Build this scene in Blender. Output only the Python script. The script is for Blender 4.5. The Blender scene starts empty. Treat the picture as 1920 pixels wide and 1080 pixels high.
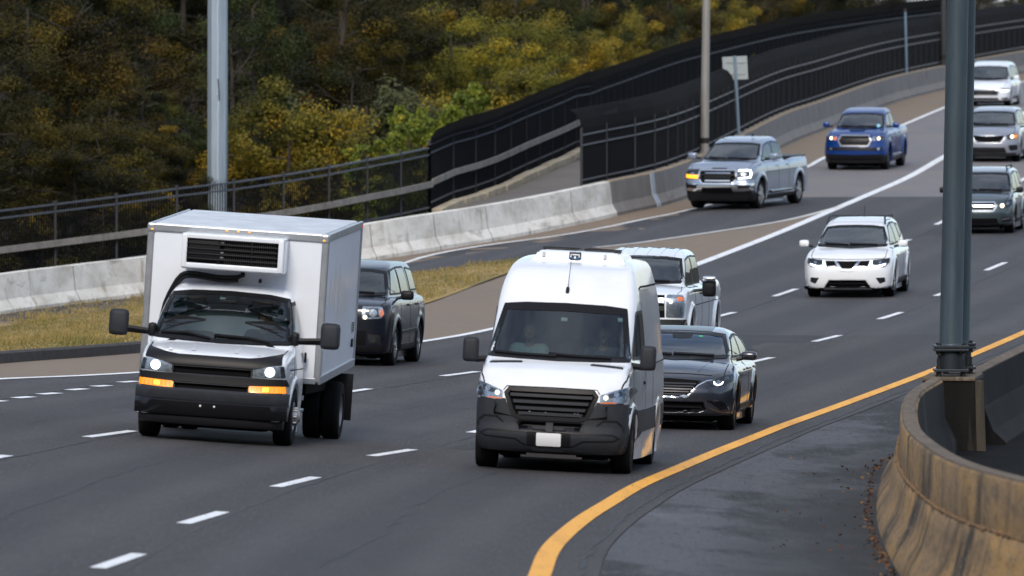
import bpy, bmesh, math, random, zlib
import numpy as np
from mathutils import Vector, Matrix
from mathutils.geometry import delaunay_2d_cdt

random.seed(7); RNG = np.random.default_rng(7)
scene = bpy.context.scene
COL = scene.collection
R = math.radians

# ---------------------------------------------------------------- camera
CZ = 6.5            # camera height above the datum (camera stands on an overpass)
F = 18000.0         # focal length in pixels of the 1920 px wide photograph
cam_d = bpy.data.cameras.new("camera")
cam_d.sensor_width = 36.0
cam_d.lens = 36.0 * F / 1920.0
cam_d.shift_y = -540.0 / 1920.0
cam_d.clip_start = 1.0
cam_d.clip_end = 6000.0
cam_d.dof.use_dof = True
cam_d.dof.focus_distance = 145.0
cam_d.dof.aperture_fstop = 4.8
cam = bpy.data.objects.new("camera", cam_d)
cam.location = (0, 0, CZ)
cam.rotation_euler = (R(90), 0, 0)
COL.objects.link(cam)
scene.camera = cam

# ---------------------------------------------------------------- light
SUN_EL, SUN_AZ = 37.0, 188.0      # azimuth clockwise from +Y
world = bpy.data.worlds.new("World")
scene.world = world
world.use_nodes = True
wn = world.node_tree.nodes
bg = wn['Background']
sky = wn.new('ShaderNodeTexSky')
sky.sky_type = 'NISHITA'
sky.sun_disc = False
sky.sun_elevation = R(SUN_EL)
sky.sun_rotation = R(SUN_AZ)
sky.air_density = 1.0
sky.dust_density = 1.2
sky.ozone_density = 1.5
# broken cloud cover over the Nishita sky
_wc = wn.new('ShaderNodeTexCoord'); _wm = wn.new('ShaderNodeMapping'); _wm.inputs['Scale'].default_value = (1.0, 1.0, 2.2)
_wz = wn.new('ShaderNodeTexNoise'); _wz.inputs['Scale'].default_value = 2.6; _wz.inputs['Detail'].default_value = 7; _wz.inputs['Roughness'].default_value = .6
_wr = wn.new('ShaderNodeMapRange'); _wr.inputs['From Min'].default_value = .36; _wr.inputs['From Max'].default_value = .62
_wr.inputs['To Max'].default_value = .88; _wx = wn.new('ShaderNodeMix'); _wx.data_type = 'RGBA'; _wx.inputs['B'].default_value = (4.3, 4.7, 5.4, 1)
_wl = world.node_tree.links
_wl.new(_wc.outputs['Generated'], _wm.inputs[0]); _wl.new(_wm.outputs[0], _wz.inputs['Vector']); _wl.new(_wz.outputs['Fac'], _wr.inputs[0])
_wl.new(_wr.outputs[0], _wx.inputs['Factor']); _wl.new(sky.outputs[0], _wx.inputs['A']); _wl.new(_wx.outputs['Result'], bg.inputs[0])
bg.inputs[1].default_value = 0.13
sun_d = bpy.data.lights.new("sun", 'SUN')
sun_d.energy = 1.5
sun_d.angle = R(18)
sun_d.color = (1.0, 0.91, 0.78)
sun = bpy.data.objects.new("sun", sun_d)
COL.objects.link(sun)
_sd = Vector((math.sin(R(SUN_AZ)) * math.cos(R(SUN_EL)), math.cos(R(SUN_AZ)) * math.cos(R(SUN_EL)), math.sin(R(SUN_EL))))
sun.rotation_euler = _sd.to_track_quat('Z', 'Y').to_euler()
sun.location = (0, 100, 80)
scene.view_settings.view_transform = 'Standard'
scene.view_settings.look = 'None'
scene.view_settings.exposure = 0.64
scene.view_settings.gamma = 1.0
scene.cycles.use_denoising = True
scene.cycles.max_bounces = 8
scene.cycles.transparent_max_bounces = 12
scene.cycles.sample_clamp_indirect = 6.0

# ---------------------------------------------------------------- tagging
def tag(o, label=None, cat=None, group=None, kind=None):
    if label: o['label'] = label
    if cat: o['category'] = cat
    if group: o['group'] = group
    if kind: o['kind'] = kind
    return o

def empty(name, loc=(0, 0, 0), label=None, cat=None, group=None, parent=None):
    o = bpy.data.objects.new(name, None)
    o.empty_display_size = 0.2
    o.location = loc
    COL.objects.link(o)
    if parent: o.parent = parent
    return tag(o, label, cat, group)

def mesh_obj(name, verts, faces, mat=None, parent=None, smooth=False, mats=None, fmat=None):
    me = bpy.data.meshes.new(name)
    if isinstance(verts, np.ndarray) and isinstance(faces, np.ndarray):
        nv, nf, k = len(verts), len(faces), faces.shape[1]
        me.vertices.add(nv); me.vertices.foreach_set('co', np.ascontiguousarray(verts, dtype=np.float32).ravel())
        me.loops.add(nf * k); me.loops.foreach_set('vertex_index', np.ascontiguousarray(faces, dtype=np.int32).ravel())
        me.polygons.add(nf)
        me.polygons.foreach_set('loop_start', np.arange(0, nf * k, k, dtype=np.int32))
        me.update(calc_edges=True)
        me.validate()
    else:
        me.from_pydata([tuple(map(float, v)) for v in verts], [], [tuple(map(int, f)) for f in faces])
        me.update()
    for m in (mats or ([mat] if mat else [])): me.materials.append(m)
    if fmat is not None:
        me.polygons.foreach_set('material_index', np.asarray(fmat, dtype=np.int32))
    if smooth:
        me.polygons.foreach_set('use_smooth', np.ones(len(me.polygons), dtype=bool))
    o = bpy.data.objects.new(name, me)
    COL.objects.link(o)
    if parent: o.parent = parent
    return o

class MB:
    """collects simple shapes into one mesh"""
    def __init__(s): s.v = []; s.f = []
    def add(s, v, f):
        n = len(s.v); s.v += [tuple(p) for p in v]; s.f += [tuple(i + n for i in q) for q in f]
    def box(s, c, d, rot=None, bev=0.0):
        bm = bmesh.new()
        bmesh.ops.create_cube(bm, size=1.0)
        for v in bm.verts: v.co = Vector((v.co.x * d[0], v.co.y * d[1], v.co.z * d[2]))
        if bev > 0:
            bmesh.ops.bevel(bm, geom=list(bm.edges), offset=bev, segments=2, affect='EDGES', profile=0.6)
        M = Matrix.Translation(Vector(c))
        if rot is not None: M = M @ rot.to_4x4()
        bm.transform(M)
        bm.verts.index_update()
        s.add([v.co[:] for v in bm.verts], [[v.index for v in f.verts] for f in bm.faces])
        bm.free()
    def tube(s, pts, r, n=10, caps=True):
        pts = [Vector(p) for p in pts]
        rr = r if isinstance(r, (list, tuple)) else [r] * len(pts)
        rings = []
        prev = None
        for i, p in enumerate(pts):
            t = (pts[min(i + 1, len(pts) - 1)] - pts[max(i - 1, 0)]).normalized()
            a = prev if prev is not None and abs(prev.dot(t)) < 0.95 else (Vector((1, 0, 0)) if abs(t.x) < 0.8 else Vector((0, 1, 0)))
            u = (a - t * a.dot(t)).normalized(); w = t.cross(u); prev = u
            rings.append([p + (u * math.cos(2 * math.pi * k / n) + w * math.sin(2 * math.pi * k / n)) * rr[i] for k in range(n)])
        v = [q for ring in rings for q in ring]; f = []
        for i in range(len(pts) - 1):
            for k in range(n):
                f.append((i * n + k, i * n + (k + 1) % n, (i + 1) * n + (k + 1) % n, (i + 1) * n + k))
        if caps:
            f.append(tuple(range(n - 1, -1, -1))); f.append(tuple((len(pts) - 1) * n + k for k in range(n)))
        s.add([q[:] for q in v], f)
    def lathe(s, prof, axis='y', c=(0, 0, 0), n=32, a0=0.0, a1=2 * math.pi):
        """prof = [(radius, along)]"""
        full = abs(a1 - a0 - 2 * math.pi) < 1e-6
        m = n if full else n + 1
        v = []
        for k in range(m):
            a = a0 + (a1 - a0) * k / n
            for r, h in prof:
                if axis == 'y': v.append((c[0] + r * math.cos(a), c[1] + h, c[2] + r * math.sin(a)))
                elif axis == 'z': v.append((c[0] + r * math.cos(a), c[1] + r * math.sin(a), c[2] + h))
                else: v.append((c[0] + h, c[1] + r * math.cos(a), c[2] + r * math.sin(a)))
        L = len(prof); f = []
        for k in range(n):
            k2 = (k + 1) % m
            for i in range(L - 1):
                f.append((k * L + i, k * L + i + 1, k2 * L + i + 1, k2 * L + i))
        s.add(v, f)
    def prism(s, poly, z0, z1):
        n = len(poly)
        v = [(x, y, z0) for x, y in poly] + [(x, y, z1) for x, y in poly]
        f = [tuple(range(n - 1, -1, -1)), tuple(range(n, 2 * n))] + [(i, (i + 1) % n, n + (i + 1) % n, n + i) for i in range(n)]
        s.add(v, f)
    def build(s, name, mat, parent=None, smooth=False, sharp=35):
        o = mesh_obj(name, s.v, s.f, mat, parent)
        bm = bmesh.new(); bm.from_mesh(o.data)
        bmesh.ops.recalc_face_normals(bm, faces=bm.faces)
        if smooth:
            for f in bm.faces: f.smooth = True
            for e in bm.edges:
                if len(e.link_faces) == 2 and e.calc_face_angle(0) > R(sharp): e.smooth = False
        bm.to_mesh(o.data); bm.free()
        return o

# ---------------------------------------------------------------- materials
MATS = {}
def _nodes(name):
    m = bpy.data.materials.new(name); m.use_nodes = True
    nt = m.node_tree
    return m, nt, nt.nodes['Principled BSDF']

def mat(name, col, rough=0.5, metal=0.0, spec=0.5, coat=0.0, var=0.0, vscale=4.0, bump=0.0, bscale=40.0, emit=None, estr=0.0, stretch=None, col2=None, rvar=0.0):
    """plain surface with optional procedural variation of colour, gloss and relief"""
    if name in MATS: return MATS[name]
    m, nt, p = _nodes(name)
    N, L = nt.nodes, nt.links
    p.inputs['Base Color'].default_value = (*col, 1)
    p.inputs['Roughness'].default_value = rough
    p.inputs['Metallic'].default_value = metal
    p.inputs['Specular IOR Level'].default_value = spec
    p.inputs['Coat Weight'].default_value = coat
    p.inputs['Coat Roughness'].default_value = 0.05
    if emit:
        p.inputs['Emission Color'].default_value = (*emit, 1)
        p.inputs['Emission Strength'].default_value = estr
    if var > 0 or bump > 0 or rvar > 0:
        tc = N.new('ShaderNodeTexCoord'); mp = N.new('ShaderNodeMapping')
        L.new(tc.outputs['Object'], mp.inputs[0])
        if stretch: mp.inputs['Scale'].default_value = stretch
    if var > 0 or rvar > 0:
        nz = N.new('ShaderNodeTexNoise'); nz.inputs['Scale'].default_value = vscale
        nz.inputs['Detail'].default_value = 6; nz.inputs['Roughness'].default_value = 0.65
        L.new(mp.outputs[0], nz.inputs['Vector'])
    if var > 0:
        rp = N.new('ShaderNodeValToRGB')
        c2 = col2 if col2 else tuple(c * (1 - var) for c in col)
        rp.color_ramp.elements[0].position = 0.3; rp.color_ramp.elements[1].position = 0.7
        rp.color_ramp.elements[0].color = (*c2, 1); rp.color_ramp.elements[1].color = (*[min(1, c * (1 + var * 0.4)) for c in col], 1)
        L.new(nz.outputs['Fac'], rp.inputs[0]); L.new(rp.outputs[0], p.inputs['Base Color'])
    if rvar > 0:
        mr = N.new('ShaderNodeMapRange')
        mr.inputs['To Min'].default_value = max(0, rough - rvar); mr.inputs['To Max'].default_value = min(1, rough + rvar)
        L.new(nz.outputs['Fac'], mr.inputs[0]); L.new(mr.outputs[0], p.inputs['Roughness'])
    if bump > 0:
        nb = N.new('ShaderNodeTexNoise'); nb.inputs['Scale'].default_value = bscale; nb.inputs['Detail'].default_value = 4
        L.new(mp.outputs[0], nb.inputs['Vector'])
        bp = N.new('ShaderNodeBump'); bp.inputs['Strength'].default_value = bump; bp.inputs['Distance'].default_value = 0.02
        L.new(nb.outputs['Fac'], bp.inputs['Height']); L.new(bp.outputs[0], p.inputs['Normal'])
    MATS[name] = m
    return m

def layered(name, base, layers, rough=0.8, bump=0.3, bscale=60.0, spec=0.35, lanes=None):
    """ground-like surface: base colour plus noise layers (colour, scale xyz, lo, hi, strength)"""
    m, nt, p = _nodes(name)
    N, L = nt.nodes, nt.links
    tc = N.new('ShaderNodeTexCoord')
    rgb = N.new('ShaderNodeRGB'); rgb.outputs[0].default_value = (*base, 1)
    cur = rgb.outputs[0]
    for i, (c, sc, lo, hi, st, *dt) in enumerate(layers):
        msk = dt[2] if len(dt) > 2 else None
        mp = N.new('ShaderNodeMapping'); mp.inputs['Scale'].default_value = sc; mp.inputs['Location'].default_value = (i * 13.7, i * 5.1, 0)
        L.new(tc.outputs['Object'], mp.inputs[0])
        nz = N.new('ShaderNodeTexNoise'); nz.inputs['Scale'].default_value = 1.0; nz.inputs['Detail'].default_value = dt[0] if dt else 7; nz.inputs['Roughness'].default_value = 0.62; nz.inputs['Distortion'].default_value = dt[1] if len(dt) > 1 else 0
        L.new(mp.outputs[0], nz.inputs['Vector'])
        mr = N.new('ShaderNodeMapRange'); mr.inputs['From Min'].default_value = lo; mr.inputs['From Max'].default_value = hi
        mr.inputs['To Max'].default_value = st
        L.new(nz.outputs['Fac'], mr.inputs[0])
        fac = mr.outputs[0]
        if msk:        # patchy: the layer only shows where a broad noise is high
            n2 = N.new('ShaderNodeTexNoise'); n2.inputs['Scale'].default_value = msk; n2.inputs['Detail'].default_value = 4; L.new(tc.outputs['Object'], n2.inputs['Vector'])
            r2 = N.new('ShaderNodeMapRange'); r2.inputs['From Min'].default_value = .42; r2.inputs['From Max'].default_value = .6; L.new(n2.outputs['Fac'], r2.inputs[0])
            m2 = N.new('ShaderNodeMath'); m2.operation = 'MULTIPLY'; L.new(fac, m2.inputs[0]); L.new(r2.outputs[0], m2.inputs[1]); fac = m2.outputs[0]
        mx = N.new('ShaderNodeMix'); mx.data_type = 'RGBA'
        L.new(fac, mx.inputs['Factor']); L.new(cur, mx.inputs['A']); mx.inputs['B'].default_value = (*c, 1)
        cur = mx.outputs['Result']
    if lanes:      # polished wheel tracks and oil-darkened lane middles, from the across-lane coordinate
        at = N.new('ShaderNodeAttribute'); at.attribute_name = 'lane'
        for (ph, per, c, lo, hi, st) in lanes:
            ma = N.new('ShaderNodeMath'); ma.operation = 'MULTIPLY_ADD'; ma.inputs[1].default_value = 2 * math.pi / per; ma.inputs[2].default_value = ph
            L.new(at.outputs['Fac'], ma.inputs[0])
            co = N.new('ShaderNodeMath'); co.operation = 'COSINE'; L.new(ma.outputs[0], co.inputs[0])
            mr = N.new('ShaderNodeMapRange'); mr.inputs['From Min'].default_value = lo; mr.inputs['From Max'].default_value = hi; mr.inputs['To Max'].default_value = st
            L.new(co.outputs[0], mr.inputs[0])
            nz = N.new('ShaderNodeTexNoise'); nz.inputs['Scale'].default_value = .35; nz.inputs['Detail'].default_value = 5; L.new(tc.outputs['Object'], nz.inputs['Vector'])
            mu = N.new('ShaderNodeMath'); mu.operation = 'MULTIPLY'; L.new(mr.outputs[0], mu.inputs[0]); L.new(nz.outputs['Fac'], mu.inputs[1])
            mx = N.new('ShaderNodeMix'); mx.data_type = 'RGBA'; L.new(mu.outputs[0], mx.inputs['Factor']); L.new(cur, mx.inputs['A']); mx.inputs['B'].default_value = (*c, 1); cur = mx.outputs['Result']
    L.new(cur, p.inputs['Base Color'])
    p.inputs['Roughness'].default_value = rough
    p.inputs['Specular IOR Level'].default_value = spec
    nb = N.new('ShaderNodeTexNoise'); nb.inputs['Scale'].default_value = bscale; nb.inputs['Detail'].default_value = 5
    L.new(tc.outputs['Object'], nb.inputs['Vector'])
    bp = N.new('ShaderNodeBump'); bp.inputs['Strength'].default_value = bump; bp.inputs['Distance'].default_value = 0.02
    L.new(nb.outputs['Fac'], bp.inputs['Height']); L.new(bp.outputs[0], p.inputs['Normal'])
    MATS[name] = m
    return m

# ---------------------------------------------------------------- the lie of the land
_Yk = [30, 60, 87, 99, 111, 123, 135, 150, 160, 172, 184, 196, 208, 220, 235, 250, 268, 290, 300, 330, 375, 420, 500, 700]
_zk = [-4.2, -4.62, -5.10, -5.35, -5.60, -5.83, -6.04, -6.27, -6.38, -6.47, -6.50, -6.48, -6.38, -6.24, -6.07, -5.90, -5.60, -5.15, -4.95, -4.45, -3.95, -3.4, -2.4, 0.0]
_Xk = [-4.4, -4.1, -3.55, -3.18, -2.51, -1.54, -0.29, 1.50, 2.75, 4.43, 6.01, 7.73, 9.40, 11.08, 13.2, 15.3, 17.8, 20.9, 22.3, 26.6, 34.0, 43.0, 62.0, 120.0]
_bLk = [-.07] * 6 + [-.064, -.045, -.032, -.024, -.012, 0.0, .006, .008, .008, .006, .004, 0, 0, 0, 0, 0, 0, 0]
_bRk = [-.055, -.055, -.055, -.055, -.058, -.048, -.034, -.014, 0.0, .012, .014, .014, .014, .014, .012, .01, .01, .008, .008, .005, 0, 0, 0, 0]
_Yg = np.arange(30.0, 700.5, 1.0)
def _smooth(k):
    a = np.interp(_Yg, _Yk, k)
    for _ in range(3):
        ap = np.pad(a, 6, mode='reflect', reflect_type='odd'); a = np.convolve(ap, np.ones(13) / 13, mode='valid')
    return a
_zA, _XA, _bL, _bR = _smooth(_zk), _smooth(_Xk), _smooth(_bLk), _smooth(_bRk)
def XA(Y): return np.interp(Y, _Yg, _XA)
def zroad(X, Y):
    d = np.clip(np.asarray(X, float) - XA(Y), -40, 30)
    sd = np.sqrt(d * d + 0.36)
    bl, br = np.interp(Y, _Yg, _bL), np.interp(Y, _Yg, _bR)
    return CZ + np.interp(Y, _Yg, _zA) + 0.5 * (bl + br) * d + 0.5 * (br - bl) * (sd - 0.6)

def unproj(px, py, zf=zroad, dz=0.0, y0=70.0, y1=640.0):
    """where the sight line through a photo pixel meets the surface zf"""
    Y = np.linspace(y0, y1, 4000)
    X = (px - 960.0) / F * Y
    g = (CZ - py * Y / F) - (zf(X, Y) + dz)
    k = np.where((g[:-1] > 0) & (g[1:] <= 0))[0]
    i = k[0] if len(k) else len(Y) - 2
    t = g[i] / (g[i] - g[i + 1]) if g[i] != g[i + 1] else 0
    y = Y[i] + (Y[i + 1] - Y[i]) * min(max(t, 0), 1)
    return ((px - 960.0) / F * y, y)

def dense(pts, step=1.0):
    """smooth resampling (Catmull-Rom) of a polyline of tuples"""
    P = np.array(pts, float)
    if len(P) == 2:
        n = max(2, int(np.linalg.norm(P[1] - P[0]) / step) + 1)
        return P[0] + (P[1] - P[0]) * np.linspace(0, 1, n)[:, None]
    Q = np.vstack([2 * P[0] - P[1], P, 2 * P[-1] - P[-2]])
    out = []
    for i in range(1, len(Q) - 2):
        a, b, c, d = Q[i - 1], Q[i], Q[i + 1], Q[i + 2]
        n = max(1, int(np.linalg.norm(c[:2] - b[:2]) / step))
        for k in range(n):
            t = k / n
            out.append(0.5 * ((2 * b) + (-a + c) * t + (2 * a - 5 * b + 4 * c - d) * t * t + (-a + 3 * b - 3 * c + d) * t ** 3))
    out.append(P[-1])
    return np.array(out)

# E: edge line of the main carriageway, as photo pixels on the road surface
E_PX = [(-120, 722), (0, 712), (135, 706.5), (270, 699), (450, 684), (620, 664), (800, 640), (925, 617), (1120, 561), (1292.5, 501.7), (1415, 455), (1531.7, 407), (1590, 382), (1630.8, 364.6), (1706.7, 331), (1768, 296), (1850, 252), (1960, 192)]
E_PT = np.array([unproj(*p) for p in E_PX])
def XE(Y): return np.interp(Y, E_PT[:, 1][np.argsort(E_PT[:, 1])], E_PT[:, 0][np.argsort(E_PT[:, 1])])
# barrier on the outer side of the ramp: (pixel x, pixel y of its top, distance)
BAR_H = 0.92
_bar = [(-420, 586, 219.0), (-200, 547, 225.0), (0, 515, 230.5), (135, 498, 234.5), (285, 480, 238.3), (500, 450, 243.2), (690, 420, 247.3), (775, 406.5, 249.5), (950, 379, 255.3), (1140, 341, 263.0)]
BAR = [((x - 960) / F * Y, Y, CZ - y / F * Y - BAR_H) for x, y, Y in _bar]
for x, y in [(1290, 363), (1461, 271), (1542, 239), (1658, 194), (1771, 165), (1920, 134), (2050, 112)]:
    X, Y = unproj(x, y); BAR.append((X, Y, float(zroad(X, Y))))
BAR = dense(BAR, 0.5)
def bar_dist(X, Y):
    X = np.asarray(X, float); Y = np.asarray(Y, float)
    sh = X.shape; X, Y = X.ravel(), Y.ravel(); B = BAR[::4]
    i = np.concatenate([((X[k:k + 20000, None] - B[:, 0]) ** 2 + (Y[k:k + 20000, None] - B[:, 1]) ** 2).argmin(-1) for k in range(0, len(X), 20000)]) if len(X) else np.zeros(0, int)
    best = np.full(len(X), 1e9); bz = np.zeros(len(X))
    for o in (-1, 0):
        a, b = B[np.clip(i + o, 0, len(B) - 2)], B[np.clip(i + o, 0, len(B) - 2) + 1]
        t = np.clip(((X - a[:, 0]) * (b[:, 0] - a[:, 0]) + (Y - a[:, 1]) * (b[:, 1] - a[:, 1])) / ((b - a)[:, :2] ** 2).sum(1), 0, 1)
        d = np.hypot(X - a[:, 0] - t * (b[:, 0] - a[:, 0]), Y - a[:, 1] - t * (b[:, 1] - a[:, 1])); k = d < best
        best = np.where(k, d, best); bz = np.where(k, a[:, 2] + t * (b[:, 2] - a[:, 2]), bz)
    return best.reshape(sh), bz.reshape(sh)
def sstep(a, b, x):
    t = np.clip((x - a) / (b - a), 0, 1); return t * t * (3 - 2 * t)
def zland(X, Y):
    """main road surface, falling away to the exit ramp on the left"""
    X = np.asarray(X, float); Y = np.asarray(Y, float)
    u = XE(Y) - X
    z = zroad(X, Y)
    d = 0.105 * np.maximum(0, np.sqrt(np.maximum(u - 4, 0) ** 2 + 0.6) - 0.75) * sstep(285, 262, Y)
    d = d * sstep(150, 205, Y)
    z1 = z - d
    bd, bz = bar_dist(X, Y)
    w = sstep(5.5, 0.5, bd) * sstep(285, 268, Y) * sstep(2.5, 5.0, u)
    return z1 * (1 - w) + bz * w
# ---------------------------------------------------------------- ground surfaces
LANES = [(0.0, 3.6, (0.030, 0.029, 0.031), -.2, 1.0, .9), (math.pi, 1.8, (0.085, 0.080, 0.081), .1, 1.0, .55)]
m_asph_near = layered('asphalt_dark', (0.043, 0.038, 0.038), [((0.064, 0.056, 0.055), (0.9, 0.10, 1), .42, .7, .65), ((0.032, 0.030, 0.033), (0.45, 0.05, 1), .48, .75, .7), ((0.085, 0.078, 0.078), (24, 1.1, 1), .52, .74, .8), ((0.014, 0.013, 0.014), (30, 1.4, 1), .54, .74, .8)], rough=0.78, bump=0.6, bscale=40, lanes=LANES)
m_asph_mid = layered('asphalt_worn', (0.046, 0.043, 0.046), [((0.068, 0.063, 0.068), (0.9, 0.1, 1), .45, .75, .6), ((0.036, 0.036, 0.041), (0.6, 0.05, 1), .5, .8, .6), ((0.085, 0.078, 0.078), (24, 1.1, 1), .52, .74, .8), ((0.014, 0.013, 0.014), (30, 1.4, 1), .54, .74, .8)], rough=0.75, bump=0.4, bscale=45, lanes=LANES)
m_conc_road = layered('concrete_road', (0.17, 0.158, 0.16), [((0.145, 0.14, 0.15), (0.8, 0.08, 1), .42, .7, .8), ((0.24, 0.2, 0.165), (0.3, 0.2, 1), .5, .75, .5)], rough=0.8, bump=0.2)
m_tan = layered('tan_concrete', (0.20, 0.152, 0.11), [((0.17, 0.14, 0.115), (0.5, 0.15, 1), .45, .75, .7), ((0.30, 0.24, 0.18), (3, 3, 3), .5, .8, .4), ((0.12, 0.10, 0.085), (9, 4, 9), .62, .8, .5)], rough=0.9, bump=0.35, bscale=30)
m_shoulder = layered('shoulder_asphalt', (0.072, 0.074, 0.083), [((0.014, 0.0135, 0.013), (0.40, 0.10, 1), .49, .57, .95), ((0.15, 0.155, 0.175), (0.5, 0.2, 1), .58, .72, .7), ((0.028, 0.027, 0.027), (1.6, 0.5, 1), .55, .7, .7), ((0.12, 0.125, 0.138), (0.7, 0.25, 1), .55, .8, .6), ((0.02, 0.019, 0.018), (6, 0.7, 6), .63, .75, .6), ((0.11, 0.11, 0.115), (24, 1.2, 1), .54, .74, .7), ((0.016, 0.016, 0.017), (20, 1.3, 1), .54, .72, .8)], rough=0.8, bump=0.5, bscale=35, lanes=[(-2.33, 14, (0.012, 0.011, 0.010), .62, .98, 1.5)])
m_grass_soil = layered('grass_soil', (0.34, 0.235, 0.085), [((0.11, 0.105, 0.03), (0.5, 0.25, 1), .45, .65, .85), ((0.30, 0.22, 0.10), (1.4, 0.8, 1), .5, .75, .6)], rough=0.95, bump=0.6, bscale=25)
m_soil = layered('woodland_soil', (0.045, 0.036, 0.022), [((0.02, 0.02, 0.012), (0.4, 0.4, 1), .4, .7, .8), ((0.09, 0.06, 0.025), (2, 2, 2), .5, .8, .5)], rough=1.0, bump=0.6, bscale=6)
m_path = layered('path_concrete', (0.155, 0.14, 0.13), [((0.11, 0.10, 0.095), (0.8, 0.5, 1), .4, .7, .7)], rough=0.85, bump=0.2)
m_white = layered('white_road_paint', (0.80, 0.81, 0.82), [((0.55, 0.55, 0.56), (6, .5, 6), .5, .75, .7), ((0.22, 0.22, 0.23), (34, 1.6, 30), .58, .70, .85)], rough=0.6, bump=0.2)
m_whiteold = layered('worn_road_paint', (0.62, 0.61, 0.58), [((0.35, 0.33, 0.3), (6, 1.2, 6), .5, .75, .8)], rough=0.7, bump=0.2)
m_yellow = layered('yellow_road_paint', (0.86, 0.40, 0.03), [((0.60, 0.25, 0.02), (4, 0.3, 4), .46, .74, .8), ((0.16, 0.10, 0.04), (30, 1.4, 25), .60, .72, .85)], rough=0.6, bump=0.2)
m_tar = mat('tar_joint', (0.016, 0.016, 0.018), 0.7)

def xbar(Y):
    Y = np.asarray(Y, float)
    x = np.interp(Y, BAR[:, 1], BAR[:, 0])
    return np.where(Y < BAR[0, 1], BAR[0, 0] - (BAR[0, 1] - Y) * 1.0, x)

def surface(name, poly, mtl, zf=zland, dz=0.0, grid=1.6, kind='structure', seg=1.0):
    """a sheet filling a plan outline, laid on the surface zf"""
    P = []
    n = len(poly)
    for i in range(n):
        a, b = np.array(poly[i][:2], float), np.array(poly[(i + 1) % n][:2], float)
        k = max(1, int(np.linalg.norm(b - a) / seg))
        for t in range(k): P.append(a + (b - a) * t / k)
    P = np.array(P)
    x0, y0 = P.min(0); x1, y1 = P.max(0)
    gx, gy = np.meshgrid(np.arange(x0 + grid * .37, x1, grid), np.arange(y0 + grid * .41, y1, grid * 1.3))
    pts = [Vector(p) for p in P] + [Vector((a, b)) for a, b in zip(gx.ravel(), gy.ravel())]
    v, e, f, *_ = delaunay_2d_cdt(pts, [], [list(range(len(P)))], 1, 1e-4)
    v = np.array([p[:] for p in v])
    z = zf(v[:, 0], v[:, 1]) + dz
    f = [q if (v[q[1], 0] - v[q[0], 0]) * (v[q[2], 1] - v[q[0], 1]) - (v[q[1], 1] - v[q[0], 1]) * (v[q[2], 0] - v[q[0], 0]) > 0 else q[::-1] for q in f]
    o = mesh_obj(name, np.c_[v, z], [list(q) for q in f], mtl, smooth=True)
    at = o.data.attributes.new('lane', 'FLOAT', 'POINT'); at.data.foreach_set('value', (v[:, 0] - XA(v[:, 1]) - 1.8).astype(np.float32))
    return tag(o, kind=kind)

def ribbon_into(mb, line, w, zf=zland, dz=0.016, off=0.0, taper=False):
    """flat painted band along a plan polyline"""
    P = np.array(line, float)[:, :2]
    T = np.gradient(P, axis=0); T /= np.linalg.norm(T, axis=1)[:, None]
    Nn = np.c_[T[:, 1], -T[:, 0]]
    W = np.broadcast_to(np.asarray(w, float), (len(P),))[:, None]
    a, b = P + Nn * (off - W / 2), P + Nn * (off + W / 2)
    za, zb = zf(a[:, 0], a[:, 1]) + dz, zf(b[:, 0], b[:, 1]) + dz
    v = [(x, y, z) for (x, y), z in zip(a, za)] + [(x, y, z) for (x, y), z in zip(b, zb)]
    n = len(P)
    f = [(i, i + 1, n + i + 1, n + i) for i in range(n - 1)]
    mb.add(v, f)

def pxline(pts, zf=zland, step=1.0): return dense([unproj(x, y, zf) for x, y in pts], step)

YEL_PX = [(962, 1250), (985, 1150), (1012, 1080), (1035.5, 1028), (1089, 979), (1142.6, 944.6), (1199, 911.5), (1274.8, 878.5), (1353.5, 845.4), (1440, 811), (1473, 798), (1573, 762), (1673, 725), (1822.6, 666.3), (1920, 624.5), (2010, 584), (2090, 545)]
YEL = pxline(YEL_PX)
YEL = YEL[np.argsort(YEL[:, 1])]
def xyel(Y): return np.interp(Y, YEL[:, 1], YEL[:, 0])
EL = dense(E_PT[np.argsort(E_PT[:, 1])], 1.0)
# the edge line swings away to the left at its near end
Y_MID, Y_FAR = 185.4, 271.0
yn = np.arange(40, Y_MID + .01, 3.0).tolist() + [Y_MID]
XE2 = lambda Y: np.interp(Y, EL[:, 1], EL[:, 0])
xl = lambda Y: float(XE2(Y)) if Y >= EL[0, 1] else float(EL[0, 0] + (Y - EL[0, 1]) * 0.10 - (EL[0, 1] - Y) * 0.02)
xr = lambda Y: float(np.interp(Y, YEL[:, 1], YEL[:, 0])) if Y >= YEL[0, 1] else float(YEL[0, 0])
xr2 = lambda Y: float(xr(Y)) if Y < 175 else float(np.where(Y < YEL[-1, 1], xr(Y), XA(Y) + 3.9))
allY = np.arange(40, 520, 3.0)
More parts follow.
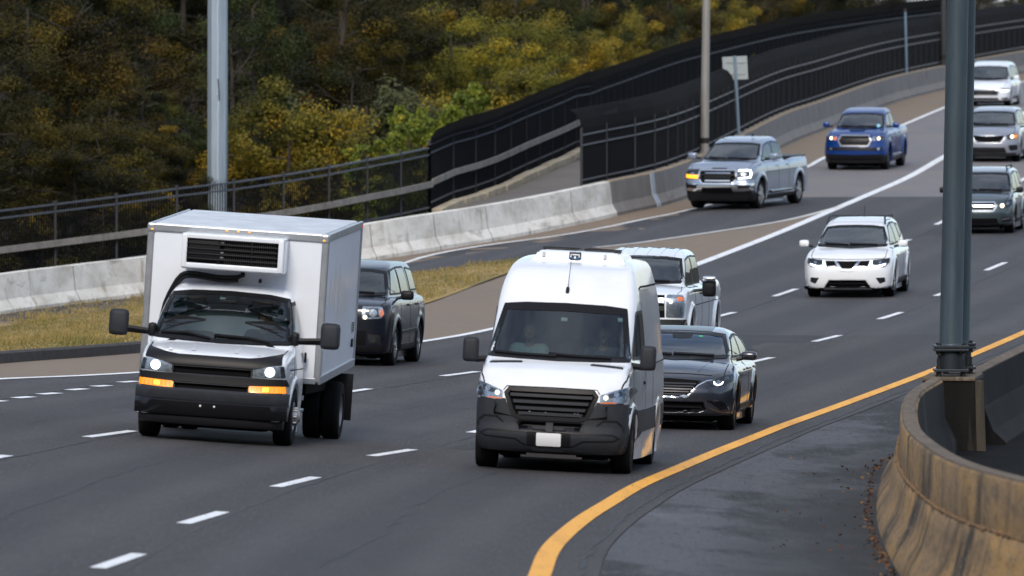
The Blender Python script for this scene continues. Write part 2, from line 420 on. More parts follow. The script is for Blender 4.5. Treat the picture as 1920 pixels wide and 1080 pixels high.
# tan concrete base sheet: shoulders, gore and the ground beside the ramp
left_edge = [(float(xbar(Y)) + 0.05, Y) for Y in np.arange(219, 520, 2.0)]
surface('shoulder_pavement', [(-34, 40), (-34, 200)] + left_edge + [(float(XA(519)) + 14, 519)] + [(float(XA(Y)) + 5.6, Y) for Y in np.arange(516, 130, -4.0)] + [(6.2, 130), (5.4, 110), (3.4, 60), (3.4, 40)], m_tan, dz=-0.014)
surface('road_near', [(xl(Y), Y) for Y in yn] + [(xr(Y) + .55, Y) for Y in yn[::-1]], m_asph_near, dz=0.008)
ym = np.arange(Y_MID, Y_FAR, 3.0).tolist() + [Y_FAR]
surface('road_middle', [(xl(Y), Y) for Y in ym] + [(xr2(Y) + .55, Y) for Y in ym[::-1]], m_asph_mid, dz=0.008)
m_patch = layered('asphalt_patch', (0.030, 0.028, 0.029), [((0.05, 0.047, 0.048), (0.9, 0.2, 1), .45, .7, .6), ((0.075, 0.07, 0.07), (24, 1.1, 1), .54, .74, .7)], rough=0.8, bump=.5, bscale=40)
_xb = lambda Y: float(XA(Y)) - 3.45
_py = np.arange(171.0, Y_MID + .1, 2.4)
surface('road_patch', [(_xb(Y) + (.25 if i % 2 else .1), Y) for i, Y in enumerate(_py)] + [(float(XA(Y)) - (.05 if i % 2 else .2), Y) for i, Y in enumerate(_py[::-1])], m_patch, dz=0.0105)
_py = np.arange(126.0, 139.0, 2.6)
surface('road_patch', [(float(XA(Y)) + .35, Y) for Y in _py] + [(float(XA(Y)) + 1.9, Y) for Y in _py[::-1]], m_patch, dz=0.0105)
L_PX = [(430, 545), (560, 528), (680, 508), (767.6, 491.7), (900, 463), (1087, 436.7), (1209.6, 412), (1295, 394), (1351, 377.7), (1504, 318), (1547.7, 296), (1660, 250), (1770, 203), (1850, 172), (1915, 155), (2000, 137)]
LL = pxline(L_PX); LL = LL[np.argsort(LL[:, 1])]
R_PX = [(1115, 465), (1191, 457), (1240, 450), (1356.7, 433), (1473, 414), (1561, 392), (1584, 383.5)]
RL = pxline(R_PX); RL = RL[np.argsort(RL[:, 1])]
G_PX = [(-300, 640), (0, 588), (285, 558), (500, 540), (700, 522), (806, 511), (900, 497), (985, 486), (1060, 474), (1115, 465)]
GL = pxline(G_PX)
C_PX = [(-200, 694), (0, 678), (140, 668), (275, 657), (450, 640), (640, 606), (800, 568), (900, 531), (960, 508), (985, 492)]
CL = pxline(C_PX)
yf = np.arange(Y_FAR, 515, 3.0).tolist()
Ln = lambda Y: float(np.interp(Y, LL[:, 1], LL[:, 0]))
surface('road_far', [(Ln(Y), Y) for Y in yf] + [(float(XA(Y)) + 4.4, Y) for Y in yf[::-1]], m_conc_road, dz=0.008)
# ramp asphalt between its two edge lines
rp = [tuple(p) for p in LL if p[1] < Y_FAR] + [(Ln(Y_FAR), Y_FAR), (float(XE2(Y_FAR)), Y_FAR)] + [(float(XE2(Y)), Y) for Y in np.arange(Y_FAR - 3, RL[-1, 1], -3.0)] + [tuple(p) for p in RL[::-1]] + [tuple(p) for p in GL[::-1]]
surface('ramp_road', rp, m_asph_mid, dz=0.006, grid=1.0, seg=.6)
surface('median_shoulder', [(xr(Y) + .56, Y) for Y in np.arange(40, 290, 3.0)] + [(float(XA(Y)) + 9.5, Y) for Y in np.arange(289, 140, -4.0)] + [(7.2, 138), (7.0, 120), (8.0, 96), (12, 84), (12, 40)], m_shoulder, dz=0.004, grid=1.0)
GRASS = [tuple(p) for p in GL if p[0] < unproj(990, 487, zland)[0]] + [tuple(p) for p in CL[::-1]]
surface('grass_ground', GRASS, m_grass_soil, dz=0.002, grid=0.9)
surface('gore_pavement', [tuple(p) for p in RL] + [(float(XE2(Y)), Y) for Y in np.arange(RL[-1, 1], RL[0, 1] - 12, -2.0)], m_tan, dz=0.004, grid=1.2)

# painted markings
mk = MB()
ribbon_into(mk, EL, np.where(EL[:, 1] > 225, 0.26, 0.19))
ribbon_into(mk, LL, 0.17, dz=.024)
tag(mk.build('edge_line_marking', m_white), kind='structure')
mk = MB(); ribbon_into(mk, RL, 0.17); tag(mk.build('ramp_edge_marking', m_whiteold), kind='structure')
mk = MB(); ribbon_into(mk, YEL, 0.21); tag(mk.build('yellow_edge_marking', m_yellow), kind='structure')
DA = [(95, 1128, 24, 1155), (183, 1068, 261, 1041), (344, 984, 418, 962), (516.7, 915, 592, 896.7), (696, 857, 774, 844.6), (882.6, 813, 955, 797), (1065, 771, 1130, 757), (1240, 722, 1295, 709), (1405, 681, 1447, 671.7), (1526.7, 641.7, 1574, 630), (1649, 599.5, 1690, 586.7), (1754, 556, 1795, 541), (1849, 508, 1885, 493), (1936, 467, 1968, 451)]
DB = [(-75, 872, 14, 856), (163, 821.5, 249.4, 809.5), (395, 778, 470, 765), (620, 741, 692.7, 730.5), (829.6, 706.5, 895, 698), (1020, 670, 1080, 658), (1180, 634, 1235, 622), (1326.7, 599, 1376.7, 586.7), (1451.7, 556.7, 1493, 542.7), (1560, 514, 1600, 498), (1665, 464, 1705.7, 450), (1755, 422, 1792, 405), (1832, 383, 1866, 366), (1902, 346, 1934, 329)]
DD = [(-20, 755, 7, 753), (28.5, 748, 60, 745.5), (75, 741, 109, 738.5), (129.6, 733, 160, 730.5), (176, 726.3, 204, 724.3), (225, 718.5, 255, 716.3)]
mk = MB()
for d in DA + DB + DD:
    a, b = unproj(d[0], d[1], zland), unproj(d[2], d[3], zland)
    if a[1] > b[1]: a, b = b, a
    ribbon_into(mk, dense([a, b], 0.8), 0.15 if d not in DD else 0.17)
tag(mk.build('lane_dash_marking', m_white), kind='structure')
# paving joints along the lanes and the crack beside the yellow line
mk = MB()
def wiggle(P, amp):
    P = np.array(P)[:, :2].copy(); n = len(P)
    j = RNG.normal(0, 1, n); j = np.convolve(j, np.ones(3) / 3, 'same') * amp
    P[:, 0] += j; return P
aY = np.arange(60, 300, 0.5)
ribbon_into(mk, wiggle(np.c_[XA(aY) + .13, aY], .02), np.clip(RNG.normal(.028, .014, len(aY)), .006, .06), dz=0.013)
bl = dense([unproj((d[0] + d[2]) / 2, (d[1] + d[3]) / 2, zland) for d in DB], 0.5)
ribbon_into(mk, wiggle(bl + [.14, 0], .02), np.clip(RNG.normal(.022, .012, len(bl)), .005, .05), dz=0.013)
yl = dense(YEL, 0.35); yl = yl[(yl[:, 1] > 60) & (yl[:, 1] < 240)]
ribbon_into(mk, wiggle(yl + [.40, 0], .035), np.clip(RNG.normal(.04, .02, len(yl)), .012, .1), dz=0.013)
for x0_, ya, yb in ((1.75, 84, 171), (-1.9, 92, 150), (-5.2, 110, 175), (2.1, 190, 240)):
    cy = np.arange(ya, yb, .4); ribbon_into(mk, wiggle(np.c_[XA(cy) + x0_ + .12 * np.sin(cy * .21), cy], .05), np.clip(RNG.normal(.006, .010, len(cy)), .0015, .028), dz=0.013)
for yy in (143, 203):
    cx = np.arange(-3.4, 3.7, .15) if yy % 2 else np.arange(.2, 3.7, .15)
    ribbon_into(mk, np.c_[XA(yy) + cx, yy - cx * .1 + .25 * np.cumsum(RNG.normal(0, .12, len(cx)))], np.clip(RNG.normal(.035, .03, len(cx)), .004, .09), dz=0.013)
dd = dense([unproj(d[0], d[1] - 2, zland) for d in DD] + [unproj(320, 698, zland), unproj(430, 680, zland)], .5)
ribbon_into(mk, wiggle(dd, .02), .03, dz=0.013)
tag(mk.build('pavement_crack', m_tar), kind='structure')

# land beyond the pavements: verge, wooded slope, opposite side; reaches the horizon
def zterr(X, Y):
    X = np.asarray(X, float); Y = np.asarray(Y, float)
    xb = xbar(Y)
    Yc = np.clip(Y, 30, 690)
    inner = zland(np.maximum(X, xb), Yc)
    s = np.maximum(0, xb - X) * np.where(Y > 262, 1.0, 0.75)
    zl = np.interp(Yc, BAR[:, 1], BAR[:, 2])
    hill = zl + 0.2 - 1.5 * sstep(3.0, 6.5, s) + 0.30 * np.maximum(0, s - 16) - 0.002 * np.clip(s - 16, 0, 70) ** 2
    hill = np.where(s > 0, hill, inner)
    edge = sstep(0.0, 1.2, s)
    z = inner * (1 - edge) + hill * edge
    z = np.where(s > 0, z, inner) - 0.35 * (1 - sstep(0.3, 1.5, s))
    return z + 85 * sstep(-25, -150, Y) + 7 * sstep(48, 120, X) * sstep(700, 300, Y)  # unseen ridges behind camera and at right, added to block low sky light
def axis(a, b, fine0, fine1, f, c):
    return np.unique(np.r_[np.linspace(a, fine0, 14), np.arange(fine0, fine1, f), np.linspace(fine1, b, 14)])
gx, gy = axis(-2200, 2200, -110, 70, 2.0, 0), axis(-200, 4500, 20, 560, 4.0, 0)
GX, GY = np.meshgrid(gx, gy)
GZ = zterr(GX, GY)
nx_, ny_ = len(gx), len(gy)
idx = np.arange(nx_ * ny_).reshape(ny_, nx_)
q = np.stack([idx[:-1, :-1], idx[:-1, 1:], idx[1:, 1:], idx[1:, :-1]], -1).reshape(-1, 4)
tag(mesh_obj('ground', np.c_[GX.ravel(), GY.ravel(), GZ.ravel()], q, m_soil, smooth=True), kind='structure')

# ---------------------------------------------------------------- sweeps
def sweep(mb, path, prof, closed=True, caps=True):
    """prof: (side offset to the right of travel, height) swept along a 3-D path"""
    P = np.array(path, float)
    T = np.gradient(P[:, :2], axis=0); T /= np.linalg.norm(T, axis=1)[:, None] + 1e-9
    Nn = np.c_[T[:, 1], -T[:, 0]]
    n = len(P)
    v = []
    for i in range(n):
        pr = prof(i) if callable(prof) else prof
        for o, h in pr: v.append((P[i, 0] + Nn[i, 0] * o, P[i, 1] + Nn[i, 1] * o, P[i, 2] + h))
    k = len(v) // n
    f = []
    m = k if closed else k - 1
    for i in range(n - 1):
        for j in range(m):
            j2 = (j + 1) % k
            f.append((i * k + j, (i + 1) * k + j, (i + 1) * k + j2, i * k + j2))
    if caps and closed:
        f.append(tuple(range(k))); f.append(tuple((n - 1) * k + j for j in range(k - 1, -1, -1)))
    mb.add(v, f)

m_barw = layered('painted_concrete', (0.76, 0.74, 0.69), [((0.45, 0.42, 0.36), (0.7, 0.7, 1.4), .45, .7, .85), ((0.20, 0.13, 0.07), (2.2, 2.2, 0.30), .58, .70, .9, 3, 0, .6), ((0.12, 0.10, 0.08), (0.6, 0.6, 2.2), .58, .74, .9), ((0.30, 0.27, 0.23), (6, 6, 5), .55, .75, .6)], rough=0.85, bump=0.3, bscale=14)
m_barg = layered('grey_concrete', (0.21, 0.20, 0.19), [((0.16, 0.15, 0.145), (2.2, 2.2, 0.35), .42, .68, .9), ((0.34, 0.33, 0.32), (1.2, 1.2, 1.0), .6, .8, .6), ((0.07, 0.065, 0.06), (0.6, 0.6, 3.0), .6, .8, .8)], rough=0.9, bump=0.4, bscale=14)
m_bartop = layered('dusty_concrete', (0.33, 0.26, 0.18), [((0.2, 0.16, 0.12), (2, 2, 2), .45, .7, .7)], rough=0.95, bump=0.4, bscale=12)
m_joint = mat('joint_dark', (0.05, 0.045, 0.04), 0.95)  # own dark colour of the joints between barrier lengths
def cut_path(path, x0, x1):
    """part of a 3-D path between two photo columns"""
    px = 960 + path[:, 0] / path[:, 1] * F
    return path[(px >= x0) & (px <= x1)]
J_PROF = [(0.26, -0.25), (0.26, 0.08), (0.12, 0.32), (0.05, BAR_H - .01), (-0.18, BAR_H), (-0.2, -0.25)]
def barrier(name, x0, x1, mtl, label, group, joints):
    root = empty(name, label=label, cat='barrier', group=group)
    path = cut_path(BAR, x0, x1)
    p0 = Vector(path[0]); root.location = p0
    px = 960 + path[:, 0] / path[:, 1] * F
    mb = MB(); sweep(mb, path - np.array(p0), J_PROF)
    mb.build('wall', mtl, root, smooth=True, sharp=20)
    for a in joints:
        jb = MB()
        pc = np.array([np.interp(a, px, path[:, k]) for k in range(3)]) - p0
        k = np.argmin(abs(px - a)); t = path[min(k + 1, len(path) - 1)] - path[max(k - 1, 0)]; t /= np.linalg.norm(t)
        sweep(jb, np.array([pc - t * .012, pc, pc + t * .012]), [(o + .003, h) for o, h in J_PROF[:4]] + [(.02, BAR_H - .02), (0.08, .3), (.2, 0)])
        jb.build('joint', m_joint, root)
    cp = MB(); sweep(cp, path - np.array(p0), [(0.045, BAR_H - .004), (0.03, BAR_H + .012), (-0.17, BAR_H + .012), (-0.19, BAR_H - .004)])
    cp.build('coping', m_bartop if 'grey' in label else mtl, root)
    return root
barrier('roadside_barrier', -420, 1141, m_barw, 'white painted concrete barrier with rust streaks curving beside the exit ramp', None, [-60, 133, 300, 500, 690, 809, 907, 1066])
barrier('roadside_barrier', 1139, 2050, m_barg, 'weathered grey concrete barrier with a tan top below the tall black fence', None, [1214, 1330, 1420, 1500, 1570, 1635, 1700, 1760, 1830, 1900])
# a metal plate over the joint between two lengths of the grey barrier
pj = cut_path(BAR, 1212, 1224)
mb = MB(); sweep(mb, pj - pj[0], [(0.30, 0.0), (0.29, 0.09), (0.15, 0.34), (0.08, BAR_H + .02), (0.05, BAR_H + .02), (0.12, 0.33), (0.26, 0.08), (0.26, 0.0)])
o = mb.build('joint_plate', mat('plate_grey', (0.33, 0.37, 0.43), 0.5, 0.3), None); o.location = pj[0]
tag(o, 'pale grey steel plate covering a joint of the grey concrete barrier', 'joint plate')

# kerb of the grass strip
ck = np.array([p for p in CL if p[0] < unproj(660, 600, zland)[0]])
ck3 = np.c_[ck, zland(ck[:, 0], ck[:, 1])]
mb = MB(); sweep(mb, ck3 - ck3[0], [(0.17, -0.1), (0.15, 0.14), (0.10, 0.17), (-0.08, 0.17), (-0.08, -0.1)])
o = mb.build('kerb', mat('kerb_asphalt', (0.045, 0.04, 0.038), 0.9, var=.5, vscale=6, bump=.5, bscale=20)); o.location = ck3[0]; tag(o, kind='structure')

# ---------------------------------------------------------------- raised footpath and fences
m_fence = mat('black_fence_paint', (0.0035, 0.004, 0.006), 0.7, spec=.15)
m_fpost = mat('black_fence_post', (0.016, 0.018, 0.024), 0.5)
m_fencer = mat('black_fence_rail', (0.055, 0.062, 0.082), 0.4, var=0.3, vscale=8)
m_wood = mat('grey_timber', (0.24, 0.22, 0.20), 0.85, var=0.45, vscale=3, bump=0.4, bscale=20)
m_lime = layered('pale_curb_stone', (0.42, 0.36, 0.26), [((0.26, 0.22, 0.16), (2, 2, 2), .45, .7, .8)], rough=0.9, bump=0.5, bscale=12)
# fence line: (photo column, distance, height of the fence foot)
_f1 = [(-260, 230.5, 417, 1), (-130, 234.0, 403, 1), (-14, 236.8, 392, 1), (103, 239.0, 378, 1), (218, 241.0, 364, 1), (331, 242.9, 349, 1), (438, 244.9, 337, 1), (531, 247.0, 323.5, 1), (616, 249.1, 309.5, 1), (688, 251.3, 295.5, 1), (751, 253.6, 284, 1), (805, 256.0, 272.5, 1)]
F1 = [((x - 960) / F * Y, Y, CZ - y / F * Y - 1.83) for x, Y, y, _ in _f1]
for x, Y, y in [(849, 258.4, 381), (891, 260.7, 369), (927, 263.0, 356), (957, 265.4, 342), (986, 267.8, 328), (1011, 270.2, 317), (1035, 272.6, 306.5), (1058, 275.0, 296), (1080, 277.4, 285)]:
    F1.append(((x - 960) / F * Y, Y, CZ - y / F * Y))
x, y, z = F1[-1]; n_first = len(F1)
while y < 470:
    y += 2.42; x = float(np.interp(y, BAR[:, 1], BAR[:, 0])) - 3.5 + max(0, (285 - y)) * 0.02
    zt = float(np.interp(y, BAR[:, 1], BAR[:, 2])) + 1.15
    z += (zt - z) * 0.25
    F1.append((x, y, z))
F1 = np.array(F1)
NPK = 12                       # the first 12 posts carry the low picket fence

def picket_panel(mb, a, b, h0, h1, n, w, curve=None):
    """a row of pickets between two posts; curve bends their tops sideways"""
    a, b = Vector(a), Vector(b)
    d = (b - a); t = Vector((d.x, d.y, 0)).normalized(); s = Vector((t.y, -t.x, 0))
    for i in range(n):
        c = a + d * ((i + .5) / n)
        prof = [(0, h0), (0, h1)]
        if curve: prof = [(0, h0)] + [(curve[0] * (1 - math.cos(q)), curve[1] + curve[2] * math.sin(q)) for q in (0, .5, 1.0, 1.45)]
        v = []
        for o, h in prof:
            p = c + s * o + Vector((0, 0, h))
            v += [p - t * w / 2 - s * w / 2, p + t * w / 2 - s * w / 2, p + t * w / 2 + s * w / 2, p - t * w / 2 + s * w / 2]
        f = []
        for k in range(len(prof) - 1):
            for j in range(4): f.append((k * 4 + j, k * 4 + (j + 1) % 4, k * 4 + 4 + (j + 1) % 4, k * 4 + 4 + j))
        f.append(tuple(len(v) - 4 + j for j in range(4)))
        mb.add([p[:] for p in v], f)
def bar3(mb, a, b, w, h):
    a, b = Vector(a), Vector(b); d = b - a; t = Vector((d.x, d.y, 0)).normalized(); s = Vector((t.y, -t.x, 0)) * (w / 2); u = Vector((0, 0, h / 2))
    v = [a - s - u, a + s - u, a + s + u, a - s + u, b - s - u, b + s - u, b + s + u, b - s + u]
    mb.add([p[:] for p in v], [(0, 1, 2, 3)[::-1], (4, 5, 6, 7), (0, 4, 5, 1)[::-1][::-1], (1, 5, 6, 2), (2, 6, 7, 3), (3, 7, 4, 0)])
def fence(name, P, label, low, rails, posth, curve, spacing, pw, wood=None, woodto=None):
    o0 = Vector(P[0]); root = empty(name, o0, label, 'fence')
    P = [Vector(p) - o0 for p in P]
    pk = MB(); rl = MB(); wd = MB()
    for a, b in zip(P[:-1], P[1:]):
        n = max(2, int((b - a).length / spacing))
        picket_panel(pk, a, b, low, posth - .06, n, pw, curve)
        for r in rails: bar3(rl, a + Vector((0, 0, r)), b + Vector((0, 0, r)), .05, .045)
    for i, (a, b) in enumerate(zip(P[:-1], P[1:])):
        if wood is not None and i < woodto:
            d = b - a; s = Vector((d.y, -d.x, 0)).normalized() * 0.09
            bar3(wd, a + s + Vector((0, 0, wood)), b + s + Vector((0, 0, wood)), .06, .16)
    pk.build('picket_panel', m_fence, root); rl.build('rail', m_fencer, root)
    if wood is not None: wd.build('timber_rail', m_wood, root)
    for i, p in enumerate(P):
        mb = MB(); mb.box((0, 0, posth / 2 - .1), (.075, .075, posth + .2)); mb.box((0, 0, posth + .012), (.09, .09, .02))
        if i < 100:
            q = mb.build('post', m_fpost, root); q.location = p
    return root
fence('picket_fence', F1[:NPK], 'low black picket fence with a grey timber rail on the left', .08, [1.76, 1.58, .18], 1.83, None, .105, .020, wood=.80, woodto=NPK)
fence('tall_fence', F1[NPK - 1:NPK + 78], 'tall black fence with inward curving top behind the footpath, farther from the road', .05, [1.85, 1.62, .30], 1.95, (.42, 1.75, .58), .095, .026, wood=.85, woodto=14)
b2 = cut_path(BAR, 1101, 1990)
n2 = int(np.sum(np.linalg.norm(np.diff(b2, axis=0), axis=1)) / 2.42)
cum = np.r_[0, np.cumsum(np.linalg.norm(np.diff(b2, axis=0), axis=1))]
F2 = np.array([[np.interp(k * 2.42, cum, b2[:, j]) for j in range(3)] for k in range(n2)])
F2[:, 0] -= 0.24; F2[:, 2] += BAR_H
fence('tall_fence', F2, 'tall black fence with curved top standing right behind the grey concrete barrier', .02, [1.38, 1.10, .15], 1.55, (-.42, 1.55, .52), .095, .026)
# path and its pale curb stones
tp = [tuple(p[:2]) for p in F1] ; trailz = lambda X, Y: np.interp(Y, F1[:, 1], F1[:, 2]) - 0.10 + 0 * X
mbp = MB()
v = []; f = []
FP = F1[2:]
for i, (x, y, z) in enumerate(FP):
    bx = float(np.interp(y - 2.0, BAR[:, 1], BAR[:, 0])); by = y - 2.0
    if i < 14:
        k = np.argmin((BAR[:, 0] - x - .0) ** 2 + (BAR[:, 1] - y) ** 2); bx, by = BAR[k, 0], BAR[k, 1]
    bzz = float(np.interp(by, BAR[:, 1], BAR[:, 2])) + BAR_H - 0.10
    v += [(x, y, z - .06), (bx - .21, by, min(bzz, z + .3)), (bx - .21, by, bzz - 1.4), (x - .1, y, z - .5)]
for i in range(len(FP) - 1):
    a, b = i * 4, i * 4 + 4
    f += [(a, a + 1, b + 1, b), (a + 3, a, b, b + 3)]
tag(mesh_obj('footpath', v, f, m_path), kind='structure')
st = MB()
for i in range(NPK - 1, NPK + 60):
    a, b = Vector(F1[i]), Vector(F1[i + 1]); d = b - a; s = Vector((d.y, -d.x, 0)).normalized() * .20
    c = (a + b) / 2 + s + Vector((0, 0, .02 + .02 * (i % 2)))
    yaw = math.atan2(d.y, d.x); pit = math.atan2(d.z, math.hypot(d.x, d.y))
    st.box(c[:], (d.length * .96, .30, .20), Matrix.Rotation(yaw, 3, 'Z') @ Matrix.Rotation(-pit, 3, 'Y'), bev=.03)
o = st.build('footpath_curb', m_lime, None); tag(o, kind='structure')
# ---------------------------------------------------------------- median barrier, sign columns
m_med = layered('stained_concrete', (0.29, 0.185, 0.09), [((0.47, 0.27, 0.09), (0.7, 0.16, 1.2), .42, .62, .9), ((0.16, 0.11, 0.065), (1.5, 0.32, 1.5), .48, .72, .7), ((0.014, 0.013, 0.012), (1.8, 0.60, 0.25), .45, .57, .95, 5, .3, .5), ((0.10, 0.08, 0.055), (9, 1.8, 8), .5, .70, .8), ((0.40, 0.31, 0.19), (16, 3.2, 15), .56, .70, .6), ((0.02, 0.018, 0.015), (32, 6, 30), .56, .68, .7)], rough=0.9, bump=0.5, bscale=16)
m_medtop = layered('stained_concrete_top', (0.13, 0.10, 0.072), [((0.08, 0.065, 0.05), (1.5, .3, 1.5), .4, .7, .8), ((0.24, 0.19, 0.13), (9, 1.6, 9), .52, .72, .7), ((0.03, 0.026, 0.022), (30, 4, 30), .56, .7, .7)], rough=0.95, bump=0.5, bscale=30)
m_meddk = layered('shaded_concrete', (0.014, 0.013, 0.0125), [((0.005, 0.005, 0.005), (2, .5, 0.25), .4, .65, .9), ((0.05, 0.042, 0.034), (3, .7, 0.3), .60, .74, .8, 4, .3)], rough=0.85, bump=0.4, bscale=16, spec=.15)  # shade on the pit walls and barrier face painted into the concrete
m_rust = mat('rusty_joint_filler', (0.27, 0.15, 0.06), 0.95, var=.6, vscale=9, bump=.8, bscale=18)
MH = 1.02
def upm(px, py): 
    X, Y = unproj(px, py, zroad, MH); return (X, Y, float(zroad(X, Y)))
far_top = [(1822, 700), (1870, 676), (1920, 652), (2000, 613), (2080, 575), (2160, 540)]
FB = dense([upm(*p) for p in far_top], .5)
LOOP_H = [1.02, 1.02, 1.06, 1.12, 1.20, 1.28, 1.36, 1.40, 1.40]
loop_top = [(1752, 712), (1712, 738), (1702, 772), (1711, 806), (1752, 842), (1812, 872), (1925, 903), (2060, 932), (2250, 968)]
_lb = []
for (px_, py_), h_ in zip(loop_top, LOOP_H):
    X, Y = unproj(px_, py_, zroad, h_); _lb.append((X, Y, float(zroad(X, Y)), h_))
_lb = dense(_lb, .15); LB, LH = _lb[:, :3], _lb[:, 3]
root = empty('median_barrier', FB[0], 'stained concrete median barrier running away to the right behind the steel columns', 'barrier')
mb = MB(); sweep(mb, FB - FB[0], [(-0.28, -.3), (-0.26, .08), (-.14, .33), (-.10, MH - .004), (.12, MH - .004), (.16, .55), (.19, .50), (.30, .22), (.48, .05), (.50, -.3)])
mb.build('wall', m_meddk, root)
mb = MB(); sweep(mb, FB - FB[0], [(-.10, MH - .02), (-.095, MH + .012), (.115, MH + .012), (.12, MH - .02)]); mb.build('coping', m_medtop, root)
root = empty('median_barrier', LB[0], 'tan and black streaked concrete barrier curving round the steel columns at lower right', 'barrier')
def lp(i):
    h = LH[i]; s = h - .48; fl = .80 + .5 * (h - 1.02)
    return [(.46 * fl, -.3), (.45 * fl, .04), (.39 * fl, .13 * s / .54), (.27 * fl, .26 * s / .54), (.18, .42 * s / .54), (.14, s - .01), (.105, s + .01), (.09, h - .03), (.07, h - .004), (-.10, h - .004), (-.12, h - .03), (-.15, .50), (-.30, .2), (-.32, -.3)]
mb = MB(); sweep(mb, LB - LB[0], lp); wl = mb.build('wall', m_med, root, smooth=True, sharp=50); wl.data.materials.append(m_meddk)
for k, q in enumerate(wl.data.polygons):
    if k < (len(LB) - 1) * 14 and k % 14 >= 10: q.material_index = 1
mb = MB(); sweep(mb, LB - LB[0], lambda i: [(.075, LH[i] - .02), (.06, LH[i] + .014), (-.09, LH[i] + .014), (-.105, LH[i] - .02)]); mb.build('coping', m_medtop, root)
mb = MB(); jj = LB - LB[0]
T = np.gradient(jj[:, :2], axis=0); T /= np.linalg.norm(T, axis=1)[:, None]
mb.tube([(p[0] + t[1] * .128, p[1] - t[0] * .128, p[2] + h - .475 + RNG.normal(0, .006)) for p, t, h in zip(jj, T, LH)], [max(.008, .016 + RNG.normal(0, .006)) for _ in jj], 7)
mb.build('joint_filler', m_rust, root, smooth=True)
# pedestal and twin columns
PX, PY = unproj(1783, 707, zroad, MH); PZ = float(zroad(PX, PY)) + MH
hd = math.atan2(.11, 1)
m_gal = mat('blue_grey_steel', (0.062, 0.088, 0.108), 0.45, 0.35, var=.25, vscale=3, bump=.05, bscale=8, stretch=(4, 4, .4))
m_gal2 = mat('dark_steel', (0.03, 0.038, 0.047), 0.45, 0.5)
m_bolt = mat('bolt_steel', (0.03, 0.028, 0.026), 0.6, 0.6)
mb = MB()
mb.box((.06, .42, -.62), (.76, 1.75, 1.2), Matrix.Rotation(-hd, 3, 'Z'), bev=.03)
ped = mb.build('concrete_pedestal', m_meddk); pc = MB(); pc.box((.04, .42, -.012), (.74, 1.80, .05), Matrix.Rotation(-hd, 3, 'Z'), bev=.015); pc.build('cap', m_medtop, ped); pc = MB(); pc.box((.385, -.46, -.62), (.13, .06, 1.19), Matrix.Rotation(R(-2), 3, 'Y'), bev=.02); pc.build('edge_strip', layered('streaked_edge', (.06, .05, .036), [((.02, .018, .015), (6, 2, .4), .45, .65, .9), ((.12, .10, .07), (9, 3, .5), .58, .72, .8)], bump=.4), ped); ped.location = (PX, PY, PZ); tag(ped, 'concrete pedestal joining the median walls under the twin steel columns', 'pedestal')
def column(dx, dy, label):
    root = empty('steel_column', (PX + dx, PY + dy, PZ + .012), label, 'column', 'twin steel columns')
    mb = MB()
    for z in (.085, .37, .415): mb.box((0, 0, z), (.48, .48, .035), bev=.006)
    mb.build('base_plate', m_gal2, root)
    mb = MB(); mb.lathe([(0, .1), (.185, .1), (.185, .36), (0, .36)], 'z', n=36); mb.build('lower_pipe', m_gal2, root, smooth=True)
    for sx in (-1, 1):
        for sy in (-1, 1):
            mb = MB(); mb.lathe([(.0, 0), (.045, 0), (.045, .02), (.028, .02), (.028, .065), (.04, .07), (.04, .10)] + [(.032, .10), (.032, .14), (.018, .14), (.018, .25), (0, .25)], 'z', (sx * .17, sy * .17, -.01), n=10)
            mb.lathe([(0, .30), (.03, .30), (.03, .345), (.0, .345)], 'z', (sx * .17, sy * .17, 0), n=6)
            mb.lathe([(0, .43), (.03, .43), (.03, .46), (.0, .46)], 'z', (sx * .17, sy * .17, 0), n=6)
            mb.build('anchor_bolt', m_bolt, root)
    mb = MB(); ln = math.tan(R(1.15))
    mb.tube([(ln * t, 0, .43 + t) for t in (0, .02, 2.5, 5.0, 7.5, 9.5)], [.162, .16, .154, .148, .142, .138], 48)
    mb.lathe([(.16, .43), (.178, .435), (.17, .45), (.16, .455)], 'z', n=40)
    mb.build('shaft', m_gal, root, smooth=True)
    return root
column(0, 0, 'blue grey steel column on bolted base plates, the nearer of the pair on the median')
column(.145, .98, 'blue grey steel column half hidden behind its twin on the median barrier')

# pole behind the picket fence
m_galv = mat('galvanised_steel', (0.36, 0.44, 0.52), 0.45, 0.35, var=.2, vscale=2.2, stretch=(5, 5, .5))
Yp = 262.0; Xp = (408 - 960) / F * Yp; zp = float(zterr(Xp, Yp))
root = empty('steel_pole', (Xp, Yp, zp), 'thick galvanised steel pole standing behind the picket fence on the left', 'pole')
mb = MB(); mb.tube([(0, 0, -.3), (0, 0, 3), (0, 0, 8), (.0, 0, 16)], [.285, .281, .27, .25], 8); sh = mb.build('shaft', m_galv, root, smooth=True, sharp=20); sh.rotation_euler = (0, 0, R(10))
mb = MB(); zb = CZ - zp
for k, (za, zc) in enumerate([(-4.9, -2.75), (-2.6, .1)]):
    mb.tube([(.0 + .01, -.272, zb + za), (.005, -.276, zb + za + .6), (.02, -.278, zb + za + 1.5), (.0, -.276, zb + zc - .35), (.045, -.270, zb + zc)], .018, 6)
mb.build('pale_strip', mat('pale_strip_steel', (0.62, 0.70, 0.80), .35, .4), root, smooth=True)  # two thin pale strips wavering down the shaft
mb = MB(); mb.tube([(.02, -.31, zb - 2.15), (.06, -.31, zb - 2.75)], .014, 6); mb.build('ground_wire', m_bolt, root)

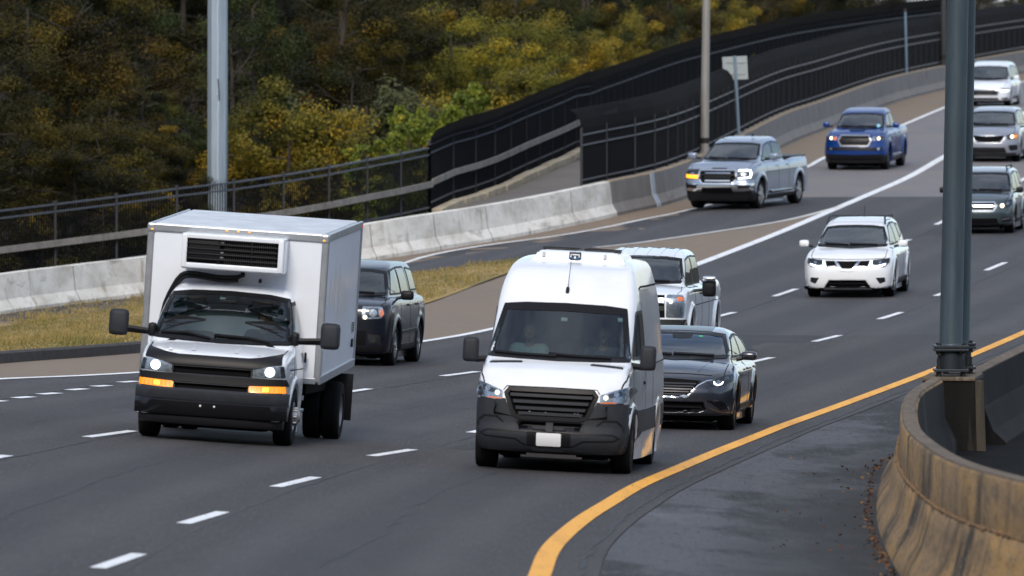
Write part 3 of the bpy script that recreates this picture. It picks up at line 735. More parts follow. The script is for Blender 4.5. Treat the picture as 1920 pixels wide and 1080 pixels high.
m_lp = mat('weathered_aluminium', (0.30, 0.29, 0.27), 0.55, 0.3, var=.25, vscale=2, stretch=(3, 3, .4))
def on_barrier(px):
    k = np.argmin(abs(960 + BAR[:, 0] / BAR[:, 1] * F - px)); p = BAR[k].copy(); p[2] += BAR_H; p[0] -= .08; return p
def light_pole(px, label, lean):
    p = on_barrier(px); root = empty('lamp_post', p, label, 'lamp post', 'lamp posts along the barrier')
    mb = MB(); mb.tube([(0, 0, .42), (lean * 2, 0, 2.4), (lean * 6, 0, 6.4), (lean * 9, 0, 9.4)], [.125, .118, .105, .095], 20); mb.build('shaft', m_lp, root, smooth=True)
    mb = MB(); mb.lathe([(0, 0), (.15, 0), (.15, .05), (.125, .06), (.12, .30), (0, .30)], 'z', n=20); mb.build('base', m_lp, root, smooth=True)
    mb = MB(); mb.lathe([(0, .28), (.132, .28), (.132, .44), (0, .44)], 'z', n=20); mb.build('band', m_bolt, root, smooth=True)
light_pole(1326, 'slim weathered grey lamp post on the barrier behind the silver pickup', .012)
m_lp = mat('dark_lamp_post', (.03, .03, .032), .6)
light_pole(1772, 'dark lamp post on the far barrier just left of the steel columns', .004)
p = on_barrier(1391)
root = empty('road_sign', p, 'square road sign seen from its blank grey back on a slanting post', 'sign')
ln = -.055
mb = MB(); mb.tube([(0, 0, 0), (ln * 2.45, 0, 2.45)], .046, 4); mb.build('post', mat('sign_post_steel', (0.26, 0.34, 0.42), .5, .4), root)
mb = MB(); mb.box((ln * 2.05 + .0, .075, 2.07), (.76, .012, .72), Matrix.Rotation(R(-3), 3, 'Y'), bev=.0)
for z in (1.9, 2.25): mb.box((ln * 2.05, .055, z), (.6, .03, .04))
mb.build('panel', mat('sign_back', (0.36, 0.40, 0.41), .5, .5, var=.15, vscale=3), root)
p = on_barrier(1704)
root = empty('sign_post', p, 'thin blue grey post on the barrier in front of the tall fence, far right', 'post')
mb = MB(); mb.tube([(0, 0, 0), (-.06, 0, 2.45)], .045, 6); mb.build('shaft', mat('post_blue_steel', (0.16, 0.24, 0.33), .5, .4), root)
mb = MB(); mb.box((-.06, .02, 2.5), (.14, .1, .14), bev=.02); mb.build('cap', m_bolt, root)

# ---------------------------------------------------------------- trees
def leaf_mesh(name, centers, radii, per, size, rng, mtl, tints, squash=.75, spread=1.0):
    """leaf-sized quads scattered through clumps; tint is stored per leaf"""
    n = len(centers) * per
    C = np.repeat(np.array(centers), per, 0); Rr = np.repeat(np.array(radii), per)
    d = rng.normal(0, 1, (n, 3)); d /= np.linalg.norm(d, axis=1)[:, None]
    r = rng.random(n) ** .45
    P = C + d * (r * Rr)[:, None] * np.array([1, 1, squash]) * spread
    nn = d + rng.normal(0, .55, (n, 3)) + np.array([0, 0, .25]); nn /= np.linalg.norm(nn, axis=1)[:, None]
    a = np.cross(nn, rng.normal(0, 1, (n, 3))); a /= np.linalg.norm(a, axis=1)[:, None]
    b = np.cross(nn, a); b /= np.linalg.norm(b, axis=1)[:, None]
    s = size * rng.uniform(.6, 1.35, n)[:, None]
    a *= s * .5; b *= s * .32
    V = np.stack([P - a, P + b - a * .1, P + a, P - b - a * .1], 1).reshape(-1, 3)
    Q = np.arange(n * 4).reshape(n, 4)
    o = mesh_obj(name, V, Q, mtl)
    t = np.repeat(np.array(tints), per) + rng.normal(0, .07, n)
    at = o.data.attributes.new('tint', 'FLOAT', 'FACE'); at.data.foreach_set('value', np.clip(t, 0, 1).astype(np.float32))
    return o
def leaf_mat(name, ramp):
    m, nt, p = _nodes(name); N, L = nt.nodes, nt.links
    at = N.new('ShaderNodeAttribute'); at.attribute_name = 'tint'
    rp = N.new('ShaderNodeValToRGB')
    while len(rp.color_ramp.elements) < len(ramp): rp.color_ramp.elements.new(.5)
    for e, (pos, c) in zip(rp.color_ramp.elements, ramp): e.position = pos; e.color = (*c, 1)
    L.new(at.outputs['Fac'], rp.inputs[0]); L.new(rp.outputs[0], p.inputs['Base Color'])
    p.inputs['Roughness'].default_value = .6; p.inputs['Specular IOR Level'].default_value = .25
    tr = N.new('ShaderNodeBsdfTranslucent'); L.new(rp.outputs[0], tr.inputs[0])
    mx = N.new('ShaderNodeMixShader'); mx.inputs[0].default_value = .3
    L.new(p.outputs[0], mx.inputs[1]); L.new(tr.outputs[0], mx.inputs[2]); L.new(mx.outputs[0], N['Material Output'].inputs[0])
    return m
LM = {
 'olive': leaf_mat('olive_leaves', [(0, (.008, .009, .003)), (.4, (.040, .036, .006)), (.75, (.105, .082, .010)), (1, (.28, .165, .014))]),
 'rust': leaf_mat('rust_leaves', [(0, (.014, .012, .004)), (.4, (.052, .040, .006)), (.75, (.14, .088, .010)), (1, (.34, .18, .012))]),
 'yellow': leaf_mat('yellow_leaves', [(0, (.055, .058, .012)), (.4, (.20, .165, .020)), (.75, (.40, .26, .022)), (1, (.60, .33, .025))]),
 'green': leaf_mat('green_leaves', [(0, (.010, .017, .006)), (.45, (.032, .046, .010)), (.8, (.065, .075, .014)), (1, (.13, .115, .018))]),
 'lime': leaf_mat('lime_leaves', [(0, (.06, .085, .014)), (.5, (.15, .19, .025)), (.85, (.24, .25, .03)), (1, (.33, .27, .03))]),
 'grey': leaf_mat('grey_green_leaves', [(0, (.030, .036, .018)), (.5, (.075, .085, .035)), (1, (.13, .13, .05))]),
 'yelgreen': leaf_mat('yellow_green_leaves', [(0, (.045, .052, .010)), (.4, (.17, .165, .020)), (.75, (.31, .26, .025)), (1, (.50, .34, .03))]),
 'dark': leaf_mat('dark_leaves', [(0, (.010, .012, .006)), (.5, (.024, .024, .009)), (1, (.055, .042, .012))]),
}
m_bark = mat('bark', (0.055, 0.045, 0.038), .95, var=.5, vscale=5, bump=.6, bscale=15, stretch=(1, 1, .3))
def make_tree(seed, h, rad, lmat, nclump, per, leaf, base=.15, tint=.45):
    """tapered trunk with limbs, crown of many leaf clumps with gaps between them"""
    rng = np.random.default_rng(seed)
    root = empty('autumn_tree')
    tb = MB()
    lean = rng.normal(0, .04, 2)
    tp = lambda z: Vector((lean[0] * z + .08 * math.sin(z * 1.3 + seed), lean[1] * z + .08 * math.cos(z * 1.1 + seed), z))
    hs = np.linspace(-.3, h * .9, 9); r0 = .035 + h * .0125
    tb.tube([tp(z) for z in hs], [r0 * (1.15 - z / h) for z in hs], 8)
    cs, rs, ts = [], [], []
    nl = max(9, int(h * 2.2))
    ends = []
    for k in range(nl):
        z = h * (base + (.92 - base) * (k + rng.random() * .6) / nl); a = k * 2.4 + rng.normal(0, .4)
        ext = rad * (0.55 + .5 * rng.random()) * math.sqrt(max(.12, 1 - ((z / h - .42) / .62) ** 2))
        p0 = tp(z); e = p0 + Vector((math.cos(a) * ext, math.sin(a) * ext, ext * rng.uniform(.1, .65)))
        mid = (p0 + e) / 2 + Vector((0, 0, -.08 * ext))
        tb.tube([p0, mid, e], [r0 * .45 * (1.1 - z / h), r0 * .28 * (1.1 - z / h) + .006, .008], 5, caps=False)
        ends.append((p0, mid, e))
        for j in range(2):
            f_ = mid.lerp(e, rng.random()); g = f_ + Vector(rng.normal(0, .33 * ext, 3)); tb.tube([f_, (f_ + g) / 2 + Vector((0, 0, .04)), g], [.016, .010, .005], 4, caps=False); ends.append((f_, f_.lerp(g, .5), g))
    for i in range(nclump):
        p0, mid, e = ends[rng.integers(len(ends))]
        c = mid.lerp(e, rng.random() ** .7 * 1.05) + Vector(rng.normal(0, .16 * rad, 3))
        if c.z < .15: c.z = .15 + rng.random() * .5
        cs.append(c[:]); rs.append(rng.uniform(.13, .31) * rad); ts.append(np.clip(tint + rng.normal(0, .24), 0, 1))
    tb.build('trunk', m_bark, root, smooth=True)
    leaf_mesh('crown', cs, rs, per, leaf, rng, lmat, ts).parent = root
    return root
def copy_tree(o, parent=None):
    c = o.copy(); COL.objects.link(c); c.parent = parent
    for ch in list(o.children): copy_tree(ch, c)
    return c
KIND = {  # proto: seed, height, radius, leaves, clumps, leaves per clump, leaf size, first limb, tint
 'olive': (1, 9.0, 2.6, 'olive', 95, 430, .08, .06, .42), 'rust': (2, 8.5, 2.4, 'rust', 85, 420, .08, .08, .34),
 'yellow': (3, 6.0, 2.1, 'yellow', 80, 420, .075, .05, .42), 'green': (4, 8.0, 2.4, 'green', 95, 430, .08, .05, .45),
 'dark': (5, 9.5, 2.8, 'dark', 95, 360, .09, .05, .40), 'lime': (6, 2.6, .75, 'lime', 70, 70, .10, .10, .5),
 'grey': (7, 3.4, 1.5, 'grey', 130, 95, .10, .05, .5), 'shrub': (8, 3.0, 1.5, 'yellow', 70, 330, .07, .04, .30),
 'bare': (9, 8.0, 2.2, 'dark', 60, 60, .10, .10, .6), 'crownyel': (10, 7.0, 2.5, 'yelgreen', 100, 440, .075, .05, .42), 'brown': (11, 8.5, 2.5, 'olive', 85, 400, .08, .05, .28)}
KLAB = {'olive': 'olive autumn tree in the dense wood behind the fences', 'rust': 'rust coloured autumn tree in the dense wood behind the fences', 'yellow': 'golden yellow tree in the wood behind the tall fence', 'green': 'dark green leafy tree in the wood behind the fences', 'dark': 'dim dark leaved tree deep in the wood', 'lime': 'bright lime green sapling just behind the fence where it steps up', 'grey': 'grey green bush behind the picket fence', 'shrub': 'yellow green bush close behind the picket fence', 'bare': 'nearly bare dark tree among the autumn wood', 'crownyel': 'broad yellow green tree above the tall fence', 'brown': 'dull olive brown tree in the dense wood behind the fences'}
PROTO = {}
def tree(kind, px, Y, scale=1.0, label=None, rz=None, squash=1.0, top=None):
    X = (px - 960) / F * Y
    z = float(zterr(X, Y)) - .1
    if kind not in PROTO:
        PROTO[kind] = make_tree(KIND[kind][0], *KIND[kind][1:3], LM[KIND[kind][3]], *KIND[kind][4:]); o = PROTO[kind]
    else: o = copy_tree(PROTO[kind])
    h = KIND[kind][1]
    if top is not None:                      # crown top wanted at this photo row
        scale = max(.3, (CZ - top / F * Y - z) / h)
    o.location = (X, Y, z); o.rotation_euler = (0, 0, rz if rz is not None else random.random() * 6.28)
    o.scale = (scale * squash, scale * squash, scale)
    tag(o, label or KLAB[kind], 'bush' if kind in ('grey', 'shrub') else 'sapling' if kind == 'lime' else 'tree', 'trees of the wood behind the fences, ' + kind + ' kind')
    return o
# floor of the pit between the median walls, its shade painted into the colour
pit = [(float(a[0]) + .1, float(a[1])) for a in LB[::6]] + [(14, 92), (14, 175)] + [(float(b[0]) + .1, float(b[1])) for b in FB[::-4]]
surface('median_floor', pit, mat('shaded_floor', (.010, .010, .011), .95, spec=.05, var=.6, vscale=2), zf=zroad, dz=.03)
# front row by photo column, distance, photo row of the top
for k, px, Y, top, sq in [
    ('shrub', 520, 266, 190, 1.0), ('grey', 690, 272, 170, 1.0), ('shrub', 600, 268, 240, 1.1), ('lime', 738, 260, 225, 1.0), ('lime', 775, 262, 200, .8), ('lime', 690, 259, 265, 1.0),
    ('lime', 848, 272, 160, .8), ('lime', 812, 266, 205, .7), ('shrub', 905, 280, 170, 1.1), ('shrub', 470, 268, 250, 1.0), ('grey', 760, 275, 215, 1.0),
    ('rust', 120, 262, -60, 1.0), ('olive', 205, 258, 190, 1.5), ('olive', 40, 260, -40, 1.0), ('brown', 280, 266, 150, 1.3), ('green', 330, 268, 210, 1.3), ('rust', 225, 270, 60, 1.1),
    ('olive', 130, 254, 240, 1.6), ('olive', 60, 256, 290, 1.6), ('brown', -20, 255, 100, 1.1), ('dark', 10, 268, -120, 1.0), ('olive', 300, 262, 280, 1.6), ('dark', 365, 272, 250, 1.6), ('dark', 180, 254, 320, 1.8), ('shrub', 215, 258, 310, 1.0),
    ('green', 480, 280, -30, 1.0), ('rust', 540, 284, 30, .9), ('brown', 620, 284, -60, 1.1), ('bare', 440, 275, 40, 1.0), ('bare', 650, 278, 120, 1.0), ('brown', 700, 288, 0, 1.1), ('olive', 760, 290, -40, 1.0), ('rust', 590, 290, 0, 1.0),
    ('crownyel', 860, 292, 25, 1.25), ('crownyel', 930, 300, 40, 1.2), ('yellow', 1010, 312, 60, 1.2), ('olive', 960, 318, -60, 1.0), ('yellow', 1075, 318, 90, 1.1), ('green', 1050, 325, 10, 1.0), ('crownyel', 1020, 308, 110, 1.2),
    ('yellow', 1150, 330, 60, 1.1), ('olive', 1110, 336, -40, 1.0), ('yellow', 1210, 338, 40, 1.1), ('rust', 1260, 346, -30, 1.0), ('yellow', 1300, 350, 20, 1.1), ('green', 1235, 352, 0, 1.0), ('yellow', 1365, 362, 30, 1.0), ('rust', 1420, 375, -30, 1.0), ('dark', 1340, 372, -60, 1.0), ('olive', 1480, 392, -40, 1.0), ('dark', 1550, 408, -60, 1.0), ('bare', 1400, 380, -40, 1.0), ('dark', 1640, 430, -70, 1.0), ('dark', 1740, 450, -80, 1.0), ('dark', 1830, 480, -90, 1.2), ('olive', 1900, 500, -90, 1.2), ('dark', 1965, 520, -90, 1.2)]:
    tree(k, px, Y, top=top, squash=sq)
# the rows behind close the wood
for r_, (dY, kinds) in enumerate([(300, ['dark', 'olive', 'brown', 'green']), (318, ['dark', 'brown', 'dark', 'olive']), (340, ['dark', 'dark', 'brown'])]):
    n = 18
    for i in range(n):
        px = -480 + i * 120 + random.uniform(-35, 35) + r_ * 40
        Y = dY + max(0, px - 500) * .11 + random.uniform(-5, 5)
        tree(kinds[(i * 7 + r_) % len(kinds)], px, Y, top=-random.uniform(60, 200), squash=1.15)

# grass blades on the verge, fallen leaves on the shoulder
def inside(poly, x, y):
    P = np.array(poly); x0, y0 = P[:, 0], P[:, 1]; x1, y1 = np.roll(x0, -1), np.roll(y0, -1)
    c = np.zeros(len(x), bool)
    for a, b, d, e in zip(x0, y0, x1, y1):
        if b == e: continue
        c ^= ((b > y) != (e > y)) & (x < (d - a) * (y - b) / (e - b) + a)
    return c
gp = np.array(GRASS); N0 = 150000
gx_ = RNG.uniform(-16, 1, N0); gy_ = RNG.uniform(gp[:, 1].min(), gp[:, 1].max(), N0)
k = inside(GRASS, gx_, gy_); gx_, gy_ = gx_[k][:70000], gy_[k][:70000]
gz_ = zland(gx_, gy_) + .045
n = len(gx_); a = RNG.uniform(0, 6.28, n); hh = RNG.uniform(.015, .06, n) * (.6 + .9 * (np.sin(gx_ * 3.1 + 2 * np.sin(gy_ * .5)) * np.sin(gy_ * .9 + gx_) > .3)) * (1 + .9 * (np.sin(gx_ * 1.7 + gy_ * .23) * np.sin(gy_ * .31 - gx_ * .6) > .35))
w = .016
V = np.stack([np.c_[gx_ - w * np.cos(a), gy_ - w * np.sin(a), gz_], np.c_[gx_ + w * np.cos(a), gy_ + w * np.sin(a), gz_], np.c_[gx_ + RNG.normal(0, .02, n), gy_ + RNG.normal(0, .02, n), gz_ + hh]], 1).reshape(-1, 3)
o = mesh_obj('grass', V, np.arange(3 * n).reshape(n, 3), leaf_mat('dry_grass', [(0, (.13, .14, .035)), (.4, (.27, .205, .07)), (1, (.44, .33, .14))]))
at = o.data.attributes.new('tint', 'FLOAT', 'FACE'); at.data.foreach_set('value', np.clip(.5 + .28 * np.sin(gx_ * .8 + 1) * np.sin(gy_ * .21) + RNG.normal(0, .22, n), 0, 1).astype(np.float32))
tag(o, 'short dry yellow grass on the verge between road and ramp', 'grass', kind='stuff')
# leaf litter against the curved barrier
L2 = []
jj = LB; T = np.gradient(jj[:, :2], axis=0); T /= np.linalg.norm(T, axis=1)[:, None]
for _ in range(800):
    i = RNG.integers(8, len(jj) - 10); d = .30 + .12 * LH[i] + abs(RNG.normal(0, .05)) + (RNG.random() ** 12) * 1.2
    L2.append((jj[i, 0] + T[i, 1] * d, jj[i, 1] - T[i, 0] * d))
for _ in range(14): L2.append((RNG.uniform(2.0, 4.6), RNG.uniform(90, 132)))
L2 = np.array(L2); n = len(L2); z = zland(L2[:, 0], L2[:, 1]) + .02
a = RNG.normal(0, 1, (n, 3)); a[:, 2] *= .35; a /= np.linalg.norm(a, axis=1)[:, None]; b = np.cross(a, RNG.normal(0, 1, (n, 3)) + [0, 0, 2.5]); b /= np.linalg.norm(b, axis=1)[:, None]
s = RNG.uniform(.03, .075, n)[:, None]; C3 = np.c_[L2, z + .015]
V = np.stack([C3 - a * s * .5, C3 + b * s * .3, C3 + a * s * .5, C3 - b * s * .3], 1).reshape(-1, 3)
o = mesh_obj('leaf_litter', V, np.arange(4 * n).reshape(n, 4), leaf_mat('fallen_leaves', [(0, (.03, .02, .015)), (.6, (.12, .05, .025)), (1, (.33, .17, .06))]))
at = o.data.attributes.new('tint', 'FLOAT', 'FACE'); at.data.foreach_set('value', RNG.random(n).astype(np.float32))
tag(o, 'dead brown leaves and grit gathered along the foot of the curved barrier', 'leaves', kind='stuff')
# ---------------------------------------------------------------- vehicles: placing
def heading(px, py, lane=None):
    X, Y = unproj(px, py, zroad)
    return float((XA(Y + 3) - XA(Y - 3)) / 6)
def place_matrix(px, py, wb, hd=None, zf=zroad):
    """front axle centre under photo pixel (px,py), +x of the vehicle pointing along its travel"""
    X, Y = unproj(px, py, zf)
    h = heading(px, py) if hd is None else hd
    th = math.atan(h)
    f2 = Vector((-math.sin(th), -math.cos(th)))
    p0 = Vector((X, Y, float(zf(X, Y))))
    q = (X - f2.x * wb, Y - f2.y * wb)
    p1 = Vector((q[0], q[1], float(zf(*q))))
    fw = (p0 - p1).normalized()
    l2 = Vector((-f2.y, f2.x))
    a, b = (X + l2.x * .8, Y + l2.y * .8), (X - l2.x * .8, Y - l2.y * .8)
    lf = Vector((a[0] - b[0], a[1] - b[1], float(zf(*a)) - float(zf(*b)))).normalized()
    up = fw.cross(lf).normalized(); lf = up.cross(fw)
    M = Matrix((fw, lf, up)).transposed().to_4x4(); M.translation = p0 + Vector((0, 0, .008))
    return M
PLACE = {
 'truck': place_matrix(405, 827, 3.7), 'van': place_matrix(1038, 882, 3.66), 'sedan': place_matrix(1262, 803, 2.83), 'blacksuv': place_matrix(638, 683, 2.775),
 'whitepickup': place_matrix(1194, 667, 3.96), 'whitecrossover': place_matrix(1597, 556, 2.7), 'silverpickup': place_matrix(1364, 390.5, 3.65, .33),
 'bluepickup': place_matrix(1610, 318, 3.24, .185), 'greensuv': place_matrix(1838, 437, 2.64), 'silversuv': place_matrix(1858, 303, 2.7), 'whitesuv': place_matrix(1850, 199, 2.69)}
def local_at(M, px, py, x):
    """vehicle coordinates (y,z) of the sight line through a pixel where it crosses the plane x"""
    I = M.inverted(); o = I @ Vector((0, 0, CZ)); d = I.to_3x3() @ Vector(((px - 960) / F, 1, -py / F))
    t = (x - o.x) / d.x; p = o + d * t
    return p.y, p.z
# ---------------------------------------------------------------- vehicles: shaping tools
def smin(a, b, k):
    h = np.maximum(k - np.abs(a - b), 0) / k
    return np.minimum(a, b) - h * h * k * .25
def smax(a, b, k): return -smin(-a, -b, k)
def tab(pts, sm=2):
    P = np.array(sorted(pts), float)
    for _ in range(sm):
        if len(P) < 3: break
        Q = [P[0]]
        for a, b in zip(P[:-1], P[1:]): Q += [a * .75 + b * .25, a * .25 + b * .75]
        Q.append(P[-1]); P = np.array(Q)
    return lambda t: np.interp(t, P[:, 0], P[:, 1])
def polydist(poly):
    """signed distance-like function of a convex outline"""
    P = np.array(poly, float); A = np.sum(P[:, 0] * np.roll(P[:, 1], -1) - np.roll(P[:, 0], -1) * P[:, 1])
    if A < 0: P = P[::-1]
    E = np.roll(P, -1, 0) - P; L = np.linalg.norm(E, axis=1); P, E = P[L > 1e-6], (E / np.maximum(L, 1e-9)[:, None])[L > 1e-6]
    def f(a, b):
        d = None
        for (px, py), (ex, ey) in zip(P, E):
            t = (a - px) * ey - (b - py) * ex
            d = t if d is None else np.maximum(d, t)
        return d
    return f
def rpoly(pts, r=.02, n=3):
    """outline with rounded corners"""
    P = [Vector(p) for p in pts]; out = []
    for i, p in enumerate(P):
        a, b = P[i - 1] - p, P[(i + 1) % len(P)] - p
        q = min(r, a.length * .45, b.length * .45)
        s, e = p + a.normalized() * q, p + b.normalized() * q
        for k in range(n + 1):
            t = k / n; out.append(tuple(s * (1 - t) ** 2 + p * 2 * t * (1 - t) + e * t * t))
    return out
def mir(half):
    """closed outline symmetric about the centre line from its +y half (top centre to bottom centre)"""
    return [(a, b) for a, b in half] + [(-a, b) for a, b in half[::-1]]
def resample(poly, step):
    P = [Vector(p) for p in poly]; out = []
    for i, p in enumerate(P):
        q = P[(i + 1) % len(P)]; L = (q - p).length
        if L < 1e-5: continue
        k = max(1, int(L / step))
        for t in range(k): out.append(tuple(p.lerp(q, t / k)))
    return out
def inset(poly, d):
    P = np.array(poly, float); A = np.sum(P[:, 0] * np.roll(P[:, 1], -1) - np.roll(P[:, 0], -1) * P[:, 1])
    T = np.roll(P, -1, 0) - np.roll(P, 1, 0); T /= np.linalg.norm(T, axis=1)[:, None] + 1e-9
    Nn = np.c_[-T[:, 1], T[:, 0]] * (1 if A > 0 else -1)
    return [tuple(q) for q in P + Nn * d]
def pin(poly, a, b):
    return inside(poly, a, b)
def inside(poly, x, y):
    P = np.array(poly); x0, y0 = P[:, 0], P[:, 1]; x1, y1 = np.roll(x0, -1), np.roll(y0, -1)
    c = np.zeros(len(x), bool)
    for a, b, d, e in zip(x0, y0, x1, y1):
        if b == e: continue
        c ^= ((b > y) != (e > y)) & (x < (d - a) * (y - b) / (e - b) + a)
    return c
def surface_nets(f, lo, hi, h):
    """surface of f = 0 as quads (naive surface nets)"""
    ax = [np.arange(l, u + h, h) for l, u in zip(lo, hi)]
    G = np.meshgrid(*ax, indexing='ij')
    v = f(*G).astype(np.float32)
    s = v < 0
    n = [len(a) for a in ax]
    acc = np.zeros((n[0] - 1, n[1] - 1, n[2] - 1, 3), np.float32); cnt = np.zeros(acc.shape[:3], np.float32)
    sl = lambda o, k: slice(o, n[k] - 1 + o)
    for axis in range(3):
        for o1 in (0, 1):
            for o2 in (0, 1):
                off = [0, 0, 0]; oth = [k for k in range(3) if k != axis]; off[oth[0]] = o1; off[oth[1]] = o2
                off2 = list(off); off2[axis] = 1
                a = v[tuple(sl(off[k], k) for k in range(3))]; b = v[tuple(sl(off2[k], k) for k in range(3))]
                m = (a < 0) != (b < 0)
                t = np.where(m, a / np.where(m, a - b, 1), 0)
                for k in range(3):
                    acc[..., k] += np.where(m, t if k == axis else off[k], 0)
                cnt += m
    act = cnt > 0
    ids = np.full(act.shape, -1, np.int64); ids[act] = np.arange(act.sum())
    base = np.argwhere(act).astype(np.float32)
    V = (base + acc[act] / cnt[act][:, None]) * h + np.array([a[0] for a in ax], np.float32)
    Q = []
    for axis in range(3):
        a = s.take(range(0, n[axis] - 1), axis); b = s.take(range(1, n[axis]), axis)
        m = a != b
        I = np.argwhere(m)
        o1, o2 = [k for k in range(3) if k != axis]
        ok = (I[:, o1] > 0) & (I[:, o2] > 0) & (I[:, o1] < n[o1] - 1) & (I[:, o2] < n[o2] - 1)
        I = I[ok]
        def cid(d1, d2):
            J = I.copy(); J[:, o1] -= d1; J[:, o2] -= d2
            return ids[J[:, 0], J[:, 1], J[:, 2]]
        q = np.stack([cid(1, 1), cid(0, 1), cid(0, 0), cid(1, 0)], 1)
        inward = a[tuple(I.T)]
        flip = inward if axis != 1 else ~inward
        q[~flip] = q[~flip][:, ::-1]
        Q.append(q)
    Q = np.concatenate(Q)
    C = V[Q].mean(1); nn = np.cross(V[Q[:, 1]] - V[Q[:, 0]], V[Q[:, 2]] - V[Q[:, 0]])
    g, _ = grad(f, C, h * .5)
    fl = (nn * g).sum(1) < 0
    Q[fl] = Q[fl][:, ::-1]
    return V, Q
def grad(f, P, e=.004):
    g = np.stack([f(P[:, 0] + e, P[:, 1], P[:, 2]) - f(P[:, 0] - e, P[:, 1], P[:, 2]),
                  f(P[:, 0], P[:, 1] + e, P[:, 2]) - f(P[:, 0], P[:, 1] - e, P[:, 2]),
                  f(P[:, 0], P[:, 1], P[:, 2] + e) - f(P[:, 0], P[:, 1], P[:, 2] - e)], 1) / (2 * e)
    L = np.linalg.norm(g, axis=1)[:, None] + 1e-6
    return g / L, L[:, 0]

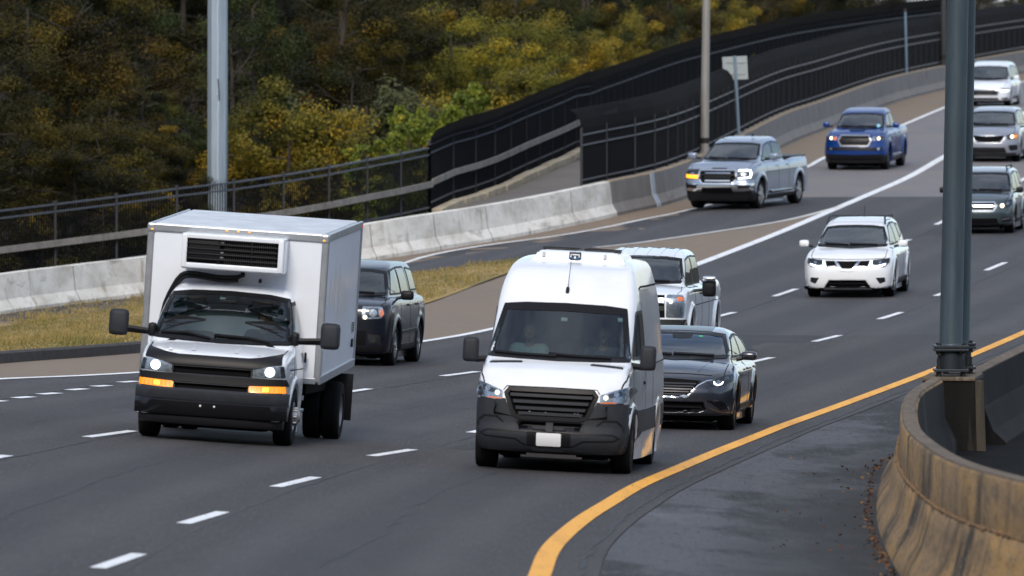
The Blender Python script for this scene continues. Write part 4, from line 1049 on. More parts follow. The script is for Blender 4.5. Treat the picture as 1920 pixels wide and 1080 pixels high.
class Veh:
    def __init__(s, name, M, label, cat, lo, hi, h, scale=1.0, group=None):
        s.root = empty(name, label=label, cat=cat, group=group)
        s.root.matrix_world = M @ Matrix.Scale(scale, 4)
        s.M = s.root.matrix_world.copy(); s.lo, s.hi, s.h = lo, hi, h
        s.holes = []
    def field(s, f, f0=None):
        s.f = lambda x, y, z: f(x, np.abs(y), z)
        s.f0 = s.f if f0 is None else (lambda x, y, z: f0(x, np.abs(y), z))
    def hole(s, view, poly, m=.02): s.holes.append((view, inset(resample(poly, .04), m)))
    def cut(s, V, Q, grow=0.0):
        C = V[Q].mean(1); a, b, c = V[Q[:, 0]], V[Q[:, 1]], V[Q[:, 2]]
        nrm = np.cross(b - a, c - a); nrm /= np.linalg.norm(nrm, axis=1)[:, None] + 1e-9
        keep = np.ones(len(Q), bool)
        for view, poly in s.holes:
            if view == 'F': k = inside(poly, C[:, 1], C[:, 2]) & (np.abs(nrm[:, 0]) > .15) & (C[:, 0] > s.cabx)
            elif view == 'B': k = inside(poly, C[:, 1], C[:, 2]) & (np.abs(nrm[:, 0]) > .15) & (C[:, 0] < s.cabx)
            else: k = inside(poly, C[:, 0], C[:, 2]) & (np.abs(nrm[:, 1]) > .3)
            keep &= ~k
        return Q[keep]
    def body(s, mtl, liner=True, cabx=-1.0, name='body', lz=.5, zones=()):
        s.cabx = cabx
        V, Q = surface_nets(s.f, s.lo, s.hi, s.h)
        for _ in range(2):
            g, L = grad(s.f, V); d = s.f(V[:, 0], V[:, 1], V[:, 2])
            V = V - g * np.clip(d / np.maximum(L, .5), -s.h * .6, s.h * .6)[:, None]
        Q = s.cut(V, Q)
        fm = np.zeros(len(Q), np.int32); C = V[Q].mean(1); g, _ = grad(s.f, C)
        for j, (view, poly, zm, lim) in enumerate(zones):
            if view == 'A': k = (np.hypot(C[:, 0] - poly[0], C[:, 2] - poly[1]) < poly[2] + .012) & (np.abs(C[:, 1]) < poly[3] - .045)
            else: k = inside(poly, C[:, 1], C[:, 2]) & (C[:, 0] > lim) if view == 'F' else inside(poly, C[:, 0], C[:, 2])
            fm[k] = j + 1
        o = mesh_obj(name, V.astype(np.float32), Q, None, s.root, smooth=True, mats=[mtl] + [q[2] for q in zones], fmat=fm)
        if liner and s.holes:
            fl = lambda x, y, z: np.maximum(s.f(x, y, z) + .05, lz - z)
            V, Q = surface_nets(fl, s.lo, s.hi, .05); Q = s.cut(V, Q)
            mesh_obj('cabin_lining', V.astype(np.float32), Q, M_LINING, s.root, smooth=True)
        return o
    def proj(s, view, A, f, side=1):
        A = np.asarray(A, float); n = len(A)
        lo, hi = s.lo, s.hi
        if view == 'F': mk = lambda t: (t, A[:, 0], A[:, 1]); t0, t1 = hi[0] + .05, lo[0]
        elif view == 'B': mk = lambda t: (t, A[:, 0], A[:, 1]); t0, t1 = lo[0] - .05, hi[0]
        elif view == 'S': mk = lambda t: (A[:, 0], t, A[:, 1]); t0, t1 = hi[1] + .05, 0.0
        else: mk = lambda t: (A[:, 0], A[:, 1], t); t0, t1 = hi[2] + .05, lo[2]
        st = .02 * (1 if t1 > t0 else -1); K = int(abs(t1 - t0) / .02)
        a = np.full(n, t0); done = np.zeros(n, bool); res = np.full(n, t1)
        for k in range(K):
            b = a + st; hit = (~done) & (f(*mk(b)) < 0)
            if hit.any():
                p, q = a.copy(), b.copy()
                for _ in range(9):
                    m = (p + q) / 2; ins = f(*mk(m)) < 0
                    q = np.where(ins, m, q); p = np.where(ins, p, m)
                res[hit] = q[hit]; done |= hit
            a = b
            if done.all(): break
        if not done.all():
            # points that miss take the depth of their nearest neighbour that hits
            good = np.where(done)[0]
            if len(good):
                for i in np.where(~done)[0]: res[i] = res[good[np.argmin(((A[good] - A[i]) ** 2).sum(1))]]
        return np.stack(mk(res), 1)
    def patch(s, name, view, poly, mtl, off=.004, skirt=.012, grid=.05, both=False, parent=None, field0=False, smooth=True):
        """a panel with a clean outline lying on the body"""
        f = s.f0 if field0 else s.f
        B = resample(poly, grid)
        x0, y0 = np.min(B, 0); x1, y1 = np.max(B, 0)
        pts = [Vector(p) for p in B]
        if (x1 - x0) > grid * 1.5 and (y1 - y0) > grid * 1.5:
            gx, gy = np.meshgrid(np.arange(x0 + grid * .5, x1, grid), np.arange(y0 + grid * .5, y1, grid))
            k = inside(inset(B, grid * .35), gx.ravel(), gy.ravel())
            pts += [Vector((a, b)) for a, b in zip(gx.ravel()[k], gy.ravel()[k])]
        v, e, fc, ov, *_ = delaunay_2d_cdt(pts, [], [list(range(len(B)))], 1, 1e-5)
        A = np.array([p[:] for p in v]); P = s.proj(view, A, f)
        g, _ = grad(f, P, .012)
        top = P + g * off; n = len(top)
        tri = [list(t) for t in fc]
        # boundary skirt
        ed = {}
        for t in tri:
            for i in range(3):
                a, b = t[i], t[(i + 1) % 3]; ed[(a, b)] = 1
        V = list(map(tuple, top)); low = {}
        for (a, b) in list(ed):
            if (b, a) not in ed:
                for q in (a, b):
                    if q not in low: low[q] = len(V); V.append(tuple(P[q] + g[q] * (off - skirt)))
                tri.append([b, a, low[a], low[b]])
        out = []
        for sd in ((1, -1) if both else (1,)):
            VV = [(x, y * sd, z) for x, y, z in V]
            o = mesh_obj(name, VV, tri, mtl, parent if parent and sd == 1 else s.root)
            bm = bmesh.new(); bm.from_mesh(o.data)
            t0 = np.array(tri[0][:3]); c = np.array(VV)[t0]; nn = np.cross(c[1] - c[0], c[2] - c[0]); gg = g[t0[0]] * np.array([1, sd, 1])
            if np.dot(nn, gg) < 0: bmesh.ops.reverse_faces(bm, faces=bm.faces)
            if smooth:
                for q in bm.faces: q.smooth = True
                for q in bm.edges:
                    if len(q.link_faces) == 2 and q.calc_face_angle(0) > .6: q.smooth = False
            bm.to_mesh(o.data); bm.free(); out.append(o)
        return out if both else out[0]
    def ring(s, name, view, poly, mtl, win=.05, wout=.008, off=.007, both=False, grid=.04, field0=False, parents=None):
        f = s.f0 if field0 else s.f
        B = resample(poly, grid); a, b = inset(B, -wout), inset(B, win); n = len(B)
        P = s.proj(view, np.array(a + b), f); g, _ = grad(f, P, .012); T = P + g * off
        F_ = [(i, (i + 1) % n, n + (i + 1) % n, n + i) for i in range(n)]
        out = []
        for j, sd in enumerate((1, -1) if both else (1,)):
            o = mesh_obj(name, [(x, y * sd, z) for x, y, z in T], F_, mtl, parents[j] if parents else s.root)
            bm = bmesh.new(); bm.from_mesh(o.data)
            c = np.array([T[i] for i in F_[0]]) * [1, sd, 1]; nn = np.cross(c[1] - c[0], c[2] - c[0])
            if np.dot(nn, g[0] * [1, sd, 1]) < 0: bmesh.ops.reverse_faces(bm, faces=bm.faces)
            bm.to_mesh(o.data); bm.free(); out.append(o)
        return out
    def line(s, name, view, pts, w, mtl, off=.002, both=False, grid=.05, field0=False, parent=None):
        """narrow strip drawn along a line on the body"""
        P = np.array(resample_open(pts, grid)); T = np.gradient(P, axis=0); T /= np.linalg.norm(T, axis=1)[:, None] + 1e-9
        Nn = np.c_[-T[:, 1], T[:, 0]] * w / 2
        f = s.f0 if field0 else s.f
        A = np.vstack([P + Nn, P - Nn]); Q = s.proj(view, A, f); g, _ = grad(f, Q, .012); n = len(P)
        Tt = np.vstack([Q + g * off, Q - g * .01])
        F_ = []
        for i in range(n - 1):
            F_ += [(i, i + 1, n + i + 1, n + i), (i, i + 1, 2 * n + i + 1, 2 * n + i), (n + i, n + i + 1, 3 * n + i + 1, 3 * n + i)]
        out = []
        for sd in ((1, -1) if both else (1,)):
            mb = MB(); mb.add([(x, y * sd, z) for x, y, z in Tt], F_); out.append(mb.build(name, mtl, parent if parent and sd == 1 else s.root))
        return out
    def window(s, name, view, poly, both=False, frit=.05, glass=None):
        o = s.patch(name, view, poly, glass or M_GLASS, off=.005, skirt=.006, both=both, grid=.06)
        s.ring('window_seal', view, poly, M_SEAL, win=frit, wout=.012, off=.0075, both=both, parents=(o if both else [o]))
        return o
    def wheel(s, x, y, r, w, style='alloy', mtl=None, both=True, spokes=5, rim=.62):
        for sd in ((1, -1) if both else (1,)):
            mb = MB(); ri = r * rim
            mb.lathe([(0.001, -.045), (ri * .30, -.04), (ri * .96, -.075), (ri, -.01), (ri * 1.03, -.012)], 'y', n=40)
            if style == 'steel':
                mb.lathe([(0, .0), (ri * .28, .0), (ri * .33, -.03), (ri * .78, -.02), (ri * .9, -.05)], 'y', n=40)
                for k in range(8):
                    a = k * math.pi / 4; mb.lathe([(0, -.014), (.022, -.014), (.022, -.03)], 'y', (math.cos(a) * ri * .55, 0, math.sin(a) * ri * .55), n=8)
            elif style == 'dually':
                mb.lathe([(0, .085), (.06, .085), (.075, .06), (.10, .05), (.11, .0), (ri * .6, -.03), (ri * .8, .0), (ri * .95, -.03)], 'y', n=40)
                for k in range(8):
                    a = k * math.pi / 4; mb.lathe([(0, .045), (.014, .045), (.016, .0)], 'y', (math.cos(a) * ri * .5, 0, math.sin(a) * ri * .5), n=8)
            elif style == 'deep':
                mb.lathe([(0, -.10), (.07, -.10), (.09, -.13), (ri * .75, -.13), (ri * .95, -.03), (ri, -.01)], 'y', n=40)
            else:
                for k in range(spokes):
                    a = 2 * math.pi * (k + .25) / spokes; ca, sa = math.cos(a), math.sin(a)
                    def pt(rr, t, h): return (ca * rr - sa * t, h, sa * rr + ca * t)
                    wi, wo = ri * .13, ri * .17
                    mb.add([pt(.03, -wi, .0), pt(.03, wi, .0), pt(ri * .98, wo, -.012), pt(ri * .98, -wo, -.012), pt(.03, -wi, -.05), pt(.03, wi, -.05), pt(ri * .98, wo, -.05), pt(ri * .98, -wo, -.05)], [(0, 1, 2, 3), (0, 3, 7, 4), (1, 5, 6, 2), (2, 6, 7, 3)])
                mb.lathe([(0, .012), (ri * .17, .010), (ri * .22, -.02)], 'y', n=20)
            o = mb.build('wheel', mtl or M_ALLOY, s.root, smooth=True); o.location = (x, sd * y, r - .008); 
            if sd < 0: o.rotation_euler = (0, 0, math.pi)
            tb = MB()
            tb.lathe([(ri * .99, -w + .02), (ri * 1.03, -w), (r * .93, -w), (r * .985, -w + .03), (r, -w + .06), (r, -.06), (r * .985, -.03), (r * .93, .0), (ri * 1.12, .006), (ri * 1.03, -.002), (ri * .99, -.02)], 'y', n=48)
            for k in (.33, .5, .67): tb.lathe([(r + .001, -w * k - .006), (r + .0015, -w * k), (r + .001, -w * k + .006)], 'y', n=48)
            t = tb.build('tyre', M_TYRE, o, smooth=True)
            dm = MB(); dm.lathe([(0, -w + .02), (ri, -w + .02)], 'y', n=24); dm.build('brake_disc', M_UNDER, o)
    def blob(s, name, c, d, mtl, rot=None, bev=.02, parent=None):
        mb = MB(); mb.box(c, d, rot, bev); return mb.build(name, mtl, parent or s.root, smooth=True, sharp=60)
    def disc(s, name, view, c, r, mtl, off=.012, both=False, parent=None, n=16, sq=1.0):
        poly = [(c[0] + r * math.cos(2 * math.pi * k / n), c[1] + r * sq * math.sin(2 * math.pi * k / n)) for k in range(n)]
        return s.patch(name, view, poly, mtl, off=off, both=both, parent=parent, grid=.03)
    def dark_under(s, x0, x1, w, z0, z1):
        mb = MB(); mb.box(((x0 + x1) / 2, 0, (z0 + z1) / 2), (x1 - x0, w * 2, z1 - z0), bev=.03)
        mb.build('chassis', M_UNDER, s.root)
def resample_open(pts, step):
    P = [Vector(p) for p in pts]; out = []
    for p, q in zip(P[:-1], P[1:]):
        k = max(1, int((q - p).length / step))
        for t in range(k): out.append(tuple(p.lerp(q, t / k)))
    out.append(tuple(P[-1])); return out

def car_field(p):
    """lower body and greenhouse blended together, wheel arches and recesses cut out"""
    wz, deck, fr, re_, ins = tab(p['wz']), tab(p['deck']), tab(p['fr']), tab(p['re']), tab(p['plan'])
    a2, a6 = p['corner']; W = p['W']; kt, kf = p.get('kt', .10), p.get('kf', .07)
    hfr, hwz, roof, hre = tab(p['hfr']), tab(p['hwz']), tab(p['roof']), tab(p['hre'])
    cw = p.get('cw', .12); zb = tab(p['bot']); hin = tab(p.get('hin', [(-9, 0), (9, 0)]))
    def front(x, y, z): return (x - fr(z) + a2 * (y / W) ** 2 + a6 * (y / W) ** 6) / 1.12
    def base(x, y, z):
        d = smax(front(x, y, z), (y - (wz(z) - ins(x))) / 1.03, kf)
        d = smax(d, (z - deck(x) + p['crown'] * y * y) / 1.06, kt)
        d = smax(d, re_(z) - x + p.get('rb', .12) * (y / W) ** 4, .12)
        d = smax(d, zb(x) - z, .05)
        h = smax((x - hfr(z) + cw * y * y) / 1.5, (y - hwz(z) + p.get('hplan', .03) * np.maximum(0, -x - p.get('hx', 2.2)) ** 2 + hin(x)) / 1.04, p.get('kp', .06))
        h = smax(h, z - roof(x) + p.get('rc', .05) * y * y, p.get('kr', .12))
        h = smax(h, (hre(z) - x + .1 * y * y) / 1.15, .10)
        d = smin(d, h, p.get('kj', .035))
        for (xc, zc, r, out) in p.get('flare', []):
            fl = np.maximum(np.abs(np.sqrt((x - xc) ** 2 + (z - zc) ** 2) - r) - .05, y - (wz(z) - ins(x) + out)); fl = np.maximum(fl, zb(x) - z); fl = np.maximum(fl, W - .3 - y)
            d = smin(d, fl, .05)
        for q in p.get('bulge', []): d = q(d, x, y, z)
        for (xc, zc, r) in p['arch']:
            sub = np.maximum(np.sqrt((x - xc) ** 2 + (z - zc) ** 2) - r, (W - .34) - y)
            sub = smax(sub, (W - .34) - y, .01)
            d = smax(d, -sub, .012)
        return d
    rec = [(polydist(q), dp) for q, dp in p.get('recess', [])]
    def full(x, y, z):
        d = base(x, y, z)
        for pd, dp in rec:
            d = smax(d, -np.maximum(pd(y, z), -(front(x, y, z) + dp)), .010)
        return d
    return full, base

# vehicle materials
def glass_mat(name, tint, rough=.02, ior=1.5):
    m, nt, p = _nodes(name); N, L = nt.nodes, nt.links
    N.remove(p)
    t = N.new('ShaderNodeBsdfTransparent'); t.inputs[0].default_value = (*tint, 1)
    g = N.new('ShaderNodeBsdfGlossy'); g.inputs['Roughness'].default_value = rough; g.inputs[0].default_value = (.93, .97, 1, 1)
    fz = N.new('ShaderNodeFresnel'); fz.inputs[0].default_value = ior
    mx = N.new('ShaderNodeMixShader'); L.new(fz.outputs[0], mx.inputs[0]); L.new(t.outputs[0], mx.inputs[1]); L.new(g.outputs[0], mx.inputs[2])
    L.new(mx.outputs[0], N['Material Output'].inputs[0]); return m
M_SHINY = glass_mat('shiny_window_glass', (.45, .56, .56), ior=2.15)
M_GLASS = glass_mat('window_glass', (.29, .37, .37), ior=1.75)
M_PRIVACY = glass_mat('tinted_glass', (.07, .08, .085))
M_LENS = glass_mat('lamp_lens', (.92, .95, .97), .01)
M_SEAL = mat('window_seal', (.006, .006, .007), .5, spec=.2)
M_LINING = mat('cabin_lining', (.022, .023, .025), .9)
M_SEAT = mat('seat_cloth', (.045, .045, .048), .95)
M_DASH = mat('dashboard', (.035, .037, .04), .8)
M_UNDER = mat('underbody', (.006, .006, .006), .9, spec=.1)
M_TYRE = mat('tyre_rubber', (.010, .010, .011), .9, spec=.15, bump=.3, bscale=60)
M_ALLOY = mat('alloy_wheel', (.42, .43, .45), .35, .8)
M_DKALLOY = mat('dark_alloy_wheel', (.06, .06, .065), .35, .7)
M_STEEL = mat('wheel_steel', (.30, .31, .33), .45, .6)
M_PLASTIC = mat('charcoal_plastic', (.024, .027, .034), .6, spec=.3, var=.2, vscale=9, bump=.06, bscale=160)
M_BLKPL = mat('black_plastic', (.008, .008, .010), .45, spec=.25)
M_GLOSSBLK = mat('gloss_black', (.005, .005, .007), .25, spec=.3, coat=.12)
M_GRILLE = mat('grille_black', (.003, .003, .004), .7, spec=.1)
M_GAP = mat('panel_gap', (.012, .012, .013), .9, spec=.1)
M_CHROME = mat('chrome', (.72, .74, .76), .12, 1.0)
M_LAMP = mat('lamp_reflector', (.42, .46, .52), .22, .75, var=.65, vscale=22)
M_LAMPDK = mat('lamp_housing', (.05, .055, .065), .25, .5, var=.5, vscale=18)
M_AMBER = mat('amber_lens', (.95, .30, .01), .25, coat=.5, emit=(1, .33, .01), estr=.35)
M_ORANGE = mat('orange_reflector', (.75, .20, .05), .3, emit=(1, .22, .05), estr=.12)
M_RED = mat('red_marker', (.6, .03, .03), .3, emit=(1, .05, .04), estr=.4)
M_GLOW = mat('lit_headlamp', (1, 1, 1), .3, emit=(.90, .95, 1.0), estr=1.6)
M_WARMGLOW = mat('lit_halogen', (1, .85, .7), .3, emit=(1, .80, .55), estr=1.6)
M_MARKER = mat('marker_amber', (.9, .38, .03), .3, emit=(1, .42, .04), estr=.5)
M_AMBERGLOW = mat('lit_indicator', (1, .5, .05), .3, emit=(1, .42, .02), estr=1.3)
M_PLATE = mat('blank_plate', (.78, .80, .82), .5)
def paint(name, c, metal=0.0, rough=.32, coat=1.0, dirt=.08):
    return mat(name, c, rough, metal, coat=coat, var=dirt, vscale=1.6)
P_WHITE = paint('white_paint', (.76, .80, .86))
P_WHITE2 = paint('white_van_paint', (.80, .82, .85))
P_SILVER = paint('silver_paint', (.25, .30, .39), .5, .3)
P_BLACK = paint('black_blue_paint', (.003, .004, .010), .0, .2, coat=.3)
P_GREY = paint('graphite_paint', (.032, .037, .052), .5, .28)
P_BLUE = paint('blue_paint', (.0005, .034, .19), .15, .25, coat=.4)
P_GREEN = paint('grey_green_paint', (.045, .066, .078), .5, .3)
P_SILVER2 = paint('dull_silver_paint', (.27, .29, .34), .5, .32)
M_ALU = mat('aluminium_trim', (.42, .45, .49), .38, .7, var=.2, vscale=5)
M_BOXSIDE = mat('box_panel', (.76, .80, .87), .38, coat=.3, var=.06, vscale=1.2)

def seats(V, x, ys, z, w=.5, steer=None, head=True):
    for y in ys:
        mb = MB()
        mb.box((x + .02, y, z), (.5, w, .16), bev=.05)
        mb.box((x - .27, y, z + .36), (.14, w * .95, .66), Matrix.Rotation(R(-14), 3, 'Y'), bev=.06)
        if head: mb.box((x - .37, y, z + .78), (.09, .26, .18), Matrix.Rotation(R(-14), 3, 'Y'), bev=.04)
        mb.build('seat', M_SEAT, V.root, smooth=True)
    if steer:
        sx, sy, sz = steer; mb = MB()
        pts = [(sx - math.sin(a) * .0 + math.cos(a) * -.07, sy + math.sin(a) * .18, sz + math.cos(a) * .165) for a in np.linspace(0, 2 * math.pi, 25)]
        mb.tube(pts, .015, 6, caps=False); mb.box((sx + .01, sy, sz), (.05, .12, .10), bev=.02); mb.tube([(sx, sy, sz), (sx + .35, sy, sz - .12)], .03, 6)
        mb.build('steering_wheel', M_DASH, V.root, smooth=True)
def wipers(V, z, ys, L, lift, mtl=None):
    for y, dr in ys:
        a = np.array([[y, z], [y + dr * L, z + lift]])
        V.line('wiper', 'F', [tuple(a[0]), tuple(a[1])], .022, M_SEAL, off=.035, grid=.08)
def mirror(V, c, d, mtl, arm=None, armr=.02, cap=None):
    """door mirrors on both sides; c on the +y side"""
    for sd in (1, -1):
        mb = MB(); mb.box((c[0], sd * c[1], c[2]), d, bev=min(d) * .38)
        o = mb.build('mirror', mtl, V.root, smooth=True, sharp=70)
        if arm:
            mb = MB()
            for a in arm: mb.tube([(a[0], sd * a[1], a[2]), (c[0], sd * (c[1] - d[1] * .3), c[2] + a[3])], armr, 8)
            mb.build('mirror_arm', cap or M_BLKPL, o, smooth=True)

# people seen through the glass
def capsule(x, y, z, a, b, ra, rb):
    a, b = np.array(a, float), np.array(b, float); d = b - a; L2 = d @ d
    t = np.clip(((x - a[0]) * d[0] + (y - a[1]) * d[1] + (z - a[2]) * d[2]) / L2, 0, 1)
    return np.sqrt((x - a[0] - t * d[0]) ** 2 + (y - a[1] - t * d[1]) ** 2 + (z - a[2] - t * d[2]) ** 2) - (ra + (rb - ra) * t)
_PM = {}
def person_meshes(pose):
    if pose in _PM: return _PM[pose]
    # seated, hip at origin, facing +x
    if pose == 'drive': LH, RH = (.40, .16, .30), (.40, -.16, .30); LE, RE = (.16, .27, .22), (.16, -.27, .22)
    else: LH, RH = (.30, .10, .06), (.30, -.10, .06); LE, RE = (.06, .26, .18), (.06, -.26, .18)
    LS, RS = (-.10, .18, .47), (-.10, -.18, .47)
    def torso(x, y, z, g=0.0):
        d = capsule(x, y * .72, z, (-.02, 0, .05), (-.09, 0, .34), .125 + g, .125 + g)
        d = smin(d, capsule(x, y, z, (-.10, -.13, .455), (-.10, .13, .455), .075 + g, .075 + g), .12)
        d = smin(d, capsule(x, y * .8, z, (0, .08, .02), (.40, .12, .06), .085 + g, .065 + g), .05); d = smin(d, capsule(x, y * .8, z, (0, -.08, .02), (.40, -.12, .06), .085 + g, .065 + g), .05)
        return d
    def uarm(x, y, z, g=0.0):
        d = capsule(x, y, z, LS, LE, .056 + g, .044 + g); return np.minimum(d, capsule(x, y, z, RS, RE, .056 + g, .044 + g))
    def hands(x, y, z):
        d = np.full_like(x, 9.0)
        for E, H, sd in ((LE, LH, 1), (RE, RH, -1)):
            d = np.minimum(d, capsule(x, y, z, E, H, .040, .026))
            hx, hy, hz = H
            d = smin(d, capsule(x, y, z, H, (hx + .06, hy, hz + .01), .026, .030), .03)
            for k in range(4):
                o = (k - 1.5) * .018; kx = hx + .075 + (.006 if k in (1, 2) else 0)
                d = smin(d, capsule(x, y, z, (kx, hy + o * .3, hz + .015 + o), (kx + .035, hy - sd * .025 + o * .3, hz + .012 + o), .010, .009), .008)
                d = smin(d, capsule(x, y, z, (kx + .035, hy - sd * .025 + o * .3, hz + .012 + o), (kx + .018, hy - sd * .05 + o * .3, hz + .008 + o), .009, .008), .006)
            d = smin(d, capsule(x, y, z, (hx + .03, hy - sd * .02, hz + .025), (hx + .06, hy - sd * .05, hz + .03), .012, .010), .01)
        return d
    def head(x, y, z):
        hx, hz = -.05, .70
        d = np.sqrt(((x - hx) / .098) ** 2 + (y / .076) ** 2 + ((z - hz - .02) / .112) ** 2) * .09 - .09
        d = smin(d, capsule(x, y, z, (hx + .03, 0, hz - .06), (hx + .05, 0, hz - .085), .048, .036), .04)      # jaw
        d = smin(d, capsule(x, y, z, (hx + .092, 0, hz + .02), (hx + .112, 0, hz - .022), .008, .015), .015)   # nose
        for sd in (1, -1):
            d = smin(d, capsule(x, y, z, (hx - .005, sd * .078, hz + .02), (hx - .01, sd * .082, hz - .025), .012, .010), .01)   # ears
            d = smax(d, -(np.sqrt((x - hx - .105) ** 2 + (y - sd * .032) ** 2 + (z - hz - .012) ** 2) - .020), .012)            # eye sockets
            d = smin(d, np.sqrt((x - hx - .078) ** 2 + (y - sd * .032) ** 2 + (z - hz - .012) ** 2) - .013, .004)
        d = smax(d, -(capsule(x, y, z, (hx + .105, -.022, hz - .055), (hx + .105, .022, hz - .055), .006, .006)), .006)           # mouth
        d = smin(d, capsule(x, y, z, (-.085, 0, .50), (-.065, 0, .64), .052, .050), .03)
        return d
    def skin(x, y, z):
        d = smin(torso(x, y, z), uarm(x, y, z), .04); d = smin(d, hands(x, y, z), .012); return smin(d, head(x, y, z), .02)
    def shirt(x, y, z):
        d = smin(torso(x, y, z, .010), uarm(x, y, z, .012), .05)
        d = smax(d, -(capsule(x, y, z, (-.07, 0, .53), (-.06, 0, .9), .062, .062)), .01); return d
    def hair(x, y, z):
        hx, hz = -.05, .70
        d = np.sqrt(((x - hx + .008) / .108) ** 2 + (y / .086) ** 2 + ((z - hz - .028) / .118) ** 2) * .1 - .1
        return np.maximum(d, np.maximum((x - hx - .035) * .8 - (z - hz - .055) * .9, (hz - .045) - z))
    lo, hi = (-.32, -.42, -.12), (.62, .42, .86)
    _PM[pose] = [surface_nets(skin, lo, hi, .0125), surface_nets(shirt, lo, hi, .016), surface_nets(hair, (-.2, -.14, .5), (.12, .14, .9), .012)]
    return _PM[pose]
M_SKIN = mat('skin', (.42, .25, .18), .55)
def person(V, loc, pose, shirt, hair, label, name='person'):
    root = empty(name, label=label, cat='person')
    root.matrix_world = V.M @ Matrix.Translation(Vector(loc))
    sk, sh, hr = person_meshes(pose)
    mesh_obj('body', sk[0], sk[1], M_SKIN, root, smooth=True); mesh_obj('shirt', sh[0], sh[1], shirt, root, smooth=True); mesh_obj('hair', hr[0], hr[1], hair, root, smooth=True)
    return root
M_HAIR = mat('dark_hair', (.02, .015, .012), .7); M_GREYHAIR = mat('grey_hair', (.18, .17, .16), .8)
M_SHIRT1 = mat('pale_patterned_shirt', (.30, .42, .42), .9, var=.8, vscale=28, col2=(.62, .66, .64)); M_SHIRT2 = mat('dark_patterned_shirt', (.03, .035, .05), .9, var=.9, vscale=30, col2=(.16, .16, .17)); M_SHIRT3 = mat('grey_shirt', (.09, .10, .11), .9)
